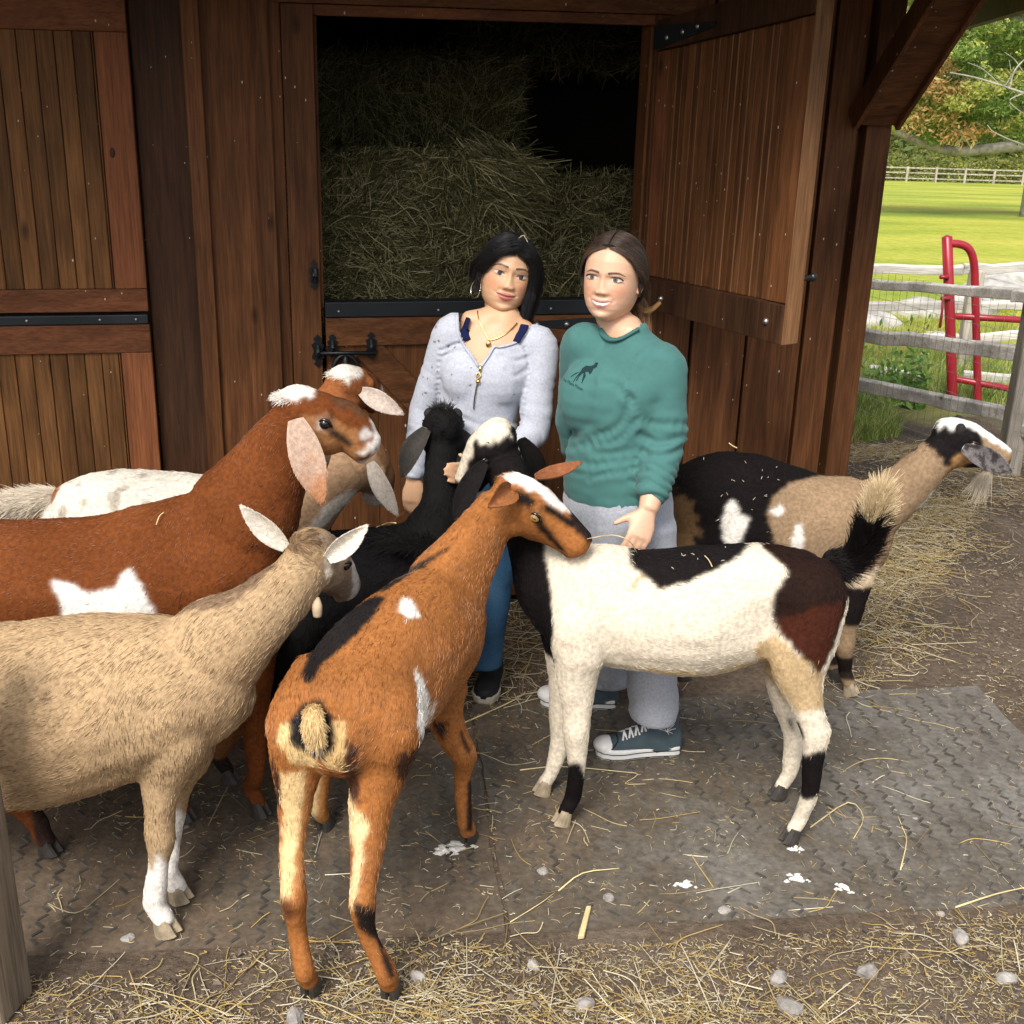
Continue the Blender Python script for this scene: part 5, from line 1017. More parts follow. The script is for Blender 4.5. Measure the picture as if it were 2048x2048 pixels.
# ---- pale tan goat with its head lowered behind the red brown one
PT = (0.34, 0.215, 0.125)
g = Goat('pale tan goat lowering its head beside the hand of the woman in grey', PT, 3.4, 16, 0.014, 20000, 0.08)
g.torso([(60, 1200, 50, 3.45), (120, 1190, 110, 3.45), (220, 1185, 125, 3.45), (340, 1180, 128, 3.45), (450, 1170, 125, 3.45), (530, 1150, 110, 3.46), (580, 1130, 70, 3.47)], [.06, .13, .16, .16, .14, .11, .06])
g.chain([(A(545, 1110, 3.46), .08, .125), (A(605, 1025, 3.47), .066, .1), (A(660, 965, 3.48), .06, .082), (A(705, 935, 3.5), .056, .07)], flowdrop=.2, root='neck')
g.head(A(745, 890, 3.52), A(800, 985, 3.6), up=(.75, -.1, .6), k=1.15, roman=.008)
g.ear(A(742, 924, 3.44), A(795, 1030, 3.42), .062, (-.2, -1, .1), .03, .4, (.55, .5, .43), (.5, .44, .38))
c_ = lambda t_, o, q=0: g.hd[0] + g.hd[1] * t_ * g.hd[4] + g.hd[2] * o * g.hd[5] + g.hd[3] * q * g.hd[5]
leg(g, [(510, 1200, 3.4, .07, 1.2), (500, 1300, 3.45, .045, 1), (490, 1370, 3.55, .032, 1)], (478, 1448), (.9, -.2), True); leg(g, [(480, 1200, 3.55, .07, 1.2), (460, 1300, 3.6, .045, 1), (450, 1360, 3.62, .03, 1)], (448, 1436), (.9, 0), True)
for (x, Y) in ((110, 3.36), (120, 3.56)):
    b_ = A(x, 1230, Y); f_ = np.array([b_[0], b_[1], 0]); g.chain([(b_, .09), (b_ * [1, 1, .62], .05), (b_ * [1, 1, .35], .032), (b_ * [1, 1, .15], .024)], back=False, up=(1, .2, 0)); g.hoof(f_, (1, 0))
g.poly([(560, 1130), (600, 1080), (640, 1020), (690, 982), (760, 985), (790, 1020), (740, 1035), (690, 1012), (640, 1060), (600, 1110)], (.62, .55, .46), 3.45, soft=.008)
g.poly([(750, 870), (800, 890), (850, 1000), (800, 1050), (792, 990), (770, 940), (745, 905)], (.2, .1, .05), 3.5, soft=.01)
for sg in (-1, 1): g.paint.append(('seg', c_(.45, -.03, sg * .05), c_(.7, -.05, sg * .036), .008, (.03, .02, .016)))
g.ball_(c_(.98, -.05), .035, (.45, .38, .32))
g.build()

# ---- black goat stretching up to the woman in grey
g = Goat('black goat with grey ears seen from behind, nose up to the woman in grey', (.010, .009, .0095), 3.2, 17, 0.022, 34000, 0.1)
g.torso([(505, 1210, 50, 3.2), (535, 1195, 95, 3.22), (590, 1185, 118, 3.25), (680, 1180, 124, 3.3), (780, 1172, 126, 3.38), (850, 1155, 118, 3.46), (885, 1140, 85, 3.52), (898, 1135, 50, 3.54)], [.06, .11, .14, .15, .14, .12, .1, .06])
g.chain([(A(862, 1090, 3.47), .09, .12), (A(878, 1010, 3.55), .06, .08), (A(881, 940, 3.6), .051, .062), (A(884, 885, 3.64), .05, .058)], flowdrop=.2, root='neck')
g.head(A(886, 826, 3.64), A(889, 842, 3.89), up=(0, .1, 1), k=1.12, dark=True)
g.ear(A(856, 858, 3.6), A(803, 955, 3.58), .074, (-.4, -.9, .2), .1, .6, (.33, .31, .29), (.05, .045, .04), curl=-.06)
g.ear(A(916, 862, 3.7), A(938, 930, 3.76), .07, (.6, -.7, .2), .08, .6, (.25, .23, .21), (.05, .045, .04))
c_ = lambda t_, o, q=0: g.hd[0] + g.hd[1] * t_ * g.hd[4] + g.hd[2] * o * g.hd[5] + g.hd[3] * q * g.hd[5]
g.ball_(c_(.15, .01), .025, (.6, .55, .5))
for sg in (-1, 1): g.kids.append(('horn', MB().add(*ball(c_(.12, .0, sg * .036), .019)), m_horn))
leg(g, [(580, 1250, 3.18, .09, 1.2), (520, 1370, 3.2, .055, 1.1), (470, 1450, 3.22, .035, 1), (450, 1500, 3.25, .026, 1)], (458, 1570), (.9, -.2)); leg(g, [(640, 1260, 3.36, .08, 1.2), (600, 1370, 3.36, .05, 1.1), (570, 1430, 3.36, .034, 1)], (560, 1520), (.9, .2))
leg(g, [(820, 1230, 3.42, .07, 1.2), (815, 1330, 3.42, .045, 1), (808, 1400, 3.42, .03, 1)], (812, 1500), (.8, .5)); leg(g, [(850, 1230, 3.55, .07, 1.2), (850, 1320, 3.55, .045, 1), (850, 1380, 3.55, .03, 1)], (846, 1465), (.8, .5))
g.fn(lambda q, n: q[:, 2] < .26, np.array((.2, .08, .03)))
g.fn(lambda q, n: (q[:, 2] < .1), np.array((.02, .014, .012)))
g.build(); tuft(g.o, A(815, 1085, 3.32), (.09, .06, .02), 1400, .05, (.02, .018, .018), (-.5, -.4, .5), seed=6); tuft(g.o, c_(.06, .0), (.025, .03, .02), 500, .035, (.03, .028, .028), (0, 0, .8), seed=7)

# ---- black and brown goat at the right
g = Goat('black and brown bearded goat stretching its neck to the right, by the barn corner', (.28, .19, .115), 3.85, 18, 0.014, 40000, 0.12)
g.torso([(1325, 1065, 40, 3.96), (1350, 1050, 90, 3.96), (1395, 1038, 122, 3.96), (1460, 1032, 136, 3.96), (1540, 1050, 132, 3.96), (1620, 1064, 122, 3.96), (1690, 1072, 122, 3.96), (1740, 1080, 95, 3.96), (1772, 1085, 55, 3.96)], [.06, .11, .14, .155, .155, .14, .12, .1, .06])
g.chain([(A(1705, 1045, 3.96), .09, .14), (A(1765, 1008, 3.96), .078, .105), (A(1818, 966, 3.96), .068, .084), (A(1866, 918, 3.96), .06, .07), (A(1893, 896, 3.96), .056, .066)], flowdrop=.2, root='neck')
g.head(A(1900, 848, 3.97), A(2028, 884, 3.93), up=(.1, -.1, 1), k=1.18)
g.coatvar = lambda col, t_, v: np.where((vnoise(v, 45, 7) + .6 * vnoise(v, 120, 8))[:, None] > .15 - t_ * .1, col * .45, col * 1.5)
g.ear(A(1925, 896, 3.87), A(2022, 944, 3.84), .074, (-.2, -1, .4), .05, .5, (.3, .3, .3), (.1, .09, .09))
g.ear(A(1905, 860, 4.06), A(1960, 905, 4.14), .08, (.2, 1, .4), .05, .5, (.3, .3, .3), (.1, .09, .09))
c_ = lambda t_, o, q=0: g.hd[0] + g.hd[1] * t_ * g.hd[4] + g.hd[2] * o * g.hd[5] + g.hd[3] * q * g.hd[5]
leg(g, [(1710, 1120, 3.92, .07, 1.2), (1706, 1190, 3.9, .048, 1.1), (1695, 1250, 3.9, .036, 1), (1690, 1300, 3.9, .031, 1), (1682, 1340, 3.91, .024, 1)], (1697, 1392), (.8, -.5), True)
leg(g, [(1690, 1120, 4.05, .07, 1.2), (1680, 1190, 4.05, .045, 1.1), (1672, 1250, 4.05, .034, 1), (1668, 1300, 4.05, .024, 1)], (1668, 1362), (.8, -.3))
leg(g, [(1370, 1110, 3.88, .1, 1.25), (1360, 1200, 3.86, .06, 1.2), (1330, 1270, 3.86, .036, 1), (1335, 1330, 3.86, .026, 1)], (1345, 1395), (.9, 0)); leg(g, [(1380, 1110, 4.06, .1, 1.25), (1375, 1200, 4.06, .06, 1.2), (1350, 1270, 4.06, .036, 1)], (1365, 1360), (.9, 0))
g.poly([(1250, 850), (1480, 860), (1600, 930), (1700, 938), (1640, 950), (1580, 965), (1545, 1000), (1535, 1030), (1545, 1070), (1570, 1130), (1300, 1250), (1250, 1100)], (.009, .007, .007), 3.88)
g.poly([(1300, 1010), (1345, 985), (1380, 990), (1395, 1040), (1400, 1060), (1380, 1130), (1330, 1150), (1290, 1120)], (.13, .075, .035), 3.86, soft=.02)
g.poly([(1290, 960), (1340, 940), (1350, 990), (1330, 1020), (1300, 1060)], (.03, .018, .014), 3.86, soft=.02)
g.poly([(1446, 1040), (1452, 1012), (1468, 1000), (1474, 1012), (1480, 1030), (1500, 1038), (1494, 1056), (1484, 1080), (1462, 1110), (1448, 1080)], (.76, .72, .66), 3.86)
g.poly([(1537, 1024), (1560, 1013), (1570, 1022), (1556, 1034)], (.76, .72, .66), 3.86)
g.poly([(1582, 1090), (1592, 1055), (1604, 1046), (1606, 1092), (1598, 1110)], (.76, .72, .66), 3.86)
g.poly([(1690, 945), (1780, 920), (1836, 885), (1838, 893), (1790, 930), (1740, 955), (1600, 945)], (.03, .022, .018), 3.95, soft=.012)
g.poly([(1800, 1060), (1850, 1000), (1905, 945), (1915, 955), (1870, 1010), (1815, 1072)], (.72, .68, .6), 3.92, soft=.008)
g.poly([(1690, 1160), (1760, 1130), (1770, 1165), (1700, 1185)], (.6, .48, .33), 3.92, soft=.012)
g.fn(lambda q, n: (q[:, 2] < .45) & (q[:, 2] > .3) & (q[:, 0] > .9), np.array((.012, .009, .009)))
g.fn(lambda q, n: (q[:, 2] < .17) & (q[:, 2] > .07) & (q[:, 0] > .9), np.array((.02, .014, .012)))
g.poly([(1830, 830), (1960, 800), (1960, 880), (1910, 950), (1890, 930), (1870, 905), (1850, 880)], (.012, .01, .01), 3.92, soft=.012)
for a_, q_, r_ in ((.0, 0, .035), (.12, .0, .04), (.3, 0, .034), (.5, 0, .036), (.7, 0, .036), (.86, 0, .04), (.98, 0, .04)): g.ball_(c_(a_, .006, q_), r_, (.78, .76, .72))
g.ball_(c_(.0, -.0, -.0), .045, (.7, .68, .64))
for sg in (-1, 1):
    g.ball_(c_(.4, -.02, sg * .05), .034, (.012, .01, .01)); g.ball_(c_(.3, -.01, sg * .045), .028, (.012, .01, .01)); g.ball_(c_(.66, -.05, sg * .036), .018, (.02, .018, .018))
    g.ball_(c_(.3, -.09, sg * .04), .04, (.34, .19, .08)); g.ball_(c_(.55, -.1, sg * .03), .03, (.02, .015, .014)); g.ball_(c_(1.0, -.05, sg * .016), .008, (.1, .07, .06))
    g.kids.append(('horn', MB().add(*tube([c_(.14, -.01, sg * .03), c_(.135, .006, sg * .034), c_(.11, .016, sg * .037)], [.017, .017, .012])), m_horn))
g.bump((1660, 1050, 3.84, .12, .018), (1590, 1010, 3.84, .08, -.01), (1400, 985, 3.84, .07, .012), (1440, 1060, 3.82, .08, -.014), (1520, 1060, 3.8, .12, .01), (1690, 1298, 3.88, .03, .006))
g.build(); tuft(g.o, c_(.8, -.1), (.016, .014, .008), 260, .075, (.6, .52, .4), (-.3, -.05, -.95), .12, seed=8, z=.2)

# ---- straws and chaff lying on the goats' backs
dgb = bpy.context.evaluated_depsgraph_get()
goats = [o for o in bpy.data.objects if o.type == 'MESH' and o.get('category') == 'goat']
from mathutils.bvhtree import BVHTree as _BT
gbv = [_BT.FromPolygons([v_.co for v_ in o.data.vertices], [tuple(q.vertices) for q in o.data.polygons]) for o in goats]
def on_goat(px, py, off=.012):
    d = unit(ray(px, py)); best = None
    for b_ in gbv:
        h_ = b_.ray_cast(Vector(C0), Vector(d))
        if h_[0] is not None and (best is None or h_[3] < best[1]): best = (np.array(h_[0]) + np.array(h_[1]) * off, h_[3])
    return best[0] if best else at(px, py, 3)
m_st = bpy.data.materials.get('single stalk')
for lb, pix in (('pale curved straw on the withers of the piebald goat', ((1170, 1078), (1225, 1070), (1258, 1082), (1272, 1112))), ('short straw on the black saddle of the piebald goat', ((1410, 1118), (1418, 1126), (1424, 1138))), ('straw lying on the back of the black goat', ((752, 1062), (775, 1054), (792, 1046))),
                ('thin straw on the shoulder of the big red brown goat', ((316, 1052), (322, 1036), (332, 1028))), ('white curled straw on the rump of the black and brown goat', ((1458, 886), (1466, 892), (1474, 896)))):
    MB().add(*tube(catmull(np.array([on_goat(*q) for q in pix]), 3), .0014, n=5, sub=1)).build('straw_stalk', m_st, None, smooth=True, label=lb, cat='straw stalk')
r_ = np.random.default_rng(77); q0 = []
for k in range(26):
    px, py = (r_.normal(1500, 50), r_.normal(965, 40)) if k < 18 else (r_.normal(1370, 90), r_.normal(1125, 20)); a_ = r_.uniform(0, 6.28); l_ = r_.uniform(2, 7); q0.append([on_goat(px, py, .013), on_goat(px + l_ * math.cos(a_), py + l_ * math.sin(a_), .014)])
strands('chaff', np.array([[a, a * .5 + b * .5 + ZV * .001, b] for a, b in q0]), .0009, np.tile((.5, .45, .36), (26, 1)), m_strand, None, taper=.7, kind='stuff')
# ------------------------------------------------------------------ people
from mathutils.bvhtree import BVHTree
m_skin = attr_mat('skin', 0.46, 0.4, bump=0.12, bscale=420, sss=0.1, noise=0.06, nscale=160)
m_hair = attr_mat('hair strands', 0.42, 0.4)
m_cap = attr_mat('hair under the strands', 0.85, 0.1)
m_eye = attr_mat('eye surface', 0.06, 0.6)
m_heather = attr_mat('heather jersey', 0.85, 0.1, bump=0.25, bscale=500, noise=0.14, nscale=150, sheen=0.15)
m_teal = attr_mat('teal cotton', 0.85, 0.12, bump=0.18, bscale=700, noise=0.05, nscale=60, sheen=0.1)
m_sweat = attr_mat('sweatpants fleece', 0.9, 0.08, bump=0.3, bscale=420, noise=0.16, nscale=140, sheen=0.2)
m_denim = attr_mat('denim', 0.85, 0.12, bump=0.4, bscale=700, noise=0.25, nscale=260)
m_gold = plain('gold', (0.75, 0.52, 0.2), 0.25, 1.0)
m_silver = plain('silver', (0.7, 0.68, 0.64), 0.25, 1.0)
m_navy = plain('navy cotton', (0.008, 0.012, 0.05), 0.85, 0, 0.1, bump=0.2, bscale=500)
m_rub = plain('white rubber', (0.74, 0.73, 0.71), 0.5, 0, 0.4, var=0.06, vscale=30)
m_canvas = plain('grey blue canvas', (0.06, 0.085, 0.1), 0.85, 0, 0.15, bump=0.3, bscale=500, var=0.12, vscale=30)
m_blk = plain('black mesh shoe', (0.01, 0.011, 0.013), 0.7, 0, 0.3, bump=0.4, bscale=400)
m_ink = plain('dark print', (0.012, 0.03, 0.033), 0.8, 0, 0.1)
m_lace = plain('white lace', (0.75, 0.74, 0.72), 0.8, 0, 0.1)
def gs(d, s): return np.exp(-(d / s) ** 2 / 2)
PROF = np.array([  # z, half width, front, back
    (.116, .004, .0, .004), (.113, .028, .022, .04), (.105, .046, .042, .064), (.09, .062, .064, .083), (.07, .071, .08, .094), (.045, .0755, .089, .1), (.02, .0765, .0915, .101), (.0, .0755, .091, .099), (-.02, .0745, .0895, .093), (-.04, .0725, .0885, .083), (-.06, .068, .0875, .07), (-.078, .0605, .0855, .056), (-.092, .05, .081, .046), (-.102, .039, .075, .04), (-.109, .028, .065, .036), (-.114, .018, .05, .03), (-.117, .006, .03, .02)])
class Head:
    def __init__(s, org, fwd, up, k, skin, wide=1.0, smile=0, lips=(.4, .13, .11), brow=(.05, .03, .02), lipk=1.0, browz=.0215, cheek=(.5, .12)):
        s.lipk = lipk; s.browz = browz; s.cheek = cheek
        s.o = np.asarray(org, float); s.ey = unit(fwd); up = np.asarray(up, float); s.ez = unit(up - s.ey * np.dot(up, s.ey)); s.ex = np.cross(s.ey, s.ez); s.k = k
        if s.ex[0] < 0: s.ex = -s.ex
        s.skin = np.array(skin); s.wide = wide; s.smile = smile; s.lips = np.array(lips); s.brow = np.array(brow); s.grid()
    def W(s, q): q = np.asarray(q, float) * s.k; return s.o + q[..., 0:1] * s.ex + q[..., 1:2] * s.ey + q[..., 2:3] * s.ez
    def grid(s):
        NA, NZ = 190, 170; u = np.linspace(-1, 1, NA, endpoint=False); a = np.pi * (0.55 * u + 0.45 * np.sign(u) * np.abs(u) ** 2.6)
        zz = np.linspace(PROF[0, 0], PROF[-1, 0], NZ); f_ = [np.interp(-zz, -PROF[:, 0], PROF[:, i]) for i in (1, 2, 3)]
        ker = np.array([1, 4, 6, 4, 1]) / 16.0
        f_ = [np.concatenate([q[:2], np.convolve(np.convolve(q, ker, 'same'), ker, 'same')[2:-2], q[-2:]]) for q in f_]
        sa, ca = np.sin(a), np.cos(a); e = 0.92
        SX = np.sign(sa) * np.abs(sa) ** e; CX = np.sign(ca) * np.abs(ca) ** e
        x = f_[0][:, None] * SX[None] * s.wide; y = np.where(ca[None] > 0, f_[1][:, None], f_[2][:, None]) * CX[None]; z = np.repeat(zz[:, None], NA, 1)
        fr = np.clip(ca, 0, 1)[None] ** 0.6; ax = np.abs(x); d = np.zeros_like(x)
        br = np.interp(z, [-.05, -.0445, -.039, -.034, -.018, .005, .02], [0, .0012, .0105, .0122, .0085, .0042, .002])
        wn = np.interp(z, [-.05, -.038, -.02, 0.0, .02], [.0115, .0105, .0085, .0072, .009]); d += br * gs(x, wn)
        d += .0055 * gs(ax - .0125, .005) * gs(z + .0365, .0048)
        d -= .0012 * gs(z + .05, .005) * gs(x, .01)
        d -= .0085 * gs(ax - .0325, .0165) * gs(z - .001, .0095)
        d -= .003 * gs(ax - .012, .006) * gs(z - .003, .009)
        d += .0035 * gs(z - s.browz + .001, .006) * gs(ax - .03, .018)
        d += .0025 * gs(z - .0095, .0025) * gs(ax - .031, .012) + .0018 * gs(z + .0105, .003) * gs(ax - .031, .012)
        d += .0045 * gs(ax - .042, .017) * gs(z + .028 - .004 * s.smile, .014)
        zm = -.0625 + (.0035 + .003 * s.smile) * (ax / .029) ** 2; s.zm = lambda q: -.0625 + (.0035 + .003 * s.smile) * (np.abs(q) / .029) ** 2
        lw = .0275 + .003 * s.smile; s.lw = lw
        d += .0048 * gs(z - zm - .0048, .0042) * gs(x, lw * .62) + .0058 * gs(z - zm + .0062, .0048) * gs(x, lw * .55)
        if s.smile < .8: d -= .004 * gs(z - zm, .0014) * gs(x, lw * .7)
        else: d -= .003 * gs(z - zm + .0035, .0038) * gs(x, lw * .62)
        d -= .0015 * gs(ax - lw * 1.06, .004) * gs(z - zm - .001, .005)
        d -= (.0018 + .0012 * s.smile) * gs(ax - (.0235 + (-.045 - z) * .5), .004) * gs(z + .049, .009)
        d -= .0042 * gs(z + .086, .0055) * gs(x, .018); d += .005 * gs(z + .1, .009) * gs(x, .014)
        y = y + d * fr
        P = np.stack([x, y, z], -1); s.P = P; s.NA, s.NZ = NA, NZ; s.a = a; s.zz = zz; s.fr = fr
        c = np.tile(s.skin, (NZ, NA, 1)); F = (ca[None] > .15) & np.ones_like(x, bool)
        def mixc(m, col): nonlocal c; m = (m * F)[..., None]; c = c * (1 - m) + np.asarray(col) * m
        mixc(s.cheek[0] * gs(ax - .042, .016) * gs(z + .03, .014), s.skin * np.array([1.14, .76, .7])); mixc(s.cheek[1] * gs(x, .013) * gs(z + .036, .01), s.skin * np.array([1.05, .72, .66]))
        mixc(.35 * gs(ax - .031, .015) * gs(z + .003, .008), s.skin * np.array([.7, .55, .5])); mixc(.3 * gs(z + .05, .006) * gs(x, .008), s.skin * .95)  # shade under the nose and in the eye sockets, put into the skin colour
        u = np.clip(np.abs(x) / lw, 0, 1); up_ = s.lipk * .0088 * (1 - u ** 1.6) * (1 - .25 * gs(x, .004)); lo_ = s.lipk * .0112 * (1 - u ** 2)
        lip = ((z < zm + up_) & (z > zm - lo_ - (.0045 if s.smile > .8 else 0)) & (ax < lw)).astype(float); mixc(lip * .85, s.lips)
        if s.smile > .8:
            op = ((z < zm + .0012 * (1 - u)) & (z > zm - .0080 * (1 - u ** 2.2)) & (ax < lw * .86)).astype(float); mixc(op, (.1, .03, .03)); tee = ((z < zm - .0004) & (z > zm - .0074 * (1 - u ** 2.6)) & (ax < lw * .82)).astype(float); mixc(tee, (.74, .69, .62)); mixc(tee * .35 * (np.abs(((ax / .0062) % 1) - .5) > .42), (.35, .22, .18))
        else: mixc(.85 * gs(z - zm, .0011) * (ax < lw * 1.04), s.lips * .3)
        zb = s.browz + .0035 * np.sin(np.clip((ax - .012) / .04, 0, 1) * 2.4) - np.clip(ax - .04, 0, 1) * .35; th = np.interp(ax, [.011, .018, .04, .054], [.0032, .0042, .0032, .001])
        mixc(.95 * np.clip(1.35 - np.abs(z - zb) / th, 0, 1) * ((ax > .0115) & (ax < .0545)), s.brow)
        mixc(.55 * gs(ax - .0072, .0024) * gs(z + .0425, .002), s.skin * .35)
        s.c = c
    def mesh(s):
        v = s.W(s.P.reshape(-1, 3)); f = []; NA = s.NA
        for i in range(s.NZ - 1):
            for j in range(NA): k = (j + 1) % NA; f.append((i * NA + j, i * NA + k, (i + 1) * NA + k, (i + 1) * NA + j))
        return v, f, s.c.reshape(-1, 3)
    def ysurf(s, x, z):
        i = np.argmin(np.abs(s.zz - z)); row = s.P[i]; m_ = row[:, 1] > 0.02; j = np.where(m_)[0][np.argmin(np.abs(row[m_, 0] - x))]; return row[j, 1]
    def eyes(s, parent, iris, slant=.08, liner=1.0, open_=1.0, big=1.0):
        for sg in (-1, 1):
            ex_ = .0325 * sg; y0 = s.ysurf(ex_, .0) + .0034; V = []; Cc = []; NU, NV = 25, 13
            zu = lambda u: .0066 * open_ * (1 - u * u) ** .65 + slant * .0145 * u; zl = lambda u: -.0048 * open_ * (1 - u * u) ** .8 + slant * .0145 * u
            for i in range(NU):
                u = i / (NU - 1) * 2 - 1; x = ex_ + sg * u * .0162 * big
                for j in range(NV):
                    t_ = j / (NV - 1); z = zl(u) * (1 - t_) + zu(u) * t_; V.append((x, y0 + .0034 * (1 - u * u) - .0012 - .016 * max(0, u) ** 2 * .35, z)); r_ = math.hypot(x - ex_ + .0005, z - .0008)
                    Cc.append((.006, .005, .005) if r_ < .003 else (tuple(iris) if r_ < .0062 else ((.03, .02, .016) if r_ < .007 else (.52, .47, .43))))
            f = [(i * NV + j, (i + 1) * NV + j, (i + 1) * NV + j + 1, i * NV + j + 1) for i in range(NU - 1) for j in range(NV - 1)]
            me = bpy.data.meshes.new('eye'); me.from_pydata([tuple(q) for q in s.W(np.array(V))], [], f); set_color(me, np.array(Cc)); me.materials.append(m_eye); me.polygons.foreach_set('use_smooth', [True] * len(f))
            put(bpy.data.objects.new('eye', me), parent)
            L_ = [s.W(np.array((ex_ + sg * u * .0165 * big, y0 + .0042 * (1 - u * u) + .0002 - .0055 * max(0, u) ** 2, zu(u) + .0004))) for u in np.linspace(-1, 1.12 if liner > 1 else 1.0, 9)]
            MB().add(*tube(L_, [(.0007 + .0010 * liner * (i / 8) ** .6) * s.k for i in range(9)], n=6, sub=2)).build('eyelashes', m_lash, parent, smooth=True)
    def ear(s, parent_mesh, sg):
        c = lambda y, z, o: s.W(np.array((sg * (.0735 * s.wide + o), y, z)))
        v, f = tube([c(.006, .012, -.002), c(.0, .026, .006), c(-.013, .03, .011), c(-.024, .02, .014), c(-.024, .0, .013), c(-.015, -.018, .008), c(-.004, -.03, .004), c(.005, -.029, .001), c(.006, -.018, -.002)], [.003, .004, .0045, .0045, .0045, .0045, .0055, .005, .004], n=8, sub=4)
        parent_mesh.append((v, f)); v, f = ball(s.W(np.array((sg * (.072 * s.wide), -.008, .0))), np.array([.006, .014, .026]) * s.k, 12, 8, axes=[s.ex, s.ey, s.ez]); parent_mesh.append((v, f))
m_lash = plain('lashes', (.01, .008, .007), .5)
def hand(add, wrist, d, nrm, side, curl=(.35, .4, .45, .5), k=1.0, thumb=.8, spread=.06, tcurl=.3):
    """palm, four fingers of unequal length and a thumb; nrm points out of the back of the hand, side towards the thumb"""
    d = unit(d); nrm = unit(np.asarray(nrm, float) - d * np.dot(nrm, d)); sd_ = np.cross(d, nrm); sd_ = sd_ if np.dot(sd_, side) > 0 else -sd_; w = np.asarray(wrist, float)
    add(tube([w - d * .02 * k, w + d * .015 * k, w + d * .045 * k, w + d * .082 * k], [.024 * k, .028 * k, .038 * k, .039 * k], [.018 * k, .017 * k, .0155 * k, .0125 * k], up=nrm, n=14))
    for i, (off, L_) in enumerate(((.028, .072), (.0095, .08), (-.0095, .074), (-.027, .058))):
        p = w + d * (.08 - abs(off) * .15) * k + sd_ * off * k; dr = unit(d + sd_ * off * spread * 30 * .1); pts = [p - d * .012 * k, p]; cu = 0
        for j, fr in enumerate((.45, .3, .25)):
            cu += curl[i] * (.7 if j == 0 else 1); q = dr * math.cos(cu) - nrm * math.sin(cu); pts.append(pts[-1] + q * L_ * fr * k)
        add(tube(pts, [.0092 * k, .0092 * k, .0085 * k, .0077 * k, .0062 * k], up=sd_, n=10, sub=4, cap=.8))
    p = w + d * .022 * k + sd_ * .026 * k - nrm * .004 * k; dr = unit(d * (1 - thumb * .5) + sd_ * thumb - nrm * .25); d2 = unit(dr + d * tcurl - nrm * .15)
    add(tube([p - dr * .015 * k, p + dr * .018 * k, p + dr * .038 * k + d2 * .004, p + dr * .042 * k + d2 * .026 * k], [.015 * k, .0125 * k, .0102 * k, .0075 * k], up=nrm, n=10, sub=4, cap=.8))
def cloth(name, parts, voxel, m, col, parent, folds=(), cut=None, smooth=6, sub=None, amp=(.004, .0018)):
    V = []; F = []
    for v, f in parts:
        b = len(V); V += list(v); F += [tuple(b + i for i in q) for q in f]
    me = remesh(V, F, voxel, smooth); me.name = name; p = verts(me); n = norms(me)
    d = amp[0] * vnoise(p * np.array([1, 1, 1.5]), 9, 3) + amp[1] * vnoise(p * np.array([1, 1, 2.2]), 22, 4)
    for fn_ in folds: d = d + fn_(p, n)
    p = p + n * d[:, None]; set_verts(me, p)
    if cut is not None:
        import bmesh
        k = cut(p, norms(me)); bm = bmesh.new(); bm.from_mesh(me); bm.verts.ensure_lookup_table(); bmesh.ops.delete(bm, geom=[bm.verts[i] for i in np.where(k)[0]], context='VERTS'); bm.to_mesh(me); bm.free(); p = verts(me)
    set_color(me, col(p) if callable(col) else np.tile(col, (len(p), 1))); me.materials.append(m); me.polygons.foreach_set('use_smooth', [True] * len(me.polygons))
    return put(bpy.data.objects.new(name, me), parent)
def on_cloth(bv_, px, py, off=.0016):
    d = ray(px, py); h_ = bv_.ray_cast(Vector(C0), Vector(unit(d))); return np.array(h_[0]) - unit(d) * off if h_[0] else at(px, py, 3.35)
def wv(p):      # photograph coordinates of points, for laying cloth edges out on the body
    r_ = p - C0; z_ = r_ @ CF; return 1024 + FPX * (r_ @ CR) / z_, 1024 - FPX * (r_ @ CU) / z_
def arm_folds(a, b, freq, amp, lo=0, hi=1, seed=0):
    a = np.asarray(a); b = np.asarray(b); ab = b - a; L2 = ab @ ab
    def fn_(p, n):
        t_ = (p - a) @ ab / L2; r_ = np.linalg.norm(p - a - t_[:, None] * ab, axis=1); w_ = np.clip((t_ - lo) * 6, 0, 1) * np.clip((hi - t_) * 8, 0, 1) * np.clip((.088 - r_) / .02, 0, 1)
        ph = t_ * freq * 6.283 + 5.5 * vnoise(p, 9, seed) + 1.6 * vnoise(p, 26, seed + 1); return w_ * amp * (np.abs(np.sin(ph * .5)) ** .8 * 2 - 1.2) * np.clip(.45 + 1.1 * vnoise(p, 11, seed + 2), 0, 1.2)
    return fn_
def crease(pix, Y, width, amp):      # a fold running along a line on the cloth
    P_ = catmull(np.array([at(x, y, Y) for x, y in pix]), 5)
    def fn_(p, n):
        x, y = wv(p); Q = np.array(wv(P_)).T; dd = np.min(np.hypot(x[:, None] - Q[None, :, 0], y[:, None] - Q[None, :, 1]), 1); fr = (n[:, 1] < .3); return -amp * np.exp(-(dd / width) ** 2) * fr + amp * .7 * np.exp(-((dd - width * 1.6) / width) ** 2) * fr
    return fn_
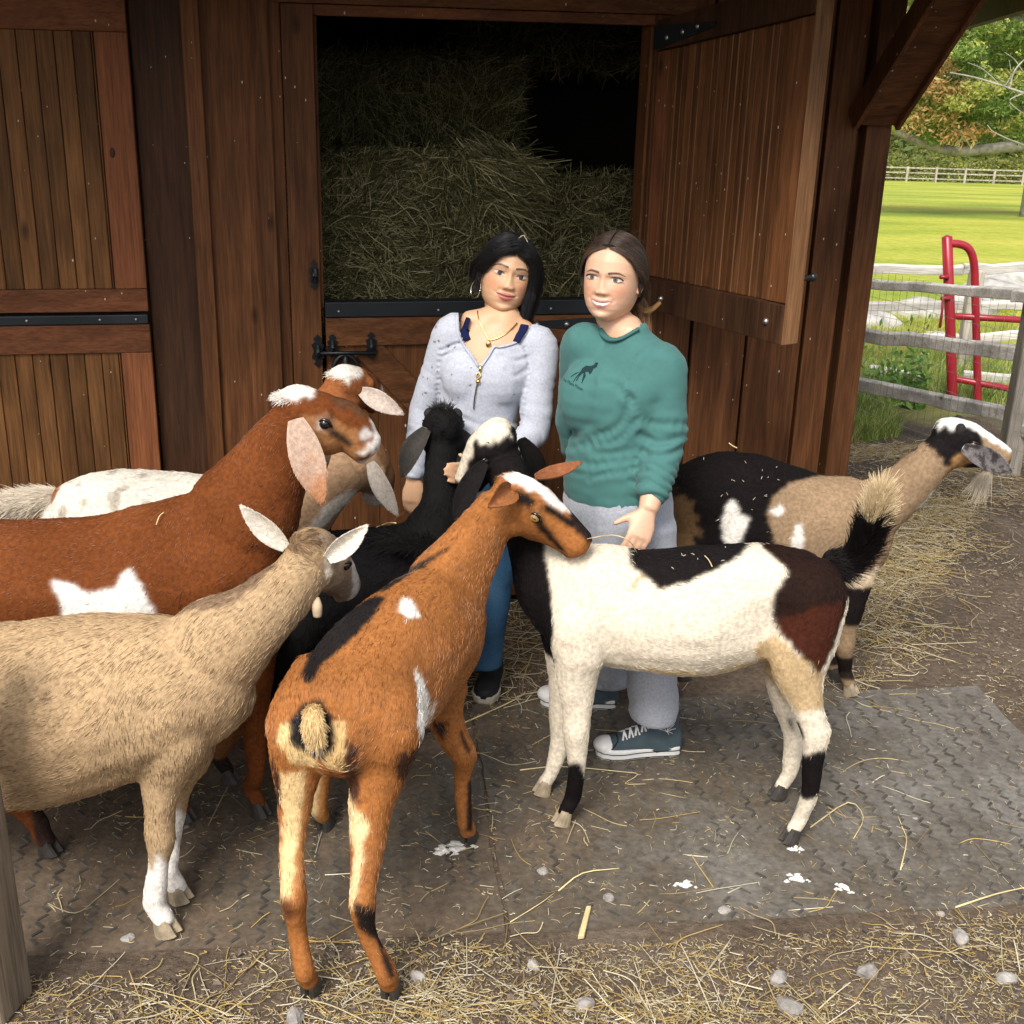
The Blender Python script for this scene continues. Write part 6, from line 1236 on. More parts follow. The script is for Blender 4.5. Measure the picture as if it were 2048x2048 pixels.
def skin_mesh(name, parts, voxel, head, parent, skin, extra=None):
    V = []; F = []
    for v, f in parts:
        b = len(V); V += list(v); F += [tuple(b + i for i in q) for q in f]
    bme = remesh(V, F, voxel, 4); bv = verts(bme)
    E_ = np.empty(len(bme.edges) * 2, int); bme.edges.foreach_get('vertices', E_); E_ = E_.reshape(-1, 2); dgv = np.bincount(E_.ravel(), minlength=len(bv))[:, None]
    wg = np.clip((np.min([np.linalg.norm(bv - q - np.array([0, 0, -.03]), axis=1) for q in extra], 0) - .12) / .05, 0, 1)[:, None] * .5
    for it in range(22): bv = bv + (np.stack([np.bincount(E_[:, 0], bv[E_[:, 1], c_], len(bv)) + np.bincount(E_[:, 1], bv[E_[:, 0], c_], len(bv)) for c_ in range(3)], 1) / dgv - bv) * wg
    bf = [tuple(q.vertices) for q in bme.polygons]; hv, hf, hc = head.mesh()
    al = np.vstack([bv, hv]); fs = bf + [tuple(len(bv) + i for i in q) for q in hf]; col = np.vstack([np.tile(skin, (len(bv), 1)) * (1 + .06 * vnoise(bv, 25, 2))[:, None], hc])
    er = []; head.ear(er, -1); head.ear(er, 1)
    for v, f in er:
        b = len(al); al = np.vstack([al, np.array(v)]); fs += [tuple(b + i for i in q) for q in f]; col = np.vstack([col, np.tile(head.skin * np.array([1.02, .86, .82]), (len(v), 1))])
    me = bpy.data.meshes.new(name); me.from_pydata(al.tolist(), [], fs); me.update(); set_color(me, np.clip(col, 0, 1)); me.materials.append(m_skin); me.polygons.foreach_set('use_smooth', [True] * len(fs))
    bpy.data.meshes.remove(bme); return put(bpy.data.objects.new(name, me), parent)
def scalp_hair(h, n, col, parent, seed, E=(.0, -.115, -.055), fronty=.082, lift=1.0, side_low=.0, part_x=0.0, hi=None, m_front=.02):
    r_ = np.random.default_rng(seed); R = np.array([.0875, .1115, .1165]) * np.array([h.wide, 1, 1]); cen = np.array([0, -.008, .008])
    # close fitting cap under the strands
    P = h.P.copy(); az = np.abs(h.a)[None] * np.ones((h.NZ, 1)); hl = np.interp(az, np.radians([0, 25, 45, 62, 75, 88, 100, 120, 180]), [fronty + .004, fronty - .004, .062, .036, .012 + side_low, .006, -.02, -.075, -.095]); ok = P[..., 2] > hl
    Q = P * np.array([1.04, 1.035, 1.0]) + np.array([0, -.001, .003]); idx = np.arange(h.NZ * h.NA).reshape(h.NZ, h.NA); f = []
    for i in range(h.NZ - 1):
        for j in range(h.NA):
            k = (j + 1) % h.NA
            if ok[i, j] and ok[i, k] and ok[i + 1, j] and ok[i + 1, k]: f.append((idx[i, j], idx[i, k], idx[i + 1, k], idx[i + 1, j]))
    me = bpy.data.meshes.new('hair'); me.from_pydata(h.W(Q.reshape(-1, 3)).tolist(), [], f); set_color(me, np.tile(np.array(col) * .7, (h.NZ * h.NA, 1))); me.materials.append(m_cap); me.polygons.foreach_set('use_smooth', [True] * len(f))
    ho = put(bpy.data.objects.new('hair', me), parent)
    # combed strands from the parting to the nape
    sg = np.where(r_.random(n) < .5, -1.0, 1.0); t0 = r_.random(n); yy = fronty * .94 - t0 * .15; zz_ = np.sqrt(np.clip(1 - ((yy - cen[1]) / R[1]) ** 2, .02, 1)) * R[2] + cen[2]
    fr_ = r_.random(n); S0 = np.column_stack([part_x + sg * .002, yy, zz_])
    front = r_.random(n) < .35; hlx = r_.uniform(.0, .062, n); S0[front] = np.column_stack([sg * hlx + part_x * .3, fronty * .97 - hlx ** 2 * 8.5, np.interp(hlx, [0, .03, .05, .065], [fronty, fronty - .008, fronty - .026, .02])])[front]
    Mid = np.column_stack([sg * r_.uniform(.085, .11, n), S0[:, 1] * .35 + m_front - .03 * t0, S0[:, 2] * .45 + r_.normal(.012, .012, n)]); En = np.asarray(E) + np.column_stack([sg * r_.uniform(.0, .03, n), r_.normal(0, .006, n), r_.normal(0, .012, n)])
    t_ = np.linspace(0, 1, 12)[None, :, None]; pts = (1 - t_) ** 2 * S0[:, None] + 2 * t_ * (1 - t_) * Mid[:, None] + t_ ** 2 * En[:, None]
    q = (pts - cen) / R; rad = np.linalg.norm(q, axis=2, keepdims=True); pts = cen + q / rad * R * (1 + (lift * .055 + + .022 * vnoise(S0, 75, seed)[:, None, None] + r_.normal(0, .008, n)[:, None, None]) * np.sin(np.clip(t_ * 1.6 + .12, 0, 1.57)))
    c = np.array(col) * r_.uniform(.45, 1.9, (n, 1))
    if hi is not None: k = r_.random(n) < .22 * (front + .3); c[k] = np.array(hi) * r_.uniform(.6, 1.1, (k.sum(), 1))
    strands('hair_strands', h.W(pts.reshape(-1, 3)).reshape(n, 12, 3), .00055, c, m_hair, ho, taper=.7)
    return ho
def lock(h, pts, n, spread, col, parent, seed, tip=None, rad=.0005, endspread=None):
    r_ = np.random.default_rng(seed); A_ = catmull(np.array(pts, float), 5); m_ = len(A_); o0 = r_.normal(0, 1, (n, 3)); es = endspread if endspread is not None else spread
    sp = np.linspace(spread, es, m_); P_ = A_[None] + o0[:, None] * sp[None, :, None] + (vnoise((A_[None] + o0[:, None] * .004).reshape(-1, 3), 50, seed)).reshape(n, m_, 1) * .002
    c = np.array(col) * r_.uniform(.6, 1.5, (n, 1))
    if tip is not None: k = r_.random(n) < .55; c[k] = np.array(tip) * r_.uniform(.6, 1.15, (k.sum(), 1))
    strands('hair_lock', h.W(P_.reshape(-1, 3)).reshape(n, m_, 3), rad, c, m_hair, parent, taper=.5)
def shoe(parent, toe, heel, kind):
    toe = np.asarray(toe, float); heel = np.asarray(heel, float); d = toe - heel; d[2] = 0; L_ = np.linalg.norm(d); d = d / L_; sd_ = np.cross(ZV, d); o = heel.copy(); o[2] = .002
    prof = [(-.0, .018), (.02, .03), (.08, .034), (.3, .034), (.5, .038), (.68, .047), (.82, .046), (.93, .034), (.985, .016)]
    def outline(gr): 
        a = [(t_ * L_, w_ + gr) for t_, w_ in prof]; return [o + d * x + sd_ * w_ for x, w_ in a] + [o + d * x - sd_ * w_ for x, w_ in a[::-1]]
    def slab(z0, z1, g0, g1):
        A_, B_ = outline(g0), outline(g1); n_ = len(A_); return MB().add([p + ZV * z0 for p in A_] + [p + ZV * z1 for p in B_], [tuple(range(n_))[::-1], tuple(range(n_, 2 * n_))] + [(i, (i + 1) % n_, n_ + (i + 1) % n_, n_ + i) for i in range(n_)])
    hs_ = .042 if kind == 'high' else .03
    st = []; hts = [(.01, .03, .075), (.1, .036, .1), (.25, .037, .105), (.4, .038, .098), (.55, .041, .075), (.7, .045, .055), (.84, .042, .043), (.95, .028, .034)]
    rings = [(o + d * t_ * L_ + ZV * (hs_ * .8), w_, h_) for t_, w_, h_ in hts]
    v, f = tube([r_[0] for r_ in rings], [r_[1] for r_ in rings], [r_[2] - hs_ * .3 for r_ in rings], n=18, sub=4, cap=.5); v = [np.array(x) for x in v]
    for x in v: x[2] = max(x[2], .02)
    so_ = MB().add(v, f)
    if kind == 'high':
        a = o + d * L_ * .2; so_.add(*tube([a + ZV * .05, a + ZV * .1 - d * .004, a + ZV * .15 - d * .004], [.034, .034, .037], [.05, .045, .046], up=d, n=18, sub=3, cap=.1))
    sh = so_.build('shoe', m_canvas if kind == 'high' else m_blk, parent, smooth=True)
    slab(0, hs_, .0, .003).build('sole', m_rub if kind == 'high' else plain('pale midsole', (.38, .34, .27), .6), sh, bevel=.006)
    if kind == 'high':
        slab(hs_ * .62, hs_ * .68, .0035, .0036).build('sole_stripe', m_blk, sh); slab(hs_ * .2, hs_ * .24, .003, .0032).build('sole_stripe', m_blk, sh)
        MB().add(*ball(o + d * L_ * .87 + ZV * .04, np.array([.042, .042, .026]), 16, 10, axes=[d, sd_, ZV])).build('toe_cap', m_rub, sh, smooth=True)
        MB().add(*tube([o + d * L_ * .83 + sd_ * q * .046 * math.cos(.0) + ZV * .05 if abs(q) == 1 else o + d * L_ * (.755) + sd_ * q * .04 + ZV * (.05 + .022 * (1 - q * q)) for q in (-1, -.6, 0, .6, 1)], .0022, n=6)).build('toe_seam', m_blk, sh)
        for i in range(5):
            t_ = .38 + i * .072; z_ = float(np.interp(t_, [.38, .52, .7], [.118, .094, .074])) + .006
            MB().add(*tube([o + d * L_ * (t_ - .02) + sd_ * .026 + ZV * (z_ - .014), o + d * L_ * t_ + ZV * z_, o + d * L_ * (t_ + .03) - sd_ * .026 + ZV * (z_ - .016)], .0034, n=6)).build('lace', m_lace, sh, smooth=True)
            MB().add(*tube([o + d * L_ * (t_ - .02) - sd_ * .026 + ZV * (z_ - .014), o + d * L_ * t_ + ZV * (z_ + .002), o + d * L_ * (t_ + .03) + sd_ * .026 + ZV * (z_ - .016)], .0034, n=6)).build('lace', m_lace, sh, smooth=True)
        br = MB()     # the little bird drawn on the ankle
        nsd = sd_ if np.dot(sd_, C0 - o) > 0 else -sd_; b0_ = o + d * L_ * .2 + ZV * .1 + nsd * .0375
        for ang, ln in ((.3, .03), (.8, .034), (1.3, .026), (-.4, .022), (2.2, .02), (2.8, .026), (-1.0, .014)): br.add(*tube([b0_, b0_ + (d * -math.cos(ang) + ZV * math.sin(ang)) * ln * .5 + ZV * .002 - nsd * .0004, b0_ + (d * -math.cos(ang) + ZV * math.sin(ang)) * ln - nsd * .0015], .0008, n=5, sub=2))
        br.build('drawing', m_lace, sh)
    return sh

# ================================================================ woman in green
GY = 3.56
pb = empty('person', gnd(1250, 1480).tolist(), label='woman in a teal green long sleeved shirt and grey sweatpants, smiling', cat='person', group=None)
pb.location = (0, 0, 0)
FB = unit((-.72, -.7, 0)); TQ = lambda x, y, r1, r2, Y=GY: (at(x, y, Y), r1, r2)
tor = [TQ(1256, 648, .062, .055), TQ(1256, 668, .075, .062), TQ(1258, 700, .135, .085), TQ(1252, 740, .168, .105), TQ(1243, 785, .16, .128), TQ(1240, 830, .152, .128), TQ(1238, 880, .15, .126), TQ(1232, 930, .162, .142), TQ(1234, 985, .17, .15)]
tt = tube([q[0] for q in tor], [q[1] for q in tor], [q[2] for q in tor], up=FB, n=24)
SR = unit(np.cross(FB, ZV)); SR = SR if SR[0] > 0 else -SR            # her left, to the right in the picture
bust = [ball(at(1172, 795, 3.545), (.088, .085, .11)), ball(at(1220, 800, 3.51), (.088, .085, .11))]
shL = at(1326, 734, 3.5); elL = at(1332, 880, 3.47); wrL = at(1296, 1022, 3.33); shR = at(1165, 690, 3.62); elR = at(1150, 850, 3.75); wrR = at(1170, 960, 3.82)
def two(P_, R_, n=18):
    a = tube(P_[:4], R_[:4], n=n, sub=6); b = tube(P_[3:], R_[3:], n=n, sub=6); c = ball(P_[3], R_[3] * .985, 16, 10); return [a, b, c]
sleeve = lambda a, e, w_, k=1.0: two([a + (tor[-6][0] - a) * .35, a, a * .5 + e * .5, e, e * .5 + w_ * .5, w_], [.07 * k, .067 * k, .064 * k, .06 * k, .055 * k, .045 * k])
sk = (.6, .365, .245)
hb = Head(at(1226, 556, GY + .045), (-.36, -.92, .13), (.075, .1, .99), 1.06, sk, wide=.99, smile=1.0, lips=(.5, .2, .18), brow=(.045, .026, .018), browz=.0145)
neck = lambda h, base, r=.056: tube([h.W(np.array((0, -.018, -.04))), h.W(np.array((0, -.022, -.09))), (h.W(np.array((0, -.03, -.12))) + base) / 2, base], [.05, .051, r, r * 1.15], up=FB, n=18)
bp = [neck(hb, at(1256, 672, GY + .02)), tube([q[0] for q in tor], [q[1] - .012 for q in tor], [q[2] - .012 for q in tor], up=FB, n=20)]
thin = lambda a, e, w_: two([a, a * .7 + e * .3, a * .5 + e * .5, e, e * .5 + w_ * .5, w_], [.052, .051, .05, .042, .04, .029], 14)
bp += thin(shL, elL, wrL) + thin(shR, elR, wrR)
add_b = bp.append
hand(add_b, wrL, unit(at(1270, 1095, 3.27) - wrL), (.25, -.9, .4), (-1, -.1, -.1), curl=(.5, .55, .6, .65), k=1.02, thumb=.75)
hand(add_b, wrR, (.3, -.3, -.9), (.2, .9, .2), (-1, 0, 0), k=1.0)
bo = skin_mesh('body', bp, .0052, hb, pb, sk, (wrL, wrR))
hb.eyes(bo, (.12, .085, .05), slant=.04, liner=1.0, open_=1.1, big=1.2)
NB = np.array([(1199, 640), (1201, 652), (1208, 667), (1224, 675), (1244, 671), (1275, 653), (1298, 634), (1306, 622), (1300, 560), (1199, 560)], float)
def cutneck(p, n):
    x, y = wv(p); return inpoly(x, y, NB)
fl = [arm_folds(shL, elL, 7, .004, .3, 1.05, 5), arm_folds(elL, wrL, 8, .0055, -.1, .98, 6), crease([(1150, 870), (1200, 905), (1290, 900)], GY - .1, 9, .0035), crease([(1118, 915), (1190, 928), (1295, 915)], GY - .1, 8, .0035), crease([(1125, 938), (1180, 950), (1250, 946)], GY - .1, 6, .003), crease([(1180, 960), (1230, 940), (1292, 938)], GY - .1, 6, .003), crease([(1262, 800), (1240, 850), (1180, 880)], GY - .1, 10, .006), crease([(1270, 840), (1230, 880), (1150, 895)], GY - .1, 8, .005), crease([(1260, 790), (1290, 840), (1370, 850)], GY - .12, 9, .004), crease([(1280, 870), (1320, 885), (1376, 870)], GY - .12, 8, .006), crease([(1285, 905), (1330, 912), (1372, 890)], GY - .12, 7, .006), crease([(1255, 795), (1262, 740), (1290, 700), (1325, 690)], GY - .1, 5, .003), crease([(1260, 800), (1230, 770), (1210, 765)], GY - .12, 8, .004)]
shb = cloth('shirt', [tt] + sleeve(shL, elL, wrL + (elL - wrL) * .17) + sleeve(shR, elR, wrR + (elR - wrR) * .1) + bust, .0062, m_teal, (.055, .152, .142), pb, fl, cutneck, 20)
# ribbed collar and cuff
cc_ = at(1254, 661, GY + .01); axn = unit(hb.W(np.array((0, -.02, -.08))) - at(1256, 690, GY + .03)); e1 = unit(np.cross(axn, FB)); e2 = np.cross(axn, e1)
bvS = BVHTree.FromPolygons([v_.co for v_ in shb.data.vertices], [tuple(q.vertices) for q in shb.data.polygons])
edge = [on_cloth(bvS, x, y + 1, .004) for x, y in ((1197, 648), (1201, 658), (1209, 671), (1224, 679), (1245, 675), (1277, 657), (1300, 638))]
edge = [q for q in edge if q[1] > 3.38]
MB().add(*tube(edge, .010, .006, up=axn, n=8, sub=4)).build('collar', plain('teal rib', (.046, .132, .122), .85, 0, .1, bump=.4, bscale=500), shb, smooth=True)
MB().add(*tube([cc_ - e1 * .01 + SR * .05 + axn * .012 - FB * .02, cc_ + SR * .06 + axn * .006 - FB * .0, cc_ + SR * .058 + FB * .02], .004, .003, n=8)).build('undershirt_edge', m_rub, pb)
# moose print and lettering, laid on the cloth
def decal(name, poly, bv_, m, parent):
    import bmesh
    bm = bmesh.new(); vs = [bm.verts.new((x, y, 0)) for x, y in poly]; bm.faces.new(vs); bmesh.ops.triangulate(bm, faces=bm.faces); 
    for _ in range(2): bmesh.ops.subdivide_edges(bm, edges=[e for e in bm.edges if e.calc_length() > 7], cuts=1); bmesh.ops.triangulate(bm, faces=bm.faces)
    for v_ in bm.verts: v_.co = Vector(on_cloth(bv_, v_.co.x, v_.co.y))
    me = bpy.data.meshes.new(name); bm.to_mesh(me); bm.free(); me.materials.append(m); return put(bpy.data.objects.new(name, me), parent)
mz = lambda L_: [(780 + x * .3313, 430 + y * .3313) for x, y in L_]
decal('moose_print', mz([(1150, 945), (1160, 925), (1185, 908), (1205, 912), (1218, 922), (1232, 905), (1240, 890), (1258, 892), (1252, 905), (1246, 918), (1228, 928), (1218, 950), (1205, 962), (1196, 945), (1182, 948), (1160, 958), (1142, 960)]), bvS, m_ink, shb)
for q in ([(1150, 945), (1118, 962), (1090, 980), (1092, 974), (1122, 952)], [(1156, 952), (1122, 985), (1106, 1012), (1104, 1006), (1124, 975), (1148, 948)], [(1165, 952), (1140, 978), (1128, 1002), (1122, 1000), (1140, 970), (1158, 948)], [(1178, 945), (1182, 972), (1165, 1002), (1158, 1020), (1156, 1014), (1168, 985), (1170, 950)]): decal('moose_print', mz(q), bvS, m_ink, shb)
tcu = bpy.data.curves.new('lettering', 'FONT'); tcu.body = 'The Maine Moose'; tcu.size = 1.0; tcu.shear = 0.25; tcu.resolution_u = 2
to = bpy.data.objects.new('tmp', tcu); COL.objects.link(to); tm = bpy.data.meshes.new_from_object(to.evaluated_get(bpy.context.evaluated_depsgraph_get())); bpy.data.objects.remove(to)
tv = verts(tm); wdt = tv[:, 0].max(); bx, by = 1124, 761; dx, dy = 41 / wdt, 21 / wdt
set_verts(tm, np.array([on_cloth(bvS, bx + x * dx, by + x * dy - y * 11.0) for x, y, z in tv])); tm.name = 'lettering'; tm.materials.append(m_ink); put(bpy.data.objects.new('lettering', tm), shb)
# hair
ho = scalp_hair(hb, 15000, (.022, .015, .012), pb, 21, E=(.03, -.112, -.06), fronty=.076, lift=.9, hi=(.17, .09, .045))
lock(hb, [(.02, -.115, -.05), (.055, -.11, -.085), (.078, -.085, -.13), (.088, -.06, -.18), (.092, -.05, -.215)], 900, .011, (.05, .03, .018), ho, 22, tip=(.26, .13, .05), endspread=.006)
lock(hb, [(.05, -.1, -.07), (.075, -.085, -.085), (.1, -.08, -.075), (.118, -.08, -.055)], 60, .004, (.3, .17, .07), ho, 23, endspread=.002)
lock(hb, [(.079, .012, .02), (.082, .006, -.01), (.08, .004, -.04)], 120, .003, (.03, .02, .016), ho, 24, endspread=.0012); lock(hb, [(-.079, .012, .02), (-.083, .01, -.01), (-.08, .012, -.035)], 120, .003, (.03, .02, .016), ho, 25, endspread=.0012)
for sd0, pts in ((51, [(.03, .08, .09), (.06, .02, .115), (.06, -.06, .09)]), (52, [(-.03, .08, .09), (-.06, .02, .112), (-.07, -.06, .08)]), (53, [(.08, .0, .03), (.09, -.03, -.02), (.085, -.05, -.08)])): lock(hb, pts, 22, .006, (.05, .03, .02), ho, sd0, rad=.0003, endspread=.012)
# sweatpants and shoes
hipc = at(1236, 1005, GY); kn1 = at(1300, 1215, 3.47); an1 = at(1306, 1425, 3.44); kn2 = at(1218, 1205, 3.68); an2 = at(1216, 1358, 3.79)
pn = [tube([at(1234, 950, GY), hipc, at(1238, 1065, GY)], [.155, .178, .165], [.135, .158, .15], up=FB, n=20)]
for hx, kn, an, sx in ((at(1285, 1070, 3.5), kn1, an1, 1), (at(1205, 1070, 3.63), kn2, an2, -1)): pn.append(tube([hx + ZV * .05, hx, (hx + kn) / 2, kn, (kn + an) / 2, an + ZV * .02, an - ZV * .02], [.1, .105, .098, .085, .079, .078, .072], n=18))
fb_ = [arm_folds(kn1, an1, 4, .004, .3, 1.1, 9), arm_folds(kn2, an2, 4, .004, .3, 1.1, 10), crease([(1238, 985), (1245, 1020), (1262, 1050), (1275, 1040), (1280, 990)], GY - .15, 3, .003)]
cloth('sweatpants', pn, .0085, m_sweat, (.36, .38, .43), pb, fb_, None, 6)
shoe(pb, gnd(1189, 1512), gnd(1357, 1505), 'high'); shoe(pb, gnd(1078, 1408), gnd(1231, 1414), 'high')

# ================================================================ woman in grey
AY = 3.86
pa_ = empty('person', label='woman in a light grey zip neck top with gold necklace and blue jeans', cat='person')
FA = unit((-.12, -.99, 0)); SA = np.array([1, -.1, 0])
TA = lambda x, y, r1, r2, Y=AY: (at(x, y, Y), r1, r2)
tor = [TA(1002, 640, .06, .055), TA(998, 668, .135, .075), TA(990, 700, .152, .095), TA(972, 745, .142, .115), TA(962, 790, .13, .105), TA(956, 830, .126, .1), TA(952, 880, .142, .115), TA(950, 950, .16, .13)]
tt = tube([q[0] for q in tor], [q[1] for q in tor], [q[2] for q in tor], up=FA, n=24)
skA = (.56, .335, .2)
ha = Head(at(1014, 549, AY + .07), (.13, -.97, .14), (.2, .12, .97), 1.04, skA, wide=1.0, smile=.45, lips=(.36, .09, .085), brow=(.035, .02, .015), lipk=1.35, cheek=(.6, .12))
bust = [ball(at(932, 752, 3.815), (.08, .07, .095)), ball(at(1002, 755, 3.805), (.08, .07, .095))]
shL = at(1080, 692, AY - .01); elL = at(1070, 866, 3.78); wrL = at(960, 950, 3.6); shR = at(905, 665, AY); elR = at(848, 815, 3.9); wrR = at(826, 958, 3.84)
sleeve = lambda a, e, w_, k=1.0: two([a + (tor[-6][0] - a) * .35, a, a * .5 + e * .5, e, e * .5 + w_ * .5, w_], [.062 * k, .06 * k, .053 * k, .047 * k, .042 * k, .034 * k])
bp = [tube([ha.W(np.array((0, -.018, -.04))), ha.W(np.array((0, -.022, -.09))), at(1008, 640, AY + .02), at(1001, 668, AY + .015)], [.047, .05, .056, .075], up=FA, n=18), tube([q[0] for q in tor], [q[1] - .006 for q in tor], [q[2] - .006 for q in tor], up=FA, n=22)] + [ball(at(932, 750, 3.85), (.07, .06, .078)), ball(at(1001, 752, 3.84), (.07, .06, .078))]
# trapezius and collar bones
for q in (at(928, 644, AY), at(1058, 668, AY)): bp.append(tube([at(1004, 628, AY + .03), (at(1004, 640, AY + .02) + q) / 2, q], [.04, .042, .036], n=12))
for q in (): bp.append(tube([q[0] + np.array([0, .012, 0]), (q[0] + q[1]) / 2 + np.array([0, .01, .003]), q[1] + np.array([0, .012, 0])], [.009, .008, .007], n=8))
for a, e, w_ in ((shL, elL, wrL), (shR, elR, wrR)): bp += two([a, a * .7 + e * .3, a * .5 + e * .5, e, e * .5 + w_ * .5, w_], [.045, .043, .042, .035, .034, .025], 14)
hand(bp.append, wrR, (-.05, -.12, -1), (-.3, -1, .1), (1, -.3, 0), curl=(.22, .3, .35, .4), k=.92, thumb=.45)
hand(bp.append, wrL, unit(at(888, 944, 3.5) - wrL), (.1, -.95, .3), (0, -.2, 1), curl=(.06, .08, .1, .14), k=.95, thumb=.5)
bo = skin_mesh('body', bp, .0052, ha, pa_, skA, (wrL, wrR))
ha.eyes(bo, (.035, .02, .012), slant=.16, liner=1.5, open_=.95, big=1.05)
NL = [(917, 612), (918, 640), (922, 668), (934, 690), (948, 708), (961, 729), (972, 712), (985, 690), (1000, 690), (1028, 682), (1044, 668), (1055, 650), (1060, 632), (1010, 560)]
def cutA(p, n): x, y = wv(p); k = inpoly(x, y, np.array(NL, float)) & (n[:, 1] < .35); c_ = at(1004, 640, AY + .02); r_ = np.hypot(p[:, 0] - c_[0], p[:, 1] - c_[1]); return k | ((p[:, 2] > at(1000, 652, AY)[2]) & (r_ < .085))
fl = [arm_folds(shL, elL, 6, .0022, .2, 1.05, 15), arm_folds(elL, wrL, 9, .003, -.1, 1, 16), arm_folds(shR, elR, 6, .0022, .3, 1.05, 17), arm_folds(elR, wrR, 8, .003, 0, 1, 18), crease([(885, 700), (905, 690), (925, 685)], AY - .1, 4, .003), crease([(886, 712), (915, 704), (940, 706)], AY - .1, 4, .003), crease([(1055, 715), (1030, 722), (1000, 712)], AY - .1, 5, .003), crease([(1052, 740), (1030, 752), (1010, 740)], AY - .1, 5, .0025), crease([(920, 835), (965, 850), (1030, 845)], AY - .1, 6, .003), crease([(1050, 695), (1058, 740), (1050, 800), (1040, 850)], AY - .05, 4, .003), crease([(880, 700), (876, 760), (874, 810)], AY - .05, 4, .003), crease([(961, 729), (955, 770), (949, 815)], AY - .12, 3, .002)]
def colA(p):
    c = np.tile((.44, .46, .53), (len(p), 1)); x, y = wv(p); k = (vnoise(p, 75, 5) * .5 + vnoise(p, 150, 6) * .6 > .55 + .25 * np.clip((x - 870) / 120, 0, 2)) & (y < 800); c[k] = (.09, .08, .08); return c
sha = cloth('top', [tt] + sleeve(shL, elL, wrL + (elL - wrL) * .06) + sleeve(shR, elR, wrR + (elR - wrR) * .03) + bust, .0055, m_heather, colA, pa_, fl, cutA, 18, amp=(.0025, .001))
bvA = BVHTree.FromPolygons([v_.co for v_ in sha.data.vertices], [tuple(q.vertices) for q in sha.data.polygons]); bvB = BVHTree.FromPolygons([v_.co for v_ in bo.data.vertices], [tuple(q.vertices) for q in bo.data.polygons])
m_band = plain('grey neck band', (.4, .42, .48), .85, 0, .1, bump=.3, bscale=500)
edge = [on_cloth(bvA, x, y, .001) for x, y in ((914, 630), (914, 642), (917, 668), (929, 692), (944, 712), (957, 733))]; MB().add(*tube(edge, .0065, .003, n=8, sub=4)).build('neckline', m_band, sha, smooth=True)
edge = [on_cloth(bvA, x, y, .001) for x, y in ((962, 733), (974, 716), (988, 694), (1001, 694), (1029, 686), (1047, 672), (1058, 655))]; MB().add(*tube(edge, .0065, .003, n=8, sub=4)).build('neckline', m_band, sha, smooth=True)
MB().add(*tube([on_cloth(bvA, x, y, .0025) for x, y in ((961, 731), (958, 752), (953, 775), (949, 800), (948, 818))], .0032, n=6, sub=4)).build('zipper', m_silver, sha, smooth=True)
MB().add(*tube([on_cloth(bvA, x, y, .006) for x, y in ((961, 733), (960, 742))], .005, n=8, sub=1)).add(*tube([on_cloth(bvA, x, y, .006) for x, y in ((959, 745), (953, 748), (955, 757), (961, 752), (959, 745))], .0022, n=6)).add(*ball(on_cloth(bvA, 956, 763, .006), .008, 10, 6)).build('zip_pull', m_gold, sha, smooth=True)
# navy straps, necklace, earrings
for pix in (((937, 636), (932, 650), (930, 664), (934, 680)), ((1049, 650), (1045, 660), (1038, 672), (1032, 684))):
    MB().add(*tube([on_cloth(bvB, x, y, 0.007) for x, y in pix], .015, .004, n=10, sub=4)).build('strap', m_navy, pa_, smooth=True)
MB().add(*tube([on_cloth(bvB, x, y, .003) for x, y in ((955, 622), (958, 640), (966, 658), (973, 672), (979, 680), (995, 676), (1010, 668), (1024, 657), (1034, 646))], .0023, n=6, sub=5)).build('necklace', m_gold, pa_, smooth=True)
MB().add(*ball(on_cloth(bvB, 977, 689, .004), (.009, .004, .011), 14, 8)).build('pendant', m_gold, pa_, smooth=True)
for sg in (-1, 1):
    c_ = ha.W(np.array((sg * .083, -.004, -.062))); MB().add(*tube([c_ + (ha.ey * math.cos(a_) + ha.ex * .5 * math.cos(a_)) * .024 + ha.ez * .03 * math.sin(a_) for a_ in np.linspace(0, 6.283, 22)], .0016, n=6, sub=2)).build('earring', m_silver, pa_, smooth=True)
# hair: parted in the middle, front locks along the cheeks
HC = (.009, .0085, .0095)
ho = scalp_hair(ha, 14000, HC, pa_, 31, E=(.01, -.115, -.07), fronty=.098, lift=1.25, part_x=.004, side_low=-.015)
lock(ha, [(.006, .092, .1), (.035, .094, .08), (.064, .08, .034), (.074, .06, -.02), (.073, .055, -.07), (.07, .05, -.12), (.066, .05, -.15)], 900, .0055, HC, ho, 32, endspread=.004)
lock(ha, [(.01, .09, .088), (.05, .085, .065), (.08, .05, .02), (.09, .02, -.04), (.088, .0, -.1), (.08, -.01, -.16), (.07, -.01, -.19)], 1500, .009, HC, ho, 33, endspread=.006)
lock(ha, [(.0, .092, .1), (-.032, .094, .08), (-.06, .08, .046), (-.075, .05, .012), (-.084, .018, .0), (-.085, -.02, -.02)], 900, .0055, HC, ho, 34, endspread=.006)
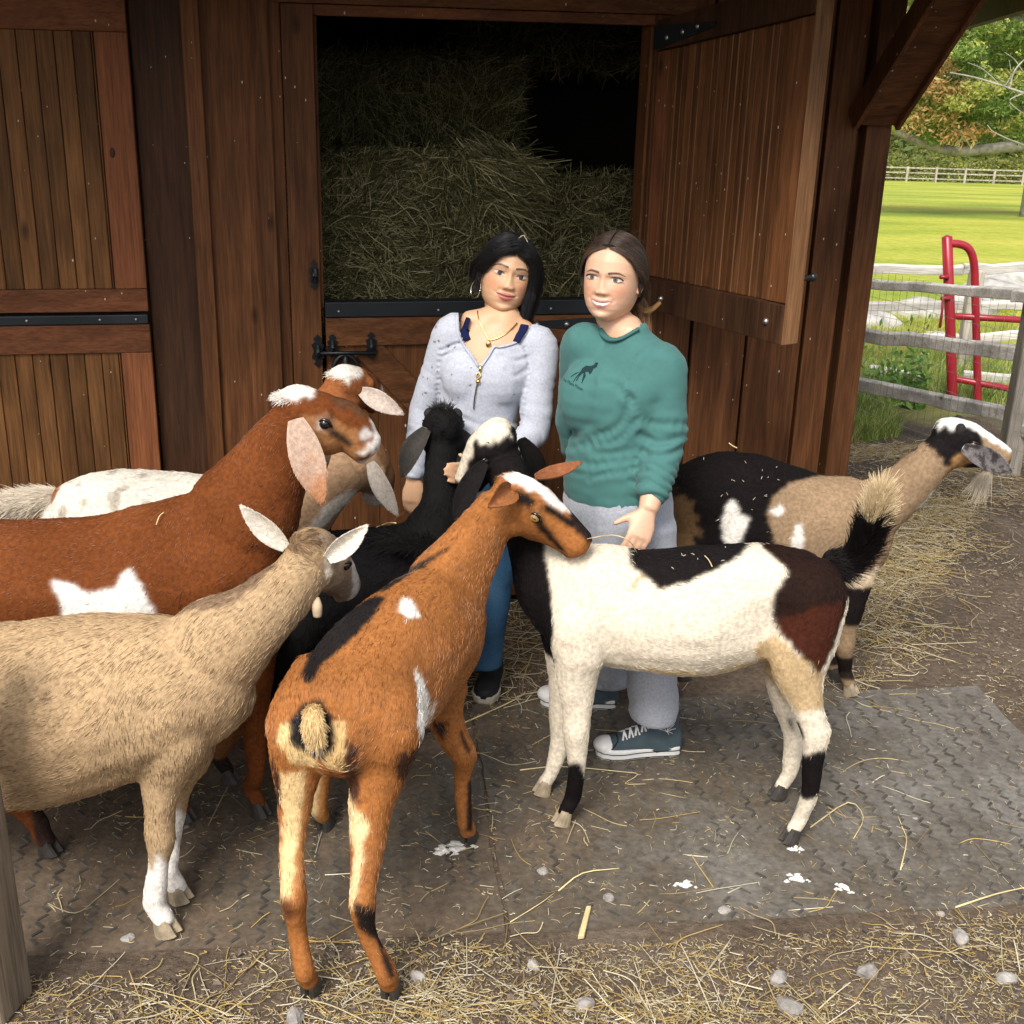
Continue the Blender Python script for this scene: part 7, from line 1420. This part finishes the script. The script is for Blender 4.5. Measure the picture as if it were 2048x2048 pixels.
lock(ha, [(-.002, .09, .09), (-.045, .086, .07), (-.078, .05, .03), (-.09, .01, .0), (-.085, -.04, -.03)], 1200, .008, HC, ho, 35, endspread=.01)
lock(ha, [(-.076, .035, .01), (-.08, .03, -.03), (-.079, .025, -.07)], 60, .0015, HC, ho, 36)
lock(ha, [(.05, -.08, -.06), (.06, -.07, -.12), (.06, -.06, -.18)], 1200, .014, HC, ho, 37)
MB().add(*tube([ha.W(np.array(q)) for q in ((-.012, .1, .088), (-.002, .096, .108), (.012, .09, .122), (.03, .098, .1), (.05, .094, .085), (.064, .09, .08))], .0011, n=6, sub=2)).build('hay_wisp', plain('hay wisp', (.62, .55, .38), .7), pa_)
for sd0, pts in ((41, [(-.07, .05, .05), (-.088, .035, -.01), (-.09, .03, -.07)]), (42, [(.02, .09, .1), (.0, .06, .13), (-.02, .0, .135)]), (43, [(.07, .06, .05), (.098, .03, -.03), (.096, .02, -.1)])): lock(ha, pts, 26, .006, HC, ho, sd0, rad=.0003, endspread=.012)
# jeans and trainers
pn = [tube([at(952, 905, AY), at(948, 970, AY), at(948, 1030, AY)], [.148, .165, .15], [.12, .135, .125], up=FA, n=20)]
kn1 = at(985, 1185, 3.8); an1 = at(972, 1322, 3.82); kn2 = at(905, 1185, 3.84); an2 = at(895, 1330, 3.88)
for hx, kn, an in ((at(990, 1040, AY), kn1, an1), (at(905, 1040, AY), kn2, an2)): pn.append(tube([hx + ZV * .05, hx, (hx + kn) / 2, kn, (kn + an) / 2, an + ZV * .01, an - ZV * .015], [.088, .092, .082, .066, .058, .056, .057], n=16))
def colJ(p): return np.array((.04, .105, .2)) * (1 + .5 * vnoise(p, 6, 2))[:, None] + np.array((.03, .05, .06)) * np.clip(vnoise(p * np.array([1, 1, .3]), 30, 3), 0, 1)[:, None]
cloth('jeans', pn, .0085, m_denim, colJ, pa_, [arm_folds(kn1, an1, 5, .003, .3, 1, 19)], None, 5)
tp = gnd(966, 1412); shoe(pa_, tp, tp + np.array((.035, .24, 0)), 'low'); tp2 = gnd(880, 1422); shoe(pa_, tp2, tp2 + np.array((.0, .24, 0)), 'low')
